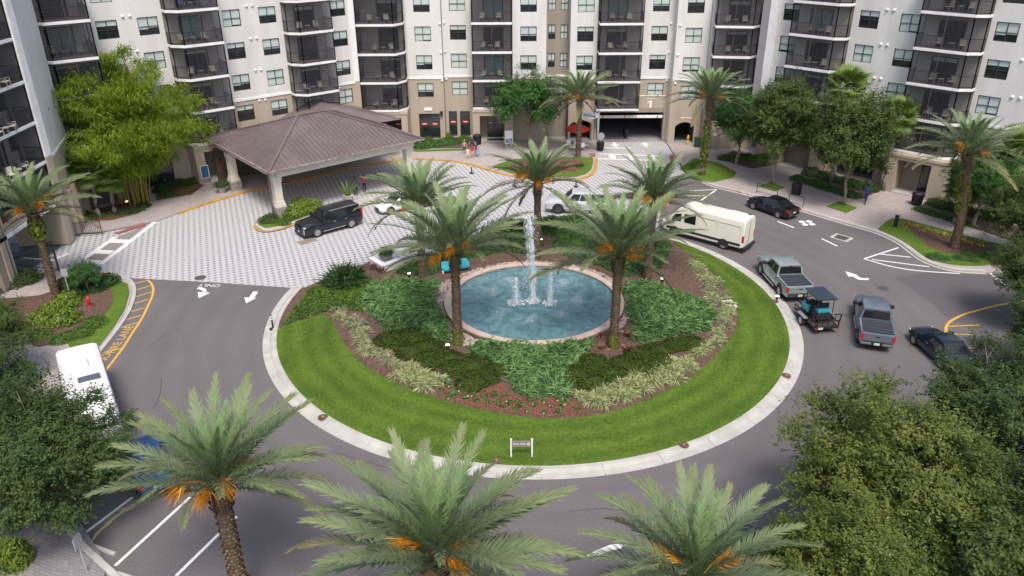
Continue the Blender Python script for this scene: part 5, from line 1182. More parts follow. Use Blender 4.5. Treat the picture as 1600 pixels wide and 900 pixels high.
date_palm((35.00, 57.76), 7.7, 'tall date palm in the right roadside bed with yellow ivy', 8, fruits=2, ivy=(3.0, 6.8), lean=-0.9, r=0.3)
date_palm((-32.32, 50.42), 6.1, 'date palm at the left corner bed beside the hydrant', 9, fruits=5, ivy=(4.3, 5.8), lean=0.0)
date_palm((-10.55, 22.45), 6.25, 'big near date palm at lower left over the parking bays', 10, fruits=6, ivy=(0.2, 1.6), r=0.3, n=52, fl=0.98, z=0.0)
date_palm((-2.45, 18.7), 6.4, 'big near date palm at the bottom centre', 11, fruits=7, r=0.3, n=56, fl=1.08, z=0.0)
date_palm((5.65, 18.1), 6.1, 'big near date palm at the bottom right of centre', 12, fruits=6, r=0.3, n=48, fl=0.92, z=0.0)

# fan palms
fan_m = mat('fan_palm_leaf', (0.115, 0.185, 0.035), 0.55, c2=(0.18, 0.26, 0.055), scale=2, island=0.25, sub=0.25)
def fan_mesh(k=22, L=0.95):
    a = np.linspace(-2.1, 2.1, k); D = np.stack([np.cos(a) * 0.95, np.sin(a), 0.25 * np.cos(a)], 1); D /= np.linalg.norm(D, axis=1, keepdims=True)
    P = np.tile(np.array([0.9, 0, 0.0]), (k, 1)); V, F = blades(P, D, L * (0.75 + 0.25 * np.cos(a * 0.6)), 0.13, up=np.array([0, 0.05, 1.0]), bend=0.35, seg=3)
    s = MB().tube([(0, 0, 0), (0.5, 0, 0.05), (0.92, 0, 0)], [0.025, 0.02, 0.015], 4); V, F = join([(V, F), (np.array(s.v), np.array([f for f in s.f if len(f) == 4][:8]))]); return np_mesh('fan_leaf', V, F, fan_m)
FAN = [fan_mesh() for _ in range(2)]
smooth_tr = mat('grey_palm_trunk', (0.27, 0.235, 0.20), 0.9, c2=(0.18, 0.155, 0.13), scale=5, bump=0.5, stretch=(1, 1, 4))
def fan_palm(p, h, label, seed, s=1.0, n=26, r=0.16):
    rg = random.Random(seed); t = thing('fan_palm', label, 'palm tree', (*p, 0.1), rg.uniform(0, 6), 'fan palms')
    MB().tube([(0.1 * math.sin(i), 0, h * i / 6) for i in range(7)], [r * (1.3 - 0.3 * min(1, i / 2)) for i in range(7)], 10).build('trunk', smooth_tr, t, smooth=True)
    for i in range(n):
        u = (i + 0.5) / n; az = i * 2.4; el = R(75 - 115 * u) + rg.uniform(-.1, .1); q = s * rg.uniform(0.85, 1.1)
        add('fan_leaf', rg.choice(FAN), t, mtx=Matrix.Translation((0, 0, h)) @ Matrix.Rotation(az, 4, 'Z') @ Matrix.Rotation(-el, 4, 'Y') @ Matrix.Diagonal((q, q, q, 1)))
fan_palm((-6.32, 93.23), 3.9, 'small fan palm in the bed before the red signed shop windows', 1, 0.85)
fan_palm((31.0, 73.8), 9.3, 'tall bright fan palm rising behind the two street trees', 2, 1.35)
fan_palm((35.2, 71.6), 7.2, 'shorter fan palm beside the right wing portal stack', 3, 1.15)
fan_palm((41.5, 63.0), 6.4, 'fan palm at the right edge behind the tall date palm', 4, 1.3)
fan_palm((-36.20, 65.55), 4.4, 'fan palm left of the bamboo with a pale trunk', 5, 1.25)
fan_palm((-35.26, 66.49), 3.4, 'fan palm with a short pale trunk against the bamboo', 6, 1.1)
fan_palm((-37.99, 64.96), 4.6, 'fan palm partly behind the left corner date palm', 7, 1.2)
fan_palm((37.6, 62.9), 3.2, 'small fan palm in the hedge bed by the right portal', 8, 1.0)

# ------------------------------------------------------------------ broadleaf trees
bark_m = mat('grey_oak_bark', (0.20, 0.165, 0.12), 0.95, c2=(0.31, 0.26, 0.195), scale=5, detail=6, bump=0.7, bscale=14, stretch=(1, 1, 0.3))
oak_m = mat('oak_leaf', (0.045, 0.078, 0.016), 0.6, c2=(0.088, 0.128, 0.026), scale=0.55, detail=3, lo=0.35, hi=0.62, island=0.22, spec=0.3, sub=0.25)
oak_y = mat('oak_leaf_light', (0.068, 0.105, 0.018), 0.6, c2=(0.140, 0.170, 0.030), scale=0.6, detail=3, lo=0.35, hi=0.65, island=0.22, spec=0.3, sub=0.25)
oak_d = mat('oak_leaf_dark', (0.038, 0.075, 0.018), 0.6, c2=(0.065, 0.108, 0.026), scale=0.55, detail=3, lo=0.35, hi=0.65, island=0.22, spec=0.3, sub=0.22)
green_m = mat('ficus_leaf', (0.030, 0.100, 0.020), 0.55, c2=(0.060, 0.155, 0.030), scale=0.7, detail=3, island=0.22, spec=0.35, sub=0.22)
bamboo_m = mat('bamboo_leaf', (0.100, 0.165, 0.010), 0.6, c2=(0.205, 0.275, 0.018), scale=0.7, detail=3, lo=0.35, hi=0.65, island=0.4, spec=0.25, sub=0.3)
bright_m = mat('lime_leaf', (0.130, 0.200, 0.020), 0.6, c2=(0.19, 0.27, 0.03), scale=1.5, island=0.35, sub=0.3)
def tree_meshes(seed, h, rc, trunk_h, m, nleaf=26000, leaf=0.12, rz=0.75, tr=0.2, lumps=26, droop=0.0, twig=True):
    """limbed trunk + a crown of leaf sprays held on twigs; returns (trunk mesh, crown mesh)"""
    rg = random.Random(seed); g_ = np.random.default_rng(seed)
    cz = (h + trunk_h) / 2; rzz = (h - trunk_h) / 2; mb = MB()
    mb.tube([(0.06 * math.sin(i * 1.3 + seed), 0.06 * math.cos(i + seed), trunk_h * 1.15 * i / 6) for i in range(7)], [tr * (1.25 - 0.5 * i / 6) for i in range(7)], 9)
    tips = []
    for i in range(lumps):
        u = (i + 0.5) / lumps; ph = math.acos(1 - 1.75 * u); th = i * 2.39996 + rg.uniform(-.4, .4); q = rg.uniform(0.5, 1.06)
        e = Vector((rc * q * math.sin(ph) * math.cos(th), rc * q * math.sin(ph) * math.sin(th), cz + rzz * q * math.cos(ph)))
        s = Vector((0, 0, rg.uniform(trunk_h * 0.75, trunk_h * 1.15 + 0.3 * rzz))); mid = s.lerp(e, 0.5) + Vector((rg.uniform(-.3, .3), rg.uniform(-.3, .3), 0.25 * rzz * 0.6))
        P = [s, s.lerp(mid, 0.5) + Vector((0, 0, 0.1)), mid, mid.lerp(e, 0.6), e]; mb.tube(P, [tr * 0.42, tr * 0.33, tr * 0.22, tr * 0.13, 0.02], 5, False); tips.append(e)
        for _ in range(4):
            a = mid.lerp(e, rg.uniform(0.2, 0.8)); b = a + Vector((max(-1.3, min(1.3, rg.gauss(0, 1))), max(-1.3, min(1.3, rg.gauss(0, 1))), max(-1.0, min(1.0, rg.gauss(0.2, .6))))) * rc * 0.19; mb.tube([a, a.lerp(b, 0.5) + Vector((0, 0, 0.08)), b], [tr * 0.12, tr * 0.08, 0.012], 4, False); tips.append(b)
    T = np.array([tuple(t) for t in tips]); nt = len(T); nsp = nleaf // 14
    # sprays: short twigs scattered about the limb tips, leaves along each
    ti = g_.integers(0, nt, nsp); sg = rc * 0.155; d = g_.normal(size=(nsp, 3)); d /= np.linalg.norm(d, axis=1, keepdims=True); P = T[ti] + d * (np.abs(g_.normal(0, 1, nsp)) ** 0.7 * sg)[:, None] * np.array([1, 1, 0.7])
    out = P - np.array([0, 0, cz - 0.2 * rzz]); out /= np.linalg.norm(out, axis=1, keepdims=True) + 1e-6
    D = out * 0.7 + g_.normal(0, 0.55, (nsp, 3)) + np.array([0, 0, 0.15 - droop]); D /= np.linalg.norm(D, axis=1, keepdims=True)
    k = 14; t = np.tile(np.linspace(0, 1, k), nsp); Pb = np.repeat(P, k, 0) + np.repeat(D, k, 0) * (t * leaf * 4.2)[:, None] + g_.normal(0, leaf * 0.42, (nsp * k, 3)); Pb[:, 2] -= droop * t * t * leaf * 2.5
    Nm = np.array([0, 0, 0.9]) + g_.normal(0, 0.42, (nsp * k, 3)) + np.repeat(out, k, 0) * 0.5
    V, F = leaves(Pb, Nm, g_.uniform(0.7, 1.25, nsp * k) * leaf, 0.5)
    return mb.mesh('trunk', bark_m, smooth=True), np_mesh('crown', V, F, m)
def tree(p, meshes, label, s=1.0, rot=0.0, name='oak_tree', z=0.1, group=None, sz=None):
    t = thing(name, label, 'tree', (*p, z), rot, group); t.scale = (s, s, sz or s)
    add('trunk', meshes[0], t); add('crown', meshes[1], t); return t
OA = tree_meshes(3, 9.0, 4.3, 2.6, oak_y, 84000, 0.165, lumps=40, tr=0.22)
OB = tree_meshes(8, 9.0, 4.3, 2.2, oak_d, 84000, 0.165, lumps=42, tr=0.22)
OC = tree_meshes(15, 7.6, 2.9, 2.1, oak_m, 52000, 0.15, lumps=36, tr=0.11)
OD = tree_meshes(19, 6.2, 2.5, 1.9, green_m, 24000, 0.15, lumps=30, tr=0.12)
OE = tree_meshes(23, 8.5, 4.0, 2.4, oak_m, 74000, 0.165, lumps=40, tr=0.2)
# street trees by the right wing
tree((25.35, 73.59), OC, 'young street tree by the bin, in the first square of grass', 1.22, 0.4, 'street_tree', group='street trees', sz=1.40)
tree((29.95, 67.78), OC, 'young street tree behind the walking person, in the second square of grass', 1.25, 2.2, 'street_tree', group='street trees', sz=1.40)
tree((2.0, 86.4), OD, 'dense dark green tree against the building beside the garage', 1.45, 0.3, 'leafy_tree')
tree((23.6, 80.3), OD, 'dark leafy tree between tall palm and first street tree', 1.3, 1.6, 'leafy_tree')
tree((39.0, 62.4), OD, 'dark green tree behind the tall right date palm', 1.15, 2.6, 'leafy_tree')
tree((38.6, 55.2), OE, 'oak at the right edge above the crossing', 0.80, 0.9, group='oaks')
tree((33.6, 45.0), OE, 'oak at the right edge over the yellow lines', 0.72, 2.4, group='oaks')
tree((30.4, 38.4), OB, 'dark oak at the right edge below the blue sedan', 0.66, 4.0, group='oaks', z=0)
# near oaks
tree((14.9, 24.7), OA, 'big near oak right of centre with yellowish leaves', 0.90, 0.0, group='oaks', z=0)
tree((11.6, 20.0), OA, 'near oak at the bottom right over parked cars', 0.74, 2.0, group='oaks', z=0)
tree((17.6, 20.0), OE, 'near oak at the bottom right corner', 0.92, 3.4, group='oaks', z=0)
tree((22.4, 29.6), OB, 'dark oak between the yellowish oak and the right edge', 0.80, 1.2, group='oaks', z=0)
tree((8.6, 19.2), OB, 'small dark tree just right of the bottom palm', 0.40, 0.2, group='oaks', z=0)
tree((-26.6, 31.4), OB, 'big dark oak at the left edge beside the white camper', 0.78, 0.5, group='oaks', z=0)
tree((-19.9, 26.9), OB, 'big dark oak at the left edge over the near parking', 0.80, 2.5, group='oaks', z=0)
tree((-24.5, 25.6), OE, 'oak cut off by the left edge', 0.85, 4.4, group='oaks', z=0)
tree((-29.9, 38.6), OE, 'oak at the left edge above the camper', 0.68, 5.0, group='oaks', z=0)
tree((-30.04, 50.59), OD, 'small pale stemmed tree in the corner bed behind the hydrant', 0.42, 1.0, 'small_tree')

# bamboo clump
bb = thing('bamboo_clump', 'huge yellow green bamboo clump in front of the left wing', 'bamboo', (*(-34.75, 69.46), 0.1))
culm_m = mat('yellow_bamboo_culm', (0.34, 0.25, 0.045), 0.5, c2=(0.24, 0.20, 0.045), scale=4, stretch=(1, 1, 0.4))
rg = random.Random(4); LP, LD = [], []
for i in range(46):
    a = i * 2.4; r0 = 0.25 + 1.15 * math.sqrt((i + .5) / 46); sp = (0.2 + 0.8 * (i / 46)) * rg.uniform(0.7, 1.2) * 8.2; hh = rg.uniform(13.5, 19) * (1.0 - 0.42 * (i / 46)); b = Vector((r0 * math.cos(a), r0 * math.sin(a) * 0.8, 0))
    pts = []
    for k in range(9):
        t = k / 8; pts.append(b + Vector((math.cos(a), math.sin(a), 0)) * sp * t ** 2.2 + Vector((0, 0, hh * (t - 0.22 * t ** 3.5))))
    MB().tube(pts, [0.055 * (1 - 0.85 * k / 8) for k in range(9)], 6, False).build('culm', culm_m, bb, smooth=True)
    for k in range(24):
        t = rg.uniform(0.24 + 0.14 * i / 46, 1.0); f = t * 8; j = min(7, int(f)); p = pts[j].lerp(pts[j + 1], f - j); LP.append(tuple(p)); 
LP = np.array(LP); n = len(LP); NB = np.random.default_rng(9)
az = NB.uniform(0, 6.28, n); o = np.stack([np.cos(az), np.sin(az), NB.uniform(-0.3, 0.3, n)], 1); C_n = LP + o * NB.uniform(0.2, 1.5, (n, 1)) + np.array([0, 0, -1.0]) * NB.uniform(0, 1.2, (n, 1))
k = 100; P = np.repeat(C_n, k, 0) + NB.normal(0, 1, (n * k, 3)) * np.array([0.34, 0.34, 0.24]); D = np.repeat(o, k, 0) * 0.6 + NB.normal(0, 0.5, (n * k, 3)) + np.array([0, 0, -0.45]); D /= np.linalg.norm(D, axis=1, keepdims=True)
V, F = blades(P, D, NB.uniform(0.2, 0.36, n * k), 0.07, bend=0.3, seg=1)
add('foliage', np_mesh('foliage', V, F, bamboo_m), bb)['kind'] = 'stuff'

# ------------------------------------------------------------------ beds along the pavements
def bed(name, poly, m, z=0.16, label=None): return tag(MB().prism(poly, 0, z).build(name, m), label, kind='structure')
bed('corner_lawn', [(-27.93, 52.03), (-27.16, 50.56), (-26.37, 48.01), (-25.99, 45.40), (-25.81, 42.70), (-26.64, 41.79), (-30.79, 46.78), (-32.10, 50.62), (-31.52, 52.72), (-30.22, 53.47)], grass_m)
bed('corner_mulch', [(-28.67, 51.09), (-27.63, 49.07), (-27.35, 46.74), (-26.98, 44.16), (-29.62, 42.98), (-33.22, 45.06), (-35.88, 49.66), (-33.44, 50.13), (-31.94, 51.65), (-30.81, 52.71)], mulch_m, 0.17)
bed('corner_soil', [(-45, 50), (-40.8, 52.5), (-37.5, 50.5), (-36.5, 46.5), (-39, 42), (-45, 42)], soil_m, 0.16)
bed('garden_lawn', [(-2.07, 79.81), (0.06, 77.42), (3.27, 76.33), (6.47, 76.28), (7.50, 77.08), (8.24, 78.76), (8.66, 81.18), (8.75, 82.79), (4.91, 83.10), (0.07, 82.25)], grass_m)
bed('garden_mulch', [(-0.60, 79.56), (2.02, 78.01), (5.26, 77.54), (7.18, 78.78), (7.67, 81.43), (4.87, 82.40), (0.75, 81.55)], red_mulch_m, 0.17)
bed('verge_lawn', [(17.45, 79.03), (19.60, 82.36), (21.90, 80.49), (22.81, 77.23), (22.01, 75.61), (19.60, 74.26), (18.16, 75.47)], grass_m)
bed('verge_lawn', smooth_line([(30.62, 61.74), (32.18, 63.62), (33.43, 64.36), (34.90, 62.99), (38.29, 59.15), (40.10, 56.93), (37.52, 55.02), (34.74, 54.35), (32.62, 54.96), (31.90, 56.54), (31.76, 58.45), (31.24, 60.19), (30.62, 61.74)], 3)[:-1], grass_m)
bed('verge_mulch', [(33.45, 63.16), (34.63, 62.40), (37.63, 58.89), (38.38, 57.46), (35.86, 56.49), (34.00, 56.76), (33.11, 58.04), (33.19, 60.44)], mulch_m, 0.17)
bed('tree_pit_lawn', [(23.77, 73.04), (25.40, 74.16), (26.24, 72.62), (24.93, 71.53)], grass_m); bed('tree_pit_lawn', [(28.33, 67.30), (29.91, 68.62), (30.95, 66.94), (29.49, 65.67)], grass_m)
bed('wall_bed', [(28.02, 75.50), (29.96, 77.11), (34.76, 71.55), (32.58, 69.44), (31.70, 69.46)], soil_m); bed('wall_bed', [(35.74, 66.37), (37.86, 68.33), (42.88, 61.71), (40.91, 58.32), (38.15, 62.94)], soil_m)
bed('wall_bed', [(21.94, 82.09), (24.35, 84.91), (28.05, 81.97), (28.18, 80.16), (24.76, 78.68)], soil_m)
bed('wall_bed', [(-11.37, 86.58), (-8.15, 91.29), (-4.55, 91.22), (-4.10, 87.46), (-4.57, 86.70)], soil_m); bed('wall_lawn', [(-11.31, 86.08), (-4.56, 86.45), (-5.10, 85.71), (-10.52, 85.32)], grass_m)
bed('bamboo_bed', [(-38.53, 64.36), (-34.90, 64.92), (-33.31, 66.46), (-32.90, 68.25), (-34.89, 72.68), (-40.87, 74.69), (-41.86, 69.23)], red_mulch_m, 0.17); bed('bamboo_bed', [(-33.00, 69.96), (-30.28, 71.51), (-30.10, 74.12), (-32.84, 78.62), (-35.56, 75.58)], red_mulch_m, 0.17)
bed('canopy_island', smooth_line([(-21.98, 63.52), (-21.75, 64.87), (-19.95, 66.58), (-14.25, 70.01), (-11.99, 70.86), (-11.15, 69.96), (-13.99, 68.46), (-18.35, 64.67), (-19.57, 62.90), (-20.77, 62.33), (-21.98, 63.52)], 3)[:-1], concrete, 0.13)
bed('canopy_island_grass', [(-21.70, 63.51), (-21.44, 64.56), (-19.82, 66.09), (-17.80, 67.19), (-18.22, 65.29), (-19.79, 63.34), (-20.84, 62.77)], grass_m, 0.16)
ribbon(MB(), smooth_line([(-18.28, 64.37), (-19.53, 62.75), (-20.84, 62.19), (-21.99, 63.37), (-21.80, 65.03)], 4), 0.25, 0.1).build('yellow_island_edge', yk)['kind'] = 'structure'
hedge_m = green_m
shrub_me = [bush_mesh('shrub', 900, jas_m, 0.13, 0.8), bush_mesh('shrub', 900, north_m, 0.13, 0.8), bush_mesh('shrub', 900, oak_d, 0.14, 0.8), bush_mesh('shrub', 1000, bright_m, 0.16, 0.9)]
def shrubs(pts, ki, s, label, group, zr=1.0, z=0.12):
    pts = sorted(pts)
    for i, p in enumerate(pts):
        q = s * rv.uniform(0.8, 1.2); o = add('shrub', shrub_me[ki], None, (*p, z), rv.uniform(0, 6), (q * 1.15, q, q * zr)); tag(o, ORDN[i] + ' from left, ' + label, 'shrub', group)
def along(a, b, n): return [(a[0] + (b[0] - a[0]) * (i + .5) / n, a[1] + (b[1] - a[1]) * (i + .5) / n) for i in range(n)]
shrubs(along((28.08, 75.30), (31.95, 69.63), 9), 1, 0.75, 'low green hedge shrub in the row behind the two street trees', 'hedge row behind the street trees', 0.8)
shrubs(along((29.82, 76.70), (34.27, 71.38), 8), 2, 0.9, 'taller dark shrub against the right wing behind the street trees', 'dark shrubs against the right wing')
shrubs(along((35.98, 66.53), (38.92, 62.34), 8), 1, 0.6, 'low hedge shrub along the pavement right of the portal', 'hedge row right of the portal', 0.8)
shrubs(along((37.81, 67.99), (42.47, 62.88), 8), 2, 0.9, 'dark shrub against the wall right of the portal', 'dark shrubs right of the portal')
shrubs(along((22.28, 82.08), (27.31, 80.62), 6), 0, 0.65, 'olive green shrub in the bed below the service wall', 'shrubs below the service wall')
shrubs(along((24.78, 82.50), (27.78, 81.06), 4), 2, 0.8, 'dark shrub at the back of the bed below the service wall', 'dark shrubs below the service wall')
shrubs(along((-10.68, 86.82), (-4.48, 89.58), 9), 1, 0.8, 'leafy shrub in the bed under the red signed shop windows', 'shrubs under the shop windows')
shrubs([(-10.51, 88.63), (-9.51, 89.67), (-7.36, 90.72), (-5.48, 90.41)], 0, 0.6, 'yellow green shrub behind the shop bed shrubs', 'yellow shrubs in the shop bed', 1.2)
shrubs([(-18.99, 65.92), (-18.46, 66.55), (-17.95, 67.36), (-18.95, 67.21)], 3, 1.0, 'bright lime shrub beside the front canopy column', 'lime shrubs by the canopy column', 1.2)
shrubs([(-20.43, 64.09), (-19.36, 64.69), (-19.63, 63.78)], 0, 0.5, 'low green shrub at the foot of the front canopy column', 'low shrubs at the column foot')
shrubs([(-21.14, 64.26), (-20.97, 64.86)], 2, 0.65, 'dark little shrub left of the front canopy column', 'dark shrubs left of the column')
shrubs([(-31.05, 47.69), (-31.20, 46.33), (-29.71, 46.32), (-30.65, 48.63)], 3, 1.05, 'bright green shrub in the corner bed left of the hydrant', 'bright shrubs in the corner bed', 1.0)
shrubs([(-30.71, 50.10), (-29.83, 51.11), (-32.17, 51.66), (-30.54, 51.64), (-29.57, 52.05), (-31.13, 51.43)], 2, 0.95, 'dark leafy shrub in the corner bed behind the hydrant', 'dark shrubs in the corner bed')
shrubs([(-28.21, 44.17), (-27.59, 44.58), (-28.62, 43.77), (-30.27, 44.19), (-27.45, 45.85), (-31.97, 45.04)], 0, 0.75, 'olive shrub in the corner bed next to the white camper', 'olive shrubs in the corner bed', 0.8)
shrubs([(-37.14, 52.25), (-35.96, 52.23), (-35.55, 52.77), (-37.85, 53.91), (-36.76, 51.19)], 2, 0.95, 'dark shrub around the lamp post foot at the left edge', 'shrubs at the lamp post foot')
shrubs([(-38.27, 66.69), (-37.35, 67.16), (-36.19, 67.14), (-34.82, 66.64), (-33.80, 66.95), (-39.18, 66.23), (-33.49, 68.26)], 2, 0.55, 'low dark plant at the foot of the bamboo', 'plants at the bamboo foot', 0.8)
shrubs([(-33.46, 72.66), (-32.90, 73.59), (-32.17, 74.15), (-31.51, 74.92), (-32.46, 71.18), (-35.16, 74.59), (-31.76, 76.52)], 2, 0.8, 'dark shrub in the second bed right of the bamboo', 'shrubs right of the bamboo')
shrubs([(32.60, 55.92), (33.16, 55.55), (34.44, 55.65), (35.23, 55.28), (36.52, 55.87), (35.36, 56.49)], 1, 0.6, 'green shrub round the foot of the roadside date palm', 'shrubs at the roadside palm foot', 0.8)
shrubs([(18.66, 79.44), (17.96, 78.59), (19.51, 80.31)], 0, 0.5, 'flowering shrub at the foot of the tall ivy palm', 'shrubs at the ivy palm foot')
shrubs([(0.74, 80.65), (3.43, 80.60), (5.45, 80.56), (7.06, 79.65), (2.37, 78.86), (4.68, 78.82)], 2, 0.45, 'low dark plant in the garden before the garage', 'plants in the garden by the garage')
ls = add('shrub', shrub_me[3], None, (-20.85, 24.9, 0.14), 0, (0.75, 0.75, 1.7)); tag(ls, 'lime green clipped shrub at the lower left corner', 'shrub')
croton = mat('croton_yellow', (0.42, 0.33, 0.06), 0.6, c2=(0.25, 0.26, 0.05), scale=3, island=0.4)
cro_me = tuft_mesh('bromeliad', 26, 0.5, 0.09, croton, bend=0.4, el0=0.3, el1=1.3)
for i, p in enumerate([(33.45, 62.42), (34.07, 62.12), (34.66, 61.54), (35.02, 60.97), (35.35, 60.55), (34.10, 61.26), (35.88, 60.13), (36.16, 59.05), (36.66, 58.51), (37.15, 57.98)]):
    o = add('bromeliad', cro_me, None, (*p, 0.17), rv.uniform(0, 6), rv.uniform(0.8, 1.2)); tag(o, 'yellow striped bedding plant in the roadside mulch strip', 'plant', 'yellow plants in the roadside bed')
small_me = tuft_mesh('bedding_plant', 24, 0.35, 0.07, fl_m, bend=0.4, el0=0.3, el1=1.3)
for p in along((-37.82, 64.05), (-33.01, 67.10), 16) + along((-37.92, 64.81), (-33.72, 67.43), 12) + along((-32.70, 69.95), (-30.20, 72.98), 9):
    o = add('bedding_plant', small_me, None, (p[0] + rv.uniform(-.2, .2), p[1] + rv.uniform(-.2, .2), 0.17), rv.uniform(0, 6), rv.uniform(0.8, 1.2)); tag(o, 'small green bedding plant in mulch along the walk below the bamboo', 'plant', 'bedding plants along the bamboo walk')

# ------------------------------------------------------------------ vehicles (local +x forward, +y left, origin on the ground)
def paint(name, c, flake=0.12, rough=0.32): return mat(name, c, rough, 0.35, c2=tuple(min(1, v * (1 + flake)) for v in c), scale=1.2, coat=0.8, spec=0.5)
car_glass = mat('car_glass', (0.012, 0.014, 0.017), 0.05, spec=0.8)
tyre_m = mat('tyre_rubber', (0.02, 0.02, 0.021), 0.85, c2=(0.03, 0.03, 0.03), scale=8); rim_m = mat('alloy_rim', (0.42, 0.42, 0.43), 0.35, 0.8); rim_d = mat('dark_rim', (0.09, 0.09, 0.095), 0.4, 0.7)
lamp_m = mat('headlamp_lens', (0.75, 0.78, 0.80), 0.1, spec=0.7); tail_m = mat('tail_lamp_red', (0.42, 0.012, 0.015), 0.2, spec=0.6, coat=0.6); chrome = mat('chrome_trim', (0.65, 0.65, 0.66), 0.18, 0.95)
black_tr = mat('black_plastic_trim', (0.022, 0.022, 0.024), 0.6); plate_m = mat('licence_plate', (0.62, 0.66, 0.60), 0.5, c2=(0.35, 0.42, 0.35), scale=14)
def wheel_meshes(r, w, m):
    ty = MB().lathe([(r * 0.66, -w / 2), (r * 0.93, -w / 2), (r, -w * 0.34), (r, w * 0.34), (r * 0.93, w / 2), (r * 0.66, w / 2)], 24, cap=False).mesh('tyre', tyre_m, angle=35)
    rm = MB().lathe([(r * 0.66, w * 0.46), (r * 0.60, w * 0.40), (r * 0.56, w * 0.18), (r * 0.05, w * 0.16)], 24)
    for k in range(6): a = k * math.pi / 3; rm.bar((0.06 * math.cos(a), 0.06 * math.sin(a), w * 0.30), (r * 0.6 * math.cos(a), r * 0.6 * math.sin(a), w * 0.36), r * 0.17, 0.05)
    rm.lathe([(r * 0.14, w * 0.2), (r * 0.14, w * 0.36), (0.01, w * 0.38)], 10)
    return ty, rm.mesh('rim', m)
def wheel(t, x, y, wm, r):
    sgn = 1 if y > 0 else -1
    M_ = Matrix.Translation((x, y, r)) @ Matrix.Rotation(R(-90 * sgn), 4, 'X')
    o = add('wheel', wm[0], t, mtx=M_); add('rim', wm[1], o)
def loft(stations, m, name, t, angle=38):
    """stations: (x, [(y, z) ...] from the sill up to the centreline); mirrored and capped"""
    mb = MB(); rows = []
    for x, pr in stations: rows.append([(x, y, z) for y, z in pr] + [(x, -y, z) for y, z in reversed(pr[:-1] if pr[-1][0] == 0 else pr)])
    k = len(rows[0]); n = len(rows); mb.v = [p for r_ in rows for p in r_]
    for i in range(n - 1):
        for j in range(k): a, b = i * k + j, i * k + (j + 1) % k; mb.f.append((a, b, b + k, a + k)); mb.mi.append(0)
    mb.f.append(tuple(range(k))); mb.mi.append(0); mb.f.append(tuple(range((n - 1) * k, n * k))[::-1]); mb.mi.append(0)
    return mb.build(name, m, t, angle=angle)
def sect(w, zb, zt, crown=0.05, tum=0.05, sill=0.10): return [(w - 0.12, zb), (w - 0.02, zb + sill), (w, zb + (zt - zb) * 0.5), (w - tum * 0.5, zt - 0.12), (w - tum - 0.05, zt), (w * 0.5, zt + crown * 0.8), (0, zt + crown)]
def cabin(t, m, B, T, z0, z1, roof=0.05):
    """B/T: (front x, rear x, half width) at beltline and roof; returns quad corners for glazing"""
    c = {}
    for s in (1, -1): c['f0', s] = Vector((B[0], s * B[2], z0)); c['r0', s] = Vector((B[1], s * B[2], z0)); c['f1', s] = Vector((T[0], s * T[2], z1)); c['r1', s] = Vector((T[1], s * T[2], z1))
    mb = MB()
    for s in (1, -1): q = [c['f0', s], c['r0', s], c['r1', s], c['f1', s]]; mb.face(q if s < 0 else q[::-1])
    mb.face([c['f0', 1], c['f0', -1], c['f1', -1], c['f1', 1]]); mb.face([c['r0', -1], c['r0', 1], c['r1', 1], c['r1', -1]])
    mb.build('cabin', m, t)
    rf = MB(); xs = [T[0] + 0.04 + (T[1] - T[0] - 0.08) * i / 6 for i in range(7)]; ys = [-T[2], -T[2] * 0.93, -T[2] * 0.5, 0, T[2] * 0.5, T[2] * 0.93, T[2]]
    def hz(i, j): return z1 + roof * (1 - (abs(i - 3) / 3) ** 2.5) * (1 - (abs(ys[j]) / T[2]) ** 3) - (0.03 if abs(ys[j]) > T[2] * 0.97 else 0) + 0.012
    G2 = [[(xs[i], ys[j], hz(i, j)) for j in range(7)] for i in range(7)]
    for i in range(6):
        for j in range(6): rf.face([G2[i][j], G2[i][j + 1], G2[i + 1][j + 1], G2[i + 1][j]])
    rf.build('roof', m, t, smooth=True)
    return c
def glass(t, q, u0, u1, v0, v1, name, off=0.012, m=None):
    """pane on quad q = (bottom a, bottom b, top b, top a)"""
    a, b, d, e = q; P = lambda u, v: (a.lerp(b, u)).lerp(e.lerp(d, u), v); n = (b - a).cross(e - a).normalized()
    cen = Vector((0, 0, a.z)); mid = P(.5, .5)
    if n.dot(Vector((mid.x * 0.25, mid.y, 0.3))) < 0: n = -n
    mb = MB(); pts = [P(u0, v0), P(u1, v0), P(u1, v1), P(u0, v1)]; mb.face([p + n * off for p in pts]); 
    for i in range(4): mb.face([pts[i], pts[(i + 1) % 4], pts[(i + 1) % 4] + n * off, pts[i] + n * off])
    return mb.build(name, m or car_glass, t)
def side_glass(t, c, spans, v0=0.06, v1=0.9):
    for s in (1, -1):
        q = (c['f0', s], c['r0', s], c['r1', s], c['f1', s])
        for u0, u1 in spans: glass(t, q, u0, u1, v0, v1, 'side_window')
def ends_glass(t, c, f=(0.06, 0.94, 0.05, 0.95), r=(0.08, 0.92, 0.1, 0.9)):
    glass(t, (c['f0', 1], c['f0', -1], c['f1', -1], c['f1', 1]), *f, 'windscreen'); 
    if r: glass(t, (c['r0', 1], c['r0', -1], c['r1', -1], c['r1', 1]), *r, 'rear_window')
def arches(t, xs, hw, r):
    for x in xs:
        for s in (1, -1):
            mb = MB(); pts = [(x + r * math.cos(R(a)), r * 0.92 + r * math.sin(R(a))) for a in range(-15, 196, 15)]
            mb.face([(px, s * (hw + 0.006), pz) for px, pz in pts]); 
            for i in range(len(pts) - 1): mb.face([(pts[i][0], s * (hw + 0.006), pts[i][1]), (pts[i + 1][0], s * (hw + 0.006), pts[i + 1][1]), (pts[i + 1][0], s * (hw - 0.2), pts[i + 1][1]), (pts[i][0], s * (hw - 0.2), pts[i][1])])
            mb.build('wheel_arch', black_tr, t)
def bx(t, name, m, *a): return MB().box(*a).build(name, m, t)
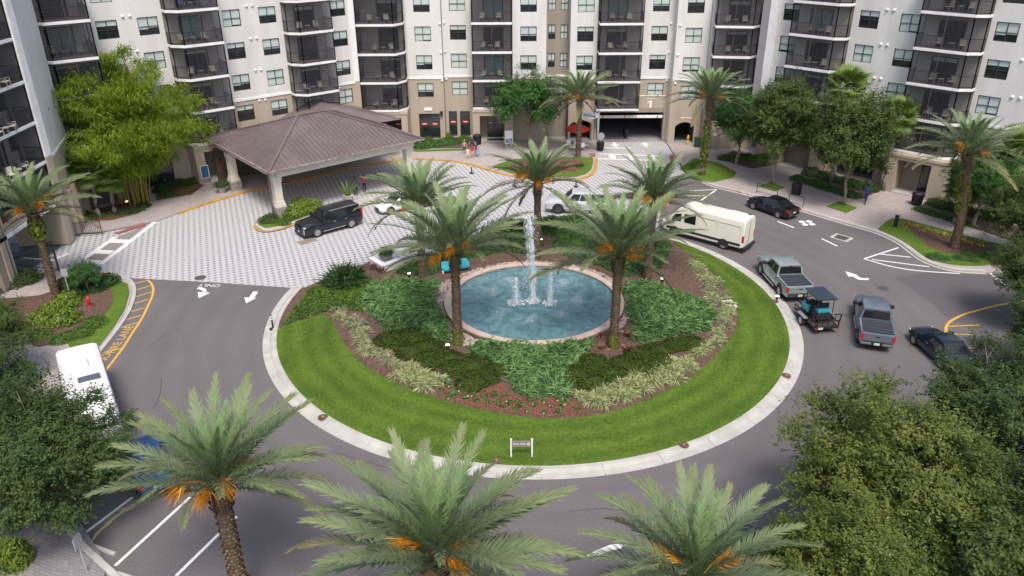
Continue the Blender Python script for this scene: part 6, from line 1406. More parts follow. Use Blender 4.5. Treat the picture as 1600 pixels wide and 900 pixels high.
def mirrors(t, x, y, z, m):
    for s in (1, -1): MB().box(x - 0.09, x + 0.09, min(s * y, s * (y + 0.26)), max(s * y, s * (y + 0.26)), z, z + 0.2).build('mirror', m, t)
def handles(t, xs, y, z):
    for x in xs:
        for s in (1, -1): MB().box(x - 0.11, x + 0.11, s * y - 0.02, s * y + 0.02, z, z + 0.04).build('door_handle', chrome, t)
def seams(t, xs, y, z0, z1):
    for x in xs:
        for s in (1, -1): MB().box(x - 0.008, x + 0.008, s * y - 0.004, s * y + 0.004, z0, z1).build('door_seam', black_tr, t)
W_BIG = wheel_meshes(0.41, 0.29, rim_m); W_BIGD = wheel_meshes(0.41, 0.29, rim_d); W_CAR = wheel_meshes(0.33, 0.22, rim_m); W_VAN = wheel_meshes(0.37, 0.24, rim_m)
def place(t, wheel_pt, head, lx, ly, z=0.006):
    c, s = math.cos(R(head)), math.sin(R(head)); t.location = (wheel_pt[0] - (lx * c - ly * s), wheel_pt[1] - (lx * s + ly * c), z); t.rotation_euler = (0, 0, R(head))

def suv(label, m):
    t = thing('suv', label, 'car'); hw = 1.01
    loft([(2.78, sect(0.80, 0.42, 0.92)), (2.72, sect(0.93, 0.32, 1.06)), (2.45, sect(0.99, 0.28, 1.14)), (1.35, sect(hw, 0.28, 1.22)), (0.9, sect(hw, 0.30, 1.22, 0.0)), (-2.3, sect(hw, 0.30, 1.22, 0.0)), (-2.62, sect(0.99, 0.34, 1.22, 0.0)), (-2.74, sect(0.92, 0.42, 1.18, 0.0))], m, 'body', t)
    c = cabin(t, m, (1.28, -2.68, 0.95), (0.45, -2.5, 0.80), 1.21, 1.86); side_glass(t, c, ((0.09, 0.36), (0.385, 0.66), (0.70, 0.95))); ends_glass(t, c)
    arches(t, (1.62, -1.58), hw - 0.005, 0.50)
    for x in (1.62, -1.58):
        for y in (0.90, -0.90): wheel(t, x, y, W_BIG, 0.41)
    for s in (1, -1):
        bx(t, 'headlight', lamp_m, 2.55, 2.735, s * 0.78 - 0.14, s * 0.78 + 0.14, 0.98, 1.06); bx(t, 'running_light', lamp_m, 2.6, 2.76, s * 0.86 - 0.03, s * 0.86 + 0.03, 0.45, 0.9); bx(t, 'tail_light', tail_m, -2.77, -2.6, s * 0.90 - 0.06, s * 0.90 + 0.06, 0.9, 1.75); MB().bar((0.3, s * 0.74, 1.93), (-2.3, s * 0.74, 1.93), 0.04, 0.05).build('roof_rail', chrome, t); bx(t, 'sill_trim', chrome, -1.0, 1.05, s * 1.0 - 0.02, s * 1.0 + 0.02, 0.36, 0.42)
    bx(t, 'grille', black_tr, 2.7, 2.79, -0.6, 0.6, 0.5, 0.95); bx(t, 'front_plate', plate_m, 2.79, 2.8, -0.16, 0.16, 0.5, 0.62); bx(t, 'bumper', black_tr, 2.6, 2.8, -0.85, 0.85, 0.3, 0.42)
    mirrors(t, 1.0, 0.97, 1.22, m); handles(t, (-0.05, -1.1), hw, 1.0); seams(t, (0.92, -0.2, -1.28), hw - 0.003, 0.42, 1.2); return t
def pickup(label, m, bed_cover=True, rims=None, tool=False):
    t = thing('pickup_truck', label, 'truck'); hw = 1.01
    loft([(2.92, sect(0.84, 0.5, 0.98)), (2.86, sect(0.95, 0.42, 1.10)), (2.6, sect(hw, 0.40, 1.18)), (1.35, sect(hw, 0.40, 1.24)), (1.0, sect(hw, 0.40, 1.24, 0)), (-0.98, sect(hw, 0.40, 1.24, 0)), (-1.02, sect(hw, 0.40, 1.22, -0.02)), (-2.8, sect(hw, 0.42, 1.22, -0.02)), (-2.9, sect(0.99, 0.5, 1.20, -0.02))], m, 'body', t)
    c = cabin(t, m, (1.32, -1.0, 0.95), (0.62, -0.86, 0.80), 1.23, 1.90); side_glass(t, c, ((0.12, 0.53), (0.57, 0.94))); ends_glass(t, c, r=(0.06, 0.94, 0.12, 0.88))
    arches(t, (1.85, -1.82), hw - 0.005, 0.52)
    for x in (1.85, -1.82):
        for y in (0.90, -0.90): wheel(t, x, y, rims or W_BIG, 0.41)
    o = bx(t, 'bed_cover', mat('black_vinyl_cover', (0.028, 0.032, 0.042), 0.55, c2=(0.04, 0.045, 0.055), scale=2), -2.72, -1.06, -0.86, 0.86, 1.225, 1.275)
    for x in (-1.5, -1.95, -2.4): bx(o, 'cover_seam', black_tr, x - 0.01, x + 0.01, -0.85, 0.85, 1.276, 1.285)
    for s in (1, -1):
        bx(t, 'headlight', lamp_m, 2.72, 2.91, s * 0.80 - 0.15, s * 0.80 + 0.13, 0.86, 1.04); bx(t, 'tail_light', tail_m, -2.93, -2.75, s * 0.90 - 0.09, s * 0.90 + 0.075, 0.82, 1.16); bx(t, 'bed_rail', m, -2.8, -1.05, s * 0.93 - 0.05, s * 0.93 + 0.05, 1.20, 1.27); bx(t, 'step_bar', chrome, -0.9, 1.2, s * 1.02 - 0.05, s * 1.02 + 0.05, 0.34, 0.40)
        bx(t, 'rear_bumper_end', chrome, -3.02, -2.85, s * 0.62 - 0.3, s * 0.62 + 0.3, 0.52, 0.68)
    bx(t, 'tailgate', m, -2.925, -2.88, -0.78, 0.78, 0.74, 1.19); bx(t, 'tailgate_handle', black_tr, -2.94, -2.92, -0.13, 0.13, 1.0, 1.07); bx(t, 'rear_bumper', black_tr, -2.99, -2.86, -0.9, 0.9, 0.46, 0.70); bx(t, 'licence_plate', plate_m, -3.03, -2.995, -0.16, 0.16, 0.52, 0.66)
    bx(t, 'grille', chrome, 2.86, 2.93, -0.62, 0.62, 0.72, 1.02); bx(t, 'front_bumper', chrome, 2.75, 2.98, -0.9, 0.9, 0.45, 0.64); bx(t, 'brake_light', tail_m, -0.93, -0.87, -0.14, 0.14, 1.86, 1.90)
    mirrors(t, 1.05, 0.98, 1.22, black_tr); handles(t, (0.0, -0.82), hw, 1.04); seams(t, (1.05, 0.1, -0.96), hw - 0.003, 0.5, 1.22); return t
def sedan(label, m, name='sedan', L=4.7, low=0.0, cov=None):
    t = thing(name, label, 'car'); hw = 0.90; f = L / 2
    loft([(f, sect(0.62, 0.42, 0.62)), (f - 0.12, sect(0.78, 0.26, 0.74)), (f - 0.6, sect(0.87, 0.22, 0.84)), (f - 1.3, sect(hw, 0.22, 0.94)), (0.5, sect(hw, 0.22, 0.96, 0)), (-f + 1.2, sect(hw, 0.22, 0.98, 0)), (-f + 0.45, sect(0.87, 0.24, 1.0)), (-f + 0.08, sect(0.80, 0.32, 0.97)), (-f, sect(0.68, 0.45, 0.85))], m, 'body', t)
    c = cabin(t, m, (f - 1.35, -f + 0.62, 0.84), (f - 2.15, -f + 1.45, 0.62), 0.95, 1.44 - low); side_glass(t, c, ((0.16, 0.48), (0.51, 0.84)), 0.08, 0.88); ends_glass(t, c)
    arches(t, (f - 0.92, -f + 1.02), hw - 0.005, 0.40)
    for x in (f - 0.92, -f + 1.02):
        for y in (0.80, -0.80): wheel(t, x, y, W_CAR, 0.33)
    for s in (1, -1):
        bx(t, 'headlight', lamp_m, f - 0.35, f - 0.1, s * 0.66 - 0.13, s * 0.66 + 0.1, 0.62, 0.72); bx(t, 'tail_light', tail_m, -f - 0.01, -f + 0.28, s * 0.72 - 0.14, s * 0.72 + 0.09, 0.76, 0.92)
    bx(t, 'licence_plate', plate_m, -f - 0.02, -f + 0.02, -0.16, 0.16, 0.62, 0.74); bx(t, 'grille', black_tr, f - 0.05, f + 0.012, -0.4, 0.4, 0.36, 0.56); bx(t, 'rear_bumper', m, -f - 0.03, -f + 0.1, -0.7, 0.7, 0.4, 0.56)
    mirrors(t, f - 1.6, 0.85, 0.96, m); handles(t, (0.15, -0.85), hw, 0.84); seams(t, (f - 1.35, 0.0, -1.05), hw - 0.003, 0.3, 0.95); return t
def van(label, m):
    t = thing('cargo_van', label, 'van'); hw = 1.01; h = 2.72
    def vs(w, z0, z1, k=1.0): return [(w - 0.1, z0), (w, z0 + 0.12), (w, 1.1), (w - 0.05 * k, z1 - 0.5), (w - 0.13 * k, z1 - 0.12), (w - 0.26 * k, z1), (0, z1 + 0.03)]
    loft([(-3.62, vs(hw - 0.05, 0.5, h - 0.06)), (-3.56, vs(hw, 0.42, h)), (-1, vs(hw, 0.36, h)), (1.6, vs(hw, 0.36, h)), (2.0, vs(hw, 0.36, h - 0.10)), (2.35, vs(hw - 0.01, 0.36, h - 0.42)), (2.75, vs(hw - 0.02, 0.36, 1.95)), (3.0, vs(0.98, 0.36, 1.56)), (3.35, vs(0.95, 0.36, 1.32)), (3.62, vs(0.85, 0.42, 1.15, 0.5)), (3.70, vs(0.70, 0.5, 0.95, 0.3))], m, 'body', t, 30)
    for s in (1, -1):
        y = s * (hw - 0.035)
        for x0, x1, z0, z1, nm in ((0.55, 1.55, 1.42, 2.15, 'side_window'),): bx(t, nm, car_glass, x0, x1, min(y, y + s * 0.035), max(y, y + s * 0.035), z0, z1)
        mb = MB(); mb.face([(1.85, s * 1.0, 1.42), (2.75, s * 0.995, 1.42), (2.42, s * 0.985, 1.95), (1.85, s * 0.98, 2.1)][::s]); mb.build('door_window', car_glass, t)
        bx(t, 'side_moulding', black_tr, -3.4, 3.1, s * hw - 0.02, s * hw + 0.02, 0.62, 0.82); bx(t, 'tail_light', tail_m, -3.64, -3.5, s * 0.93 - 0.05, s * 0.93 + 0.085, 0.95, 1.5); bx(t, 'headlight', lamp_m, 3.35, 3.62, s * 0.72 - 0.16, s * 0.72 + 0.12, 0.86, 1.1)
        for x0, x1 in ((-3.3, -1.4), (-1.25, 0.4)):
            for a, b, cc, d in ((x0, x1, 1.15, 1.17), (x0, x1, 2.2, 2.22), (x0, x0 + 0.02, 1.17, 2.2), (x1 - 0.02, x1, 1.17, 2.2)): bx(t, 'panel_seam', mat('cream_shadow_seam', (0.42, 0.40, 0.32), 0.6), a, b, s * (hw - 0.03) - 0.012, s * (hw - 0.03) + 0.012, cc, d)
        bx(t, 'mirror', black_tr, 2.3, 2.5, s * 1.02 - 0.02 if s > 0 else s * 1.28, s * 1.28 if s > 0 else s * 1.02 + 0.02, 1.45, 1.8)
    mb = MB(); mb.face([(2.36, 0.83, 2.34), (2.36, -0.83, 2.34), (3.02, -0.86, 1.58), (3.02, 0.86, 1.58)]); o = mb.build('windscreen', car_glass, t); o.location = (0.03, 0, 0.03)
    bx(t, 'rear_bumper', black_tr, -3.8, -3.5, -0.98, 0.98, 0.36, 0.56); bx(t, 'rear_door_seam', black_tr, -3.635, -3.6, -0.012, 0.012, 0.6, 2.5); bx(t, 'licence_plate', plate_m, -3.64, -3.61, 0.15, 0.5, 0.9, 1.05); bx(t, 'brake_light', tail_m, -3.62, -3.5, -0.12, 0.12, 2.60, 2.68); bx(t, 'front_bumper', black_tr, 3.4, 3.74, -0.85, 0.85, 0.36, 0.6)
    bx(t, 'roof_vent', black_tr, -3.3, -3.15, -0.75, -0.6, 2.70, 2.79)
    arches(t, (2.35, -2.0), hw - 0.002, 0.47)
    for x in (2.35, -2.0):
        for y in (0.89, -0.89): wheel(t, x, y, W_VAN, 0.37)
    return t
silver = paint('silver_green_paint', (0.29, 0.345, 0.35)); white_p = paint('silver_white_paint', (0.58, 0.60, 0.62)); slate = paint('slate_grey_paint', (0.145, 0.175, 0.215)); navy_bk = paint('midnight_black_paint', (0.008, 0.013, 0.02)); black_p = paint('black_paint', (0.010, 0.010, 0.013)); cream_p = mat('cream_van_paint', (0.72, 0.70, 0.60), 0.35, c2=(0.68, 0.66, 0.57), scale=0.8, coat=0.5); blue_p = paint('blue_paint', (0.015, 0.07, 0.20)); wht = mat('white_gelcoat', (0.78, 0.78, 0.78), 0.3, c2=(0.72, 0.72, 0.72), scale=1, coat=0.4); dark_blue = paint('dark_blue_paint', (0.008, 0.020, 0.036))
place(suv('long black luxury wagon with silver rims beside the canopy island', navy_bk), (-16.05, 61.00), 220, 1.62, 1.0)
place(sedan('low white car half hidden by the left rear palm', mat('white_car_paint', (0.75, 0.75, 0.76), 0.3, coat=0.7), 'white_car', 4.8, 0.08), (-10.70, 66.20), 214, 1.48, 0.9)
place(pickup('silver white crew cab pickup on the pavers behind the fountain', white_p, rims=W_BIGD), (4.1, 66.1), 174, 1.85, 1.0)
place(van('tall cream cargo van passing the east side of the island', cream_p), (16.75, 58.05), 140, -2.0, 1.0)
place(pickup('silver green pickup towing the small trailer beside the island kerb', silver), (18.66, 49.71), 94, -1.82, 1.0)
place(pickup('slate grey pickup driving alone in the right lane', slate), (22.25, 42.0), 72, -2.95, 0)
place(sedan('black sedan parked at the right kerb with its tail light showing', black_p), (23.12, 64.75), 124, -1.33, 0.9)
place(sedan('dark blue sedan at the right, partly under the oak leaves', dark_blue), (26.0, 41.6), 96, 0.0, 0.0)
place(sedan('blue car under the oak at the left behind the camper', blue_p, L=4.5), (-17.7, 31.0), 122, 0.0, 0.0)
place(sedan('dark green car under the near oak at the bottom right', paint('dark_green_paint', (0.03, 0.06, 0.06))), (16.6, 23.2), 150, 0.0, 0.0)
place(sedan('black and white parked car between the bottom palm and oak', black_p), (9.6, 25.0), 160, 0.0, 0.0)
# trailer with a small teal machine under a dark roof
th = R(97); tr_p = (19.85, 45.75)
tr = thing('utility_trailer', 'black mesh ramp trailer hitched behind the silver green pickup', 'trailer', (*tr_p, 0.0), th)
bx(tr, 'deck', mat('wood_deck_dark', (0.06, 0.05, 0.045), 0.8), -1.5, 1.4, -0.75, 0.75, 0.42, 0.48)
for s in (1, -1):
    MB().bar((-1.5, s * 0.78, 0.46), (1.4, s * 0.78, 0.46), 0.08).build('side_rail', black_tr, tr); MB().bar((-1.5, s * 0.78, 0.78), (1.4, s * 0.78, 0.78), 0.05).build('top_rail', black_tr, tr); bx(tr, 'mudguard', mat('galvanised_steel', (0.38, 0.39, 0.40), 0.5, 0.6), -0.55, 0.45, s * 0.98 - 0.13, s * 0.98 + 0.13, 0.70, 0.75); wheel(tr, -0.05, s * 0.97, W_CAR, 0.33); bx(tr, 'tail_light', tail_m, -1.58, -1.5, s * 0.72 - 0.08, s * 0.72 + 0.08, 0.42, 0.52)
    for x in (-1.5, -0.5, 0.5, 1.4): MB().bar((x, s * 0.78, 0.46), (x, s * 0.78, 0.78), 0.04).build('rail_post', black_tr, tr)
MB().bar((1.4, 0, 0.42), (2.5, 0, 0.42), 0.09).build('drawbar', black_tr, tr); bx(tr, 'licence_plate', plate_m, -1.6, -1.585, 0.3, 0.62, 0.42, 0.56)
gt = MB()
for y in (-0.72, 0.72): gt.bar((-1.52, y, 0.5), (-1.72, y, 1.55), 0.06)
for z in (0.55, 1.05, 1.53): gt.bar((-1.53 - (z - .5) * .19, -0.72, z), (-1.53 - (z - .5) * .19, 0.72, z), 0.05)
for y in (-0.36, 0, 0.36): gt.bar((-1.52, y, 0.5), (-1.72, y, 1.55), 0.03)
gt.build('ramp_gate', black_tr, tr)
gc = thing('utility_cart', 'teal and black small machine with dark canopy carried on the trailer', 'utility cart', (*tr_p, 0.485), th)
loft([(1.15, sect(0.42, 0.3, 0.55)), (1.0, sect(0.52, 0.25, 0.72)), (0.5, sect(0.56, 0.25, 0.78)), (0.35, sect(0.56, 0.25, 0.45, 0)), (-0.25, sect(0.56, 0.25, 0.45, 0)), (-0.35, sect(0.56, 0.25, 0.75)), (-1.0, sect(0.52, 0.3, 0.72))], blk, 'body', gc)
for s in (1, -1): MB().prism([(0.95, s * 0.40), (0.95, s * 0.60), (0.1, s * 0.62), (0.1, s * 0.40)], 0.35, [0.78, 0.7, 0.7, 0.80]).build('side_panel', teal, gc)
MB().box(-0.9, -0.5, -0.42, 0.42, 0.78, 0.9).build('engine_hood', teal, gc)
bx(gc, 'seat', blk, -0.35, 0.1, -0.5, 0.5, 0.62, 0.76); bx(gc, 'backrest', blk, -0.48, -0.36, -0.5, 0.5, 0.7, 1.2); bx(gc, 'dashboard', blk, 0.42, 0.55, -0.5, 0.5, 0.76, 0.95)
MB().prism([(0.75, -0.62), (0.75, 0.62), (-1.05, 0.66), (-1.05, -0.66)], 1.72, 1.80).build('canopy', mat('navy_canopy', (0.025, 0.035, 0.055), 0.45, coat=0.3), gc)
for x, y in ((0.62, 0.52), (0.62, -0.52), (-0.95, 0.52), (-0.95, -0.52)): MB().bar((x, y, 0.6), (x * 0.95, y, 1.72), 0.04).build('canopy_post', black_tr, gc)
MB().lathe([(0.17, -0.015), (0.19, 0), (0.17, 0.015)], 14).build('steering_wheel', blk, gc, loc=(0.28, 0.25, 1.0), rot=(0, R(-50), 0))
W_SM = wheel_meshes(0.24, 0.2, rim_d)
for x in (0.75, -0.65):
    for y in (0.5, -0.5): wheel(gc, x, y, W_SM, 0.24)
# white camper
cp = thing('camper_van', 'white camper with roof vents parked in the fire lane by the oak', 'camper', (-22.45, 35.35, 0.006), R(302))
def cs(w, z0, z1): return [(w - 0.08, z0), (w, z0 + 0.15), (w, 1.3), (w - 0.03, z1 - 0.35), (w - 0.1, z1 - 0.1), (w - 0.25, z1), (0, z1 + 0.04)]
loft([(-3.6, cs(1.08, 0.5, 2.72)), (-3.5, cs(1.13, 0.4, 2.82)), (2.2, cs(1.13, 0.36, 2.82)), (3.0, cs(1.12, 0.36, 2.76)), (3.35, cs(1.08, 0.36, 2.55)), (3.6, cs(1.0, 0.4, 2.1))], wht, 'body', cp, 30)
bx(cp, 'roof_hatch', mat('smoked_hatch', (0.10, 0.11, 0.14), 0.2, coat=0.5), 0.3, 0.8, -0.3, 0.75, 2.87, 2.93); bx(cp, 'air_conditioner', wht, -1.6, -0.8, -0.45, 0.35, 2.85, 3.08); bx(cp, 'roof_vent', wht, -2.9, -2.6, -0.2, 0.2, 2.85, 2.94); bx(cp, 'skylight', mat('pale_skylight', (0.62, 0.66, 0.68), 0.2), -3.2, -2.9, 0.4, 0.8, 2.84, 2.89)
for k in range(7): bx(cp, 'roof_rib', trim_w, 1.9 + k * 0.16, 1.95 + k * 0.16, -0.8, 0.8, 2.86, 2.885)
mb = MB(); mb.face([(3.37, 0.95, 2.45), (3.37, -0.95, 2.45), (3.63, -0.9, 1.6), (3.63, 0.9, 1.6)]); mb.build('windscreen', car_glass, cp).location = (0.02, 0, 0.01)
for s in (1, -1):
    for x0, x1 in ((-2.6, -1.6), (0.3, 1.4)): bx(cp, 'side_window', car_glass, x0, x1, s * 1.125 - 0.02, s * 1.125 + 0.02, 1.5, 2.1)
    bx(cp, 'mirror', black_tr, 3.3, 3.5, s * 1.12 if s > 0 else s * 1.42, s * 1.42 if s > 0 else s * 1.12, 1.6, 2.0); bx(cp, 'tail_light', tail_m, -3.64, -3.55, s * 0.9 - 0.07, s * 0.9 + 0.07, 0.8, 1.3)
    for x in (2.35, -1.9): wheel(cp, x, s * 0.98, W_VAN, 0.37)
bx(cp, 'rear_bumper', black_tr, -3.72, -3.55, -1.0, 1.0, 0.4, 0.6)

# ------------------------------------------------------------------ people: one skinned body each
skin_c = mat('skin', (0.42, 0.24, 0.16), 0.6, c2=(0.38, 0.21, 0.14), scale=6); skin_d = mat('skin_deep', (0.12, 0.06, 0.04), 0.6)
def cloth(n, c): return mat('cloth_' + n, c, 0.85, c2=tuple(v * 0.8 for v in c), scale=6)
def person(p, face, label, top, bottom, shoe, skin, hair, h=1.72, stride=0.0, arm=0.15, long_leg=True, hat=None, z=0.12, sleeve=True):
    """h standing height; stride swings the legs fore and aft; +x is the facing direction"""
    k = h / 1.75; J = {}
    def P(x, y, z_): return (x * k, y * k, z_ * k)
    sw = stride
    V = [P(0, 0, 0.95), P(0, 0, 1.12), P(0, 0, 1.36), P(0, 0, 1.47), P(0.01, 0, 1.56), P(0.02, 0, 1.66), P(0.015, 0, 1.74)]; Rr = [(.155, .12), (.135, .10), (.165, .11), (.075, .07), (.062, .062), (.098, .085), (.06, .055)]
    E = [(0, 1), (1, 2), (2, 3), (3, 4), (4, 5), (5, 6)]; lab = {}
    for s in (1, -1):
        b = len(V); f = sw * s
        V += [P(0, s * 0.10, 0.90), P(0.16 * f + 0.02, s * 0.105, 0.50), P(0.36 * f - 0.06 * abs(f), s * 0.105, 0.09), P(0.36 * f + 0.13, s * 0.12, 0.04)]; Rr += [(.088, .085), (.060, .058), (.043, .042), (.036, .04)]; E += [(0, b), (b, b + 1), (b + 1, b + 2), (b + 2, b + 3)]
        b = len(V); g2 = -sw * s * 0.7 + 0.05
        V += [P(0, s * 0.20, 1.39), P(0.10 * g2 - 0.02, s * (0.23 + arm * 0.3), 1.13), P(0.30 * g2 + 0.06, s * (0.24 + arm * 0.4), 0.90), P(0.36 * g2 + 0.09, s * (0.24 + arm * 0.35), 0.80)]; Rr += [(.052, .05), (.042, .04), (.033, .03), (.038, .022)]; E += [(2, b), (b, b + 1), (b + 1, b + 2), (b + 2, b + 3)]
    me = bpy.data.meshes.new('person'); me.from_pydata(V, E, []); ob = bpy.data.objects.new('person_rig', me); col.objects.link(ob)
    md = ob.modifiers.new('skin', 'SKIN'); md.use_smooth_shade = True
    for i, sv in enumerate(me.skin_vertices[0].data): sv.radius = (Rr[i][0] * k, Rr[i][1] * k); sv.use_root = (i == 0)
    sd = ob.modifiers.new('sub', 'SUBSURF'); sd.levels = 2; sd.render_levels = 2
    dg = bpy.context.evaluated_depsgraph_get(); m2 = bpy.data.meshes.new_from_object(ob.evaluated_get(dg)); bpy.data.objects.remove(ob); m2.name = 'person'; m2.materials.clear()
    for m in (skin, top, bottom, shoe): m2.materials.append(m)
    idx = []
    for f in m2.polygons:
        c = f.center / k; side = abs(c.y) > 0.185 and c.z < 1.40
        if c.z < 0.085: i = 3
        elif side and c.z < 1.42 and c.z > 0.72: i = 1 if (c.z > 1.2 and sleeve) else 0
        elif c.z < 0.97: i = 2 if (long_leg or c.z > 0.55) else 0
        elif c.z < 1.475: i = 1
        else: i = 0
        idx.append(i)
    m2.polygons.foreach_set('material_index', idx); m2.polygons.foreach_set('use_smooth', [True] * len(idx))
    o = add('person', m2, None, (*p, z), R(face)); tag(o, label, 'person', 'people on the pavements')
    # hair cap, eyes, nose, ears
    hc = MB(); c0 = Vector(P(0.0, 0, 1.68)); rows = []
    for i in range(6):
        ph = R(-25 + 115 * i / 5); rows.append([(c0.x - 0.015 + 0.112 * k * math.cos(ph) * math.cos(a) * (1 if math.cos(a) < 0.3 else 0.92), c0.y + 0.100 * k * math.cos(ph) * math.sin(a), c0.z + 0.01 + 0.115 * k * math.sin(ph) + (0.06 * k if math.cos(a) > 0.2 and i < 2 else 0)) for a in [2 * math.pi * j / 12 for j in range(12)]])
    for i in range(5):
        for j in range(12): hc.face([rows[i][j], rows[i][(j + 1) % 12], rows[i + 1][(j + 1) % 12], rows[i + 1][j]])
    hc.build('hair', hat or hair, o, smooth=True)
    fc = MB(); 
    for s in (1, -1): fc.box(0.098 * k, 0.108 * k, s * 0.033 * k - 0.012, s * 0.033 * k + 0.012, 1.655 * k, 1.672 * k)
    fc.build('eyes', black_tr, o); MB().box(0.10 * k, 0.128 * k, -0.012, 0.012, 1.615 * k, 1.655 * k).build('nose', skin, o); MB().box(0.09 * k, 0.105 * k, -0.025, 0.025, 1.585 * k, 1.595 * k).build('mouth', cloth('lip', (0.3, 0.1, 0.09)), o)
    return o
hair_b, hair_y, hair_br = mat('hair_black', (0.015, 0.012, 0.01), 0.6), mat('hair_blond', (0.45, 0.30, 0.12), 0.6), mat('hair_brown', (0.10, 0.055, 0.03), 0.6)
navy, red, blackc, whitec, bluec, pink, coral = cloth('navy', (0.03, 0.05, 0.10)), cloth('red', (0.50, 0.02, 0.02)), cloth('black', (0.015, 0.015, 0.018)), cloth('white', (0.7, 0.68, 0.66)), cloth('blue', (0.02, 0.11, 0.36)), cloth('pink', (0.6, 0.3, 0.26)), cloth('coral', (0.62, 0.08, 0.07))
person((-4.19, 82.80), -95, 'person in a red top and pink shorts at the front of the group', red, pink, whitec, skin_c, hair_br, 1.55, 0.1, long_leg=False)
person((-4.66, 82.57), -80, 'small person in a white outfit beside the red top', whitec, whitec, whitec, skin_c, hair_br, 1.25, 0.2, long_leg=False)
person((-5.09, 84.24), -110, 'person in pink top and dark shorts at the left of the group', pink, navy, whitec, skin_c, hair_y, 1.62, 0.2, long_leg=False)
person((-4.30, 85.20), -100, 'tall person in dark shirt with yellow cap behind the group', navy, blackc, blackc, skin_c, hair_y, 1.82, 0.0, hat=cloth('yellow_cap', (0.7, 0.45, 0.06)))
person((-3.81, 83.50), -70, 'person carrying a pale blue bag at the right of the group', navy, coral, whitec, skin_c, hair_br, 1.6, 0.15, long_leg=False)
bg = thing('shopping_bag', 'pale blue bag held at the right of the group', 'bag', (*(-3.59, 83.26), 0.45), 0.4)
MB().prism([(-0.22, -0.09), (0.22, -0.09), (0.2, 0.09), (-0.2, 0.09)], 0.0, 0.45).build('bag_body', cloth('pale_blue', (0.22, 0.38, 0.62)), bg); MB().tube([(-0.1, 0, 0.45), (-0.06, 0, 0.6), (0.06, 0, 0.6), (0.1, 0, 0.45)], 0.012, 5).build('handle', blackc, bg)
person((-14.74, 71.44), -60, 'person in a dark shirt and black trousers under the canopy', cloth('slate', (0.05, 0.07, 0.09)), blackc, blackc, skin_d, hair_b, 1.8, 0.2, z=0.006)
person((-14.07, 72.53), -100, 'person in a coral top under the canopy', coral, blackc, blackc, skin_d, hair_b, 1.62, 0.15, z=0.006)
person((32.10, 68.08), 45, 'person in a blue shirt striding along the right pavement', bluec, navy, blackc, skin_d, hair_b, 1.78, 0.8)

# ------------------------------------------------------------------ street furniture and small things
def delineator(p, label, z=0.006):
    t = thing('delineator_post', label, 'post', (*p, z), 0, 'black delineator posts')
    MB().lathe([(0.24, 0), (0.24, 0.05), (0.16, 0.09), (0.05, 0.11)], 12).build('base', blk, t, angle=40); MB().lathe([(0.05, 0.1), (0.055, 0.5), (0.045, 1.05), (0.02, 1.1)], 10).build('post', blk, t, smooth=True)
    for z0 in (0.72, 0.9): MB().lathe([(0.058, z0), (0.058, z0 + 0.1)], 10, cap=False).build('white_band', trim_w, t)
delineator((-15.56, 45.29), 'black delineator post on the island kerb at the left', 0.03); delineator((-4.05, 77.91), 'black delineator post on the pavers before the group of people'); delineator((0.30, 73.81), 'black delineator post below the garden kerb, left one'); delineator((6.26, 73.52), 'black delineator post below the garden kerb, right one'); delineator((-13.30, 76.00), 'black delineator post under the right end of the canopy')
# one way sign on the lawn
sg = thing('lawn_sign', 'grey one way sign board between two white posts on the lawn', 'sign', (*(0.43, 31.85), 0.14), 0)
for x in (-0.52, 0.52): MB().box(x - 0.04, x + 0.04, -0.04, 0.04, 0, 1.02).build('post', trim_w, sg); MB().lathe([(0.055, 1.0), (0.055, 1.05), (0.02, 1.09)], 8).build('post_cap', trim_w, sg).location = (x, 0, 0.021)
MB().box(-0.48, 0.48, -0.025, 0.025, 0.62, 0.96).build('board', mat('grey_sign_board', (0.22, 0.20, 0.19), 0.6), sg)
FSg = Frame((0, 0), 0); wall_text(FSg, sg, 'One Way', -0.1, 0.79, 0.155, 0.026, trim_w, 'lettering', 0.004)
ar = MB(); ar.lathe([(0.075, 0.0), (0.075, 0.006), (0.01, 0.007)], 16); ar.build('arrow_disc', trim_w, sg, loc=(0.34, -0.03, 0.79), rot=(R(90), 0, 0)); MB().prism([(-0.04, -0.012), (0.0, -0.012), (0.0, -0.04), (0.05, 0.0), (0.0, 0.04), (0.0, 0.012), (-0.04, 0.012)], 0.0, 0.004).build('arrow', MATS['grey_sign_board'], sg, loc=(0.34, -0.038, 0.79), rot=(R(90), 0, 0))
def bin_(p, label, rot=0, s=1.0, z=0.12):
    t = thing('trash_bin', label, 'bin', (*p, z), rot); body = MB().lathe([(0.36, 0.05), (0.40, 0.15), (0.44, 0.95), (0.44, 1.0)], 20); body.build('body', mat('dark_metal_bin', (0.03, 0.027, 0.03), 0.5, 0.3), t, angle=30)
    for k in range(20): a = 2 * math.pi * k / 20; MB().bar((0.41 * math.cos(a), 0.41 * math.sin(a), 0.08), (0.455 * math.cos(a), 0.455 * math.sin(a), 0.98), 0.03).build('slat', MATS['dark_metal_bin'], t)
    MB().lathe([(0.47, 0.98), (0.47, 1.04), (0.30, 1.16), (0.15, 1.17)], 20).build('lid', MATS['dark_metal_bin'], t, angle=30); t.scale = (s, s, s)
bin_((26.63, 70.60), 'dark round bin on the pavement above the black sedan'); bin_((36.56, 67.68), 'dark bin beside the right portal pillar', 0, 1.05); bin_((9.87, 85.68), 'dark bin left of the garage mouth', 0, 0.85); bin_((-3.84, 88.24), 'dark bin at the red signed door')
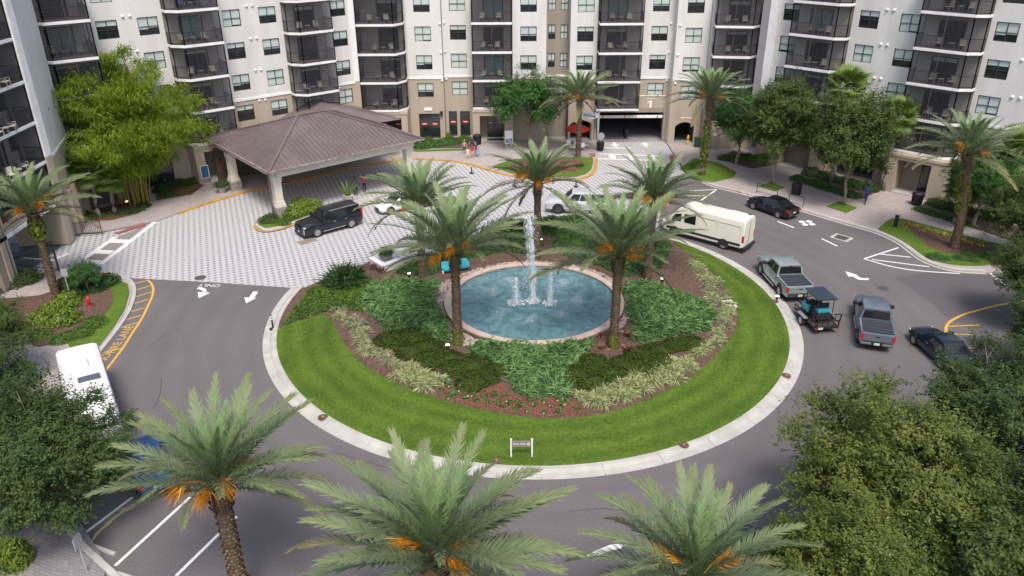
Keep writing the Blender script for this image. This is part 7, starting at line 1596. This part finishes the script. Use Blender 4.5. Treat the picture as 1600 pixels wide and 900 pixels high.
bb_ = thing('green_bin', 'small green bin beside the right arch', 'bin', (*(20.80, 86.73), 0.12)); MB().prism([(-0.3, -0.3), (0.3, -0.3), (0.3, 0.3), (-0.3, 0.3)], 0.0, 1.0).build('body', mat('green_bin_plastic', (0.02, 0.06, 0.04), 0.5), bb_); MB().box(-0.33, 0.33, -0.33, 0.33, 1.001, 1.08).build('lid', MATS['green_bin_plastic'], bb_)
bl_ = thing('bollard', 'yellow bollard inside the right arch', 'bollard', (*(19.88, 87.52), 0.13)); MB().lathe([(0.13, 0), (0.13, 1.0), (0.08, 1.1), (0.01, 1.12)], 12).build('post', yellow_paint, bl_, angle=40); MB().lathe([(0.14, 0.6), (0.14, 0.7)], 12, cap=False).build('stripe', black_tr, bl_)
bo = thing('path_light', 'black square path light in the roadside lawn', 'path light', (*(32.31, 62.29), 0.15), R(40)); MB().box(-0.12, 0.12, -0.12, 0.12, 0, 0.95).build('body', blk, bo); MB().box(-0.14, 0.14, -0.14, 0.14, 0.951, 1.02).build('cap', blk, bo)
# hydrant
hy = thing('fire_hydrant', 'red fire hydrant in the left corner bed', 'hydrant', (*(-28.96, 48.42), 0.15), 0.5); hr = mat('hydrant_red', (0.42, 0.03, 0.03), 0.45, coat=0.3)
MB().lathe([(0.17, 0), (0.17, 0.06), (0.11, 0.08), (0.11, 0.55), (0.15, 0.57), (0.15, 0.62), (0.11, 0.68), (0.05, 0.76), (0.03, 0.82)], 14).build('barrel', hr, hy, angle=35); MB().tube([(-0.2, 0, 0.45), (0.2, 0, 0.45)], 0.06, 8).build('side_outlet', hr, hy); MB().tube([(0, -0.19, 0.42), (0, 0, 0.42)], 0.075, 8).build('front_outlet', hr, hy)
# posts, lamp, fences on the left
lp = thing('lamp_post', 'dark slim lamp post at the left edge before the garage ramp', 'lamp post', (*(-35.93, 52.02), 0.12)); MB().tube([(0, 0, 0), (0, 0, 0.5), (0, 0, 6.5)], [0.14, 0.09, 0.06], 10).build('pole', mat('dark_green_grey_metal', (0.05, 0.058, 0.066), 0.5, 0.4), lp); MB().lathe([(0.2, 0), (0.2, 0.12), (0.12, 0.2)], 10).build('base', MATS['dark_green_grey_metal'], lp); MB().box(-0.12, 0.55, -0.12, 0.12, 6.5, 6.62).build('lamp_head', MATS['dark_green_grey_metal'], lp)
sp_ = thing('sign_post', 'thin pale sign post seen from behind in the corner bed', 'sign', (*(-30.83, 49.60), 0.15)); MB().box(-0.03, 0.03, -0.03, 0.03, 0, 2.3).build('post', mat('galvanised_post', (0.5, 0.51, 0.52), 0.5, 0.5), sp_); MB().box(-0.22, 0.22, 0.031, 0.045, 1.75, 2.3).build('panel', MATS['galvanised_post'], sp_)
sp2 = thing('sign_post', 'grey sign post with small panel on the near pavement', 'sign', (*(-17.70, 24.48), 0.14)); MB().box(-0.03, 0.03, -0.03, 0.03, 0, 1.9).build('post', MATS['galvanised_post'], sp2); MB().box(-0.02, 0.02, -0.28, 0.28, 1.35, 1.9).build('panel', MATS['galvanised_post'], sp2)
def fence(pts, label, h=1.1, z=0.12):
    t = thing('metal_fence', label, 'fence')
    for i in range(len(pts) - 1):
        a, b = Vector((*pts[i], z)), Vector((*pts[i + 1], z)); L = (b - a).length; up = Vector((0, 0, 1))
        for q in (h, 0.12): MB().bar(a + up * q, b + up * q, 0.045).build('rail', rail_m, t)
        n = max(1, int(L / 0.14))
        for k in range(n + 1): p = a.lerp(b, k / n); w = 0.06 if k in (0, n) else 0.02; MB().bar(p, p + up * (h + (0.05 if w > 0.05 else 0)), w).build('post' if w > 0.05 else 'picket', rail_m, t)
fence([(-38.97, 55.54), (-34.08, 54.31)], 'black picket fence on the near side of the garage ramp'); fence([(-38.05, 61.17), (-34.27, 61.74)], 'black picket fence on the far side of the garage ramp')
gate = thing('swing_gate', 'dark raised gate arm frame beside the garage ramp', 'gate', (*(-34.14, 54.43), 0.1)); MB().bar((0, 0, 0), (0, 0, 2.4), 0.1).build('post', rail_m, gate); MB().bar((0, 0, 2.4), (-3.6, -1.2, 1.0), 0.09).build('arm', rail_m, gate)
def rack(a, b, label):
    t = thing('street_railing', label, 'railing'); a, b = Vector((*a, 0.12)), Vector((*b, 0.12)); up = Vector((0, 0, 1)); MB().bar(a, a + up * 0.95, 0.05).build('post', rail_m, t); MB().bar(b, b + up * 0.95, 0.05).build('post', rail_m, t); MB().bar(a + up * 0.95, b + up * 0.95, 0.05).build('rail', rail_m, t); MB().bar(a + up * 0.2, b + up * 0.2, 0.03).build('lower_rail', rail_m, t)
rack((23.13, 71.19), (24.49, 69.48), 'thin black railing beside the first street tree'); rack((25.21, 68.19), (26.15, 67.17), 'thin black railing behind the black sedan')
# garden floodlights
fl_e = mat('lit_floodlight_lens', (0.9, 0.88, 0.8), 0.4, emit=(1.0, 0.86, 0.62, 3.0))
for i, (p, l) in enumerate((((-7.52, 52.64), 'lit garden floodlight left of the pool by the juniper'), ((-3.97, 42.24), 'lit garden floodlight between left front palm and mounds'), ((10.81, 51.55), 'lit garden floodlight in the mulch right of the pool'), ((18.21, 48.63), 'lit ground light in the lawn at the right kerb'), ((2.34, 58.98), 'lit garden floodlight behind the tall jet'), ((-35.03, 68.45), 'lit garden floodlight at the foot of the bamboo'), ((33.37, 72.32), 'lit garden floodlight in the hedge behind the street trees'))):
    t = thing('floodlight', l, 'floodlight', (*p, 0.12), i * 1.1, 'garden floodlights'); MB().bar((0, 0, 0), (0, 0, 0.28), 0.04).build('stake', blk, t); MB().lathe([(0.08, 0.22), (0.13, 0.42), (0.14, 0.44)], 12).build('housing', blk, t, angle=40); MB().lathe([(0.125, 0.441), (0.10, 0.47), (0.01, 0.48)], 12).build('lens', fl_e, t, angle=60)
for p, l in (((-0.81, 31.56), 'small sprinkler patch with orange ring on the lawn left of the sign'), ((8.68, 32.71), 'small bare patch with marker on the lawn by the front kerb'), ((15.92, 39.20), 'small bare patch on the lawn by the right kerb'), ((-10.20, 35.32), 'small bare patch with light on the lawn by the left kerb'), ((18.07, 48.63), 'bare mulch patch round the right kerb light')):
    t = thing('lawn_marker', l, 'marker', (*p, 0.146)); MB().lathe([(0.28, 0), (0.26, 0.012), (0.05, 0.014)], 14).build('bare_patch', mulch_m, t); MB().lathe([(0.06, 0.015), (0.06, 0.05), (0.03, 0.06)], 10).build('ring', mat('terracotta_ring', (0.5, 0.2, 0.1), 0.7), t)
bw = thing('access_box', 'two small white access lids beside the northeast grass border', 'access box', (*(14.83, 48.19), 0.12), 0.2)
for y in (-0.3, 0.3): MB().box(-0.35, 0.35, y - 0.2, y + 0.2, 0, 0.12).build('lid', trim_w, bw)
# pots by the canopy
for p, l, s in (((-27.59, 72.20), 'grey pot with round shrub by the left canopy column', 1.0), ((-14.99, 69.15), 'pale round pot with palm fronds beside the black wagon', 0.9)):
    t = thing('planter_pot', l, 'planter', (*p, 0.12)); MB().lathe([(0.3, 0), (0.45, 0.5), (0.48, 0.7), (0.42, 0.7), (0.1, 0.62)], 16).build('pot', pot_m, t, angle=40); add('shrub', shrub_me[2] if s == 1.0 else tuft_mesh('shrub', 14, 1.9, 0.16, fan_m, bend=0.3, el0=0.9, el1=1.5), t, (0, 0, 0.62), 0, 0.75 if s == 1.0 else 1.0)
sl = thing('wall_poster', 'blue framed poster on the wall left of the canopy', 'poster', FL(-4.9, 2.02, 0), FL.a); MB().box(-0.4, 0.4, -0.06, 0.0, 0.7, 2.0).build('frame', trim_w, sl); MB().box(-0.34, 0.34, -0.066, -0.061, 0.76, 1.94).build('print', mat('blue_poster', (0.03, 0.12, 0.25), 0.3), sl)
# oval hanging sign by the garage, umbrella, cafe chairs
os_ = thing('oval_sign', 'white oval hanging sign with blue script on a pale post', 'sign', (*(9.56, 86.18), 0.12)); MB().bar((0, 0, 0), (0, 0, 4.3), 0.22).build('post', mat('pale_blue_grey_post', (0.42, 0.47, 0.50), 0.6), os_)
ov = MB(); pts = [(-0.95 + 0.95 * math.cos(R(a)), 3.75 + 0.42 * math.sin(R(a))) for a in range(0, 360, 15)]; ov.face([(x, -0.15, z) for x, z in pts]); ov.face([(x, -0.05, z) for x, z in pts][::-1])
for i in range(24): j = (i + 1) % 24; ov.face([(pts[i][0], -0.15, pts[i][1]), (pts[i][0], -0.05, pts[i][1]), (pts[j][0], -0.05, pts[j][1]), (pts[j][0], -0.15, pts[j][1])])
ov.build('oval_board', trim_w, os_); sc_m = mat('blue_script', (0.04, 0.14, 0.45), 0.5)
MB().tube([(-1.65, -0.17, 3.72), (-1.5, -0.17, 3.95), (-1.4, -0.17, 3.62), (-1.25, -0.17, 3.95), (-1.1, -0.17, 3.66), (-0.95, -0.17, 3.9), (-0.8, -0.17, 3.66), (-0.6, -0.17, 3.72), (-0.35, -0.17, 3.6)], 0.055, 5).build('script', sc_m, os_)
rs_ = thing('round_sign', 'round grey sign seen from behind left of the garage', 'sign', (*(9.59, 85.68), 0.12)); MB().bar((0.25, -0.1, 0), (0.25, -0.1, 1.6), 0.07).build('post', MATS['galvanised_post'], rs_); MB().lathe([(0.42, 0), (0.42, 0.03), (0.02, 0.031)], 8).build('panel', MATS['galvanised_post'], rs_, loc=(0.25, -0.15, 1.6), rot=(R(90), 0, 0))
um = thing('patio_umbrella', 'red patio umbrella with white lettering strip by the arch', 'umbrella', (7.35, 87.2, 0.12)); red_c = cloth('umbrella_red', (0.55, 0.045, 0.03)); MB().bar((0, 0, 0), (0, 0, 2.55), 0.05).build('pole', MATS['galvanised_post'], um)
for k in range(8):
    a0, a1 = R(k * 45), R(k * 45 + 45); c0, c1 = (1.35 * math.cos(a0), 1.35 * math.sin(a0)), (1.35 * math.cos(a1), 1.35 * math.sin(a1)); mb = MB(); mb.face([(*c0, 2.05), (*c1, 2.05), (0, 0, 2.6)]); mb.face([(*c0, 2.05), (*c0, 1.85), (*c1, 1.85), (*c1, 2.05)][::-1]); mb.build('canopy_panel', red_c, um)
MB().box(-0.3, 0.3, -1.32, -1.315, 1.9, 2.0).build('lettering_strip', trim_w, um); MB().lathe([(0.3, 0), (0.3, 0.08), (0.05, 0.1)], 12).build('base', blk, um)
for i, (p, l) in enumerate((((6.4, 86.5), 'white cafe chair left of the red umbrella pole'), ((8.3, 86.3), 'white cafe chair right of the red umbrella pole'), ((7.8, 85.6), 'white cafe chair in front of the red umbrella'), ((6.8, 85.4), 'white cafe chair nearest the palm by the umbrella'))):
    c = chair_me.copy() if i == 0 else bpy.data.objects['cafe_chair'].data; o = add('cafe_chair', c, None, (*p, 0.12), i * 1.7); tag(o, l, 'chair', 'cafe chairs by the umbrella')
    if i == 0: c.materials[0] = trim_w; c.materials[1] = chair_f
ct = thing('cafe_table', 'small round cafe table under the red umbrella', 'table', (7.35, 86.55, 0.12)); MB().lathe([(0.4, 0.72), (0.4, 0.75), (0.02, 0.76)], 14).build('top', trim_w, ct); MB().bar((0, 0, 0), (0, 0, 0.72), 0.06).build('pedestal', blk, ct)
eb = thing('easel_sign', 'white and blue easel board by the red signed door', 'sign', (*(-0.27, 86.62), 0.12), 0.1); MB().box(-0.45, 0.45, -0.04, 0.0, 0.55, 2.0).build('board', trim_w, eb); MB().box(-0.38, 0.38, -0.046, -0.041, 0.62, 1.1).build('blue_print', sc_m, eb)
for x in (-0.35, 0.35): MB().bar((x, 0, 0), (x * 0.6, 0.02, 0.55), 0.04).build('leg', trim_w, eb)
ww = thing('wall_lantern', 'dark wall lantern between shop window and corner', 'lantern', F2(-7.95, 0.0, 2.9)); MB().box(-0.12, 0.12, -0.25, -0.02, 0, 0.45).build('housing', blk, ww); MB().box(-0.16, 0.16, -0.29, 0.0, 0.451, 0.52).build('cap', blk, ww)
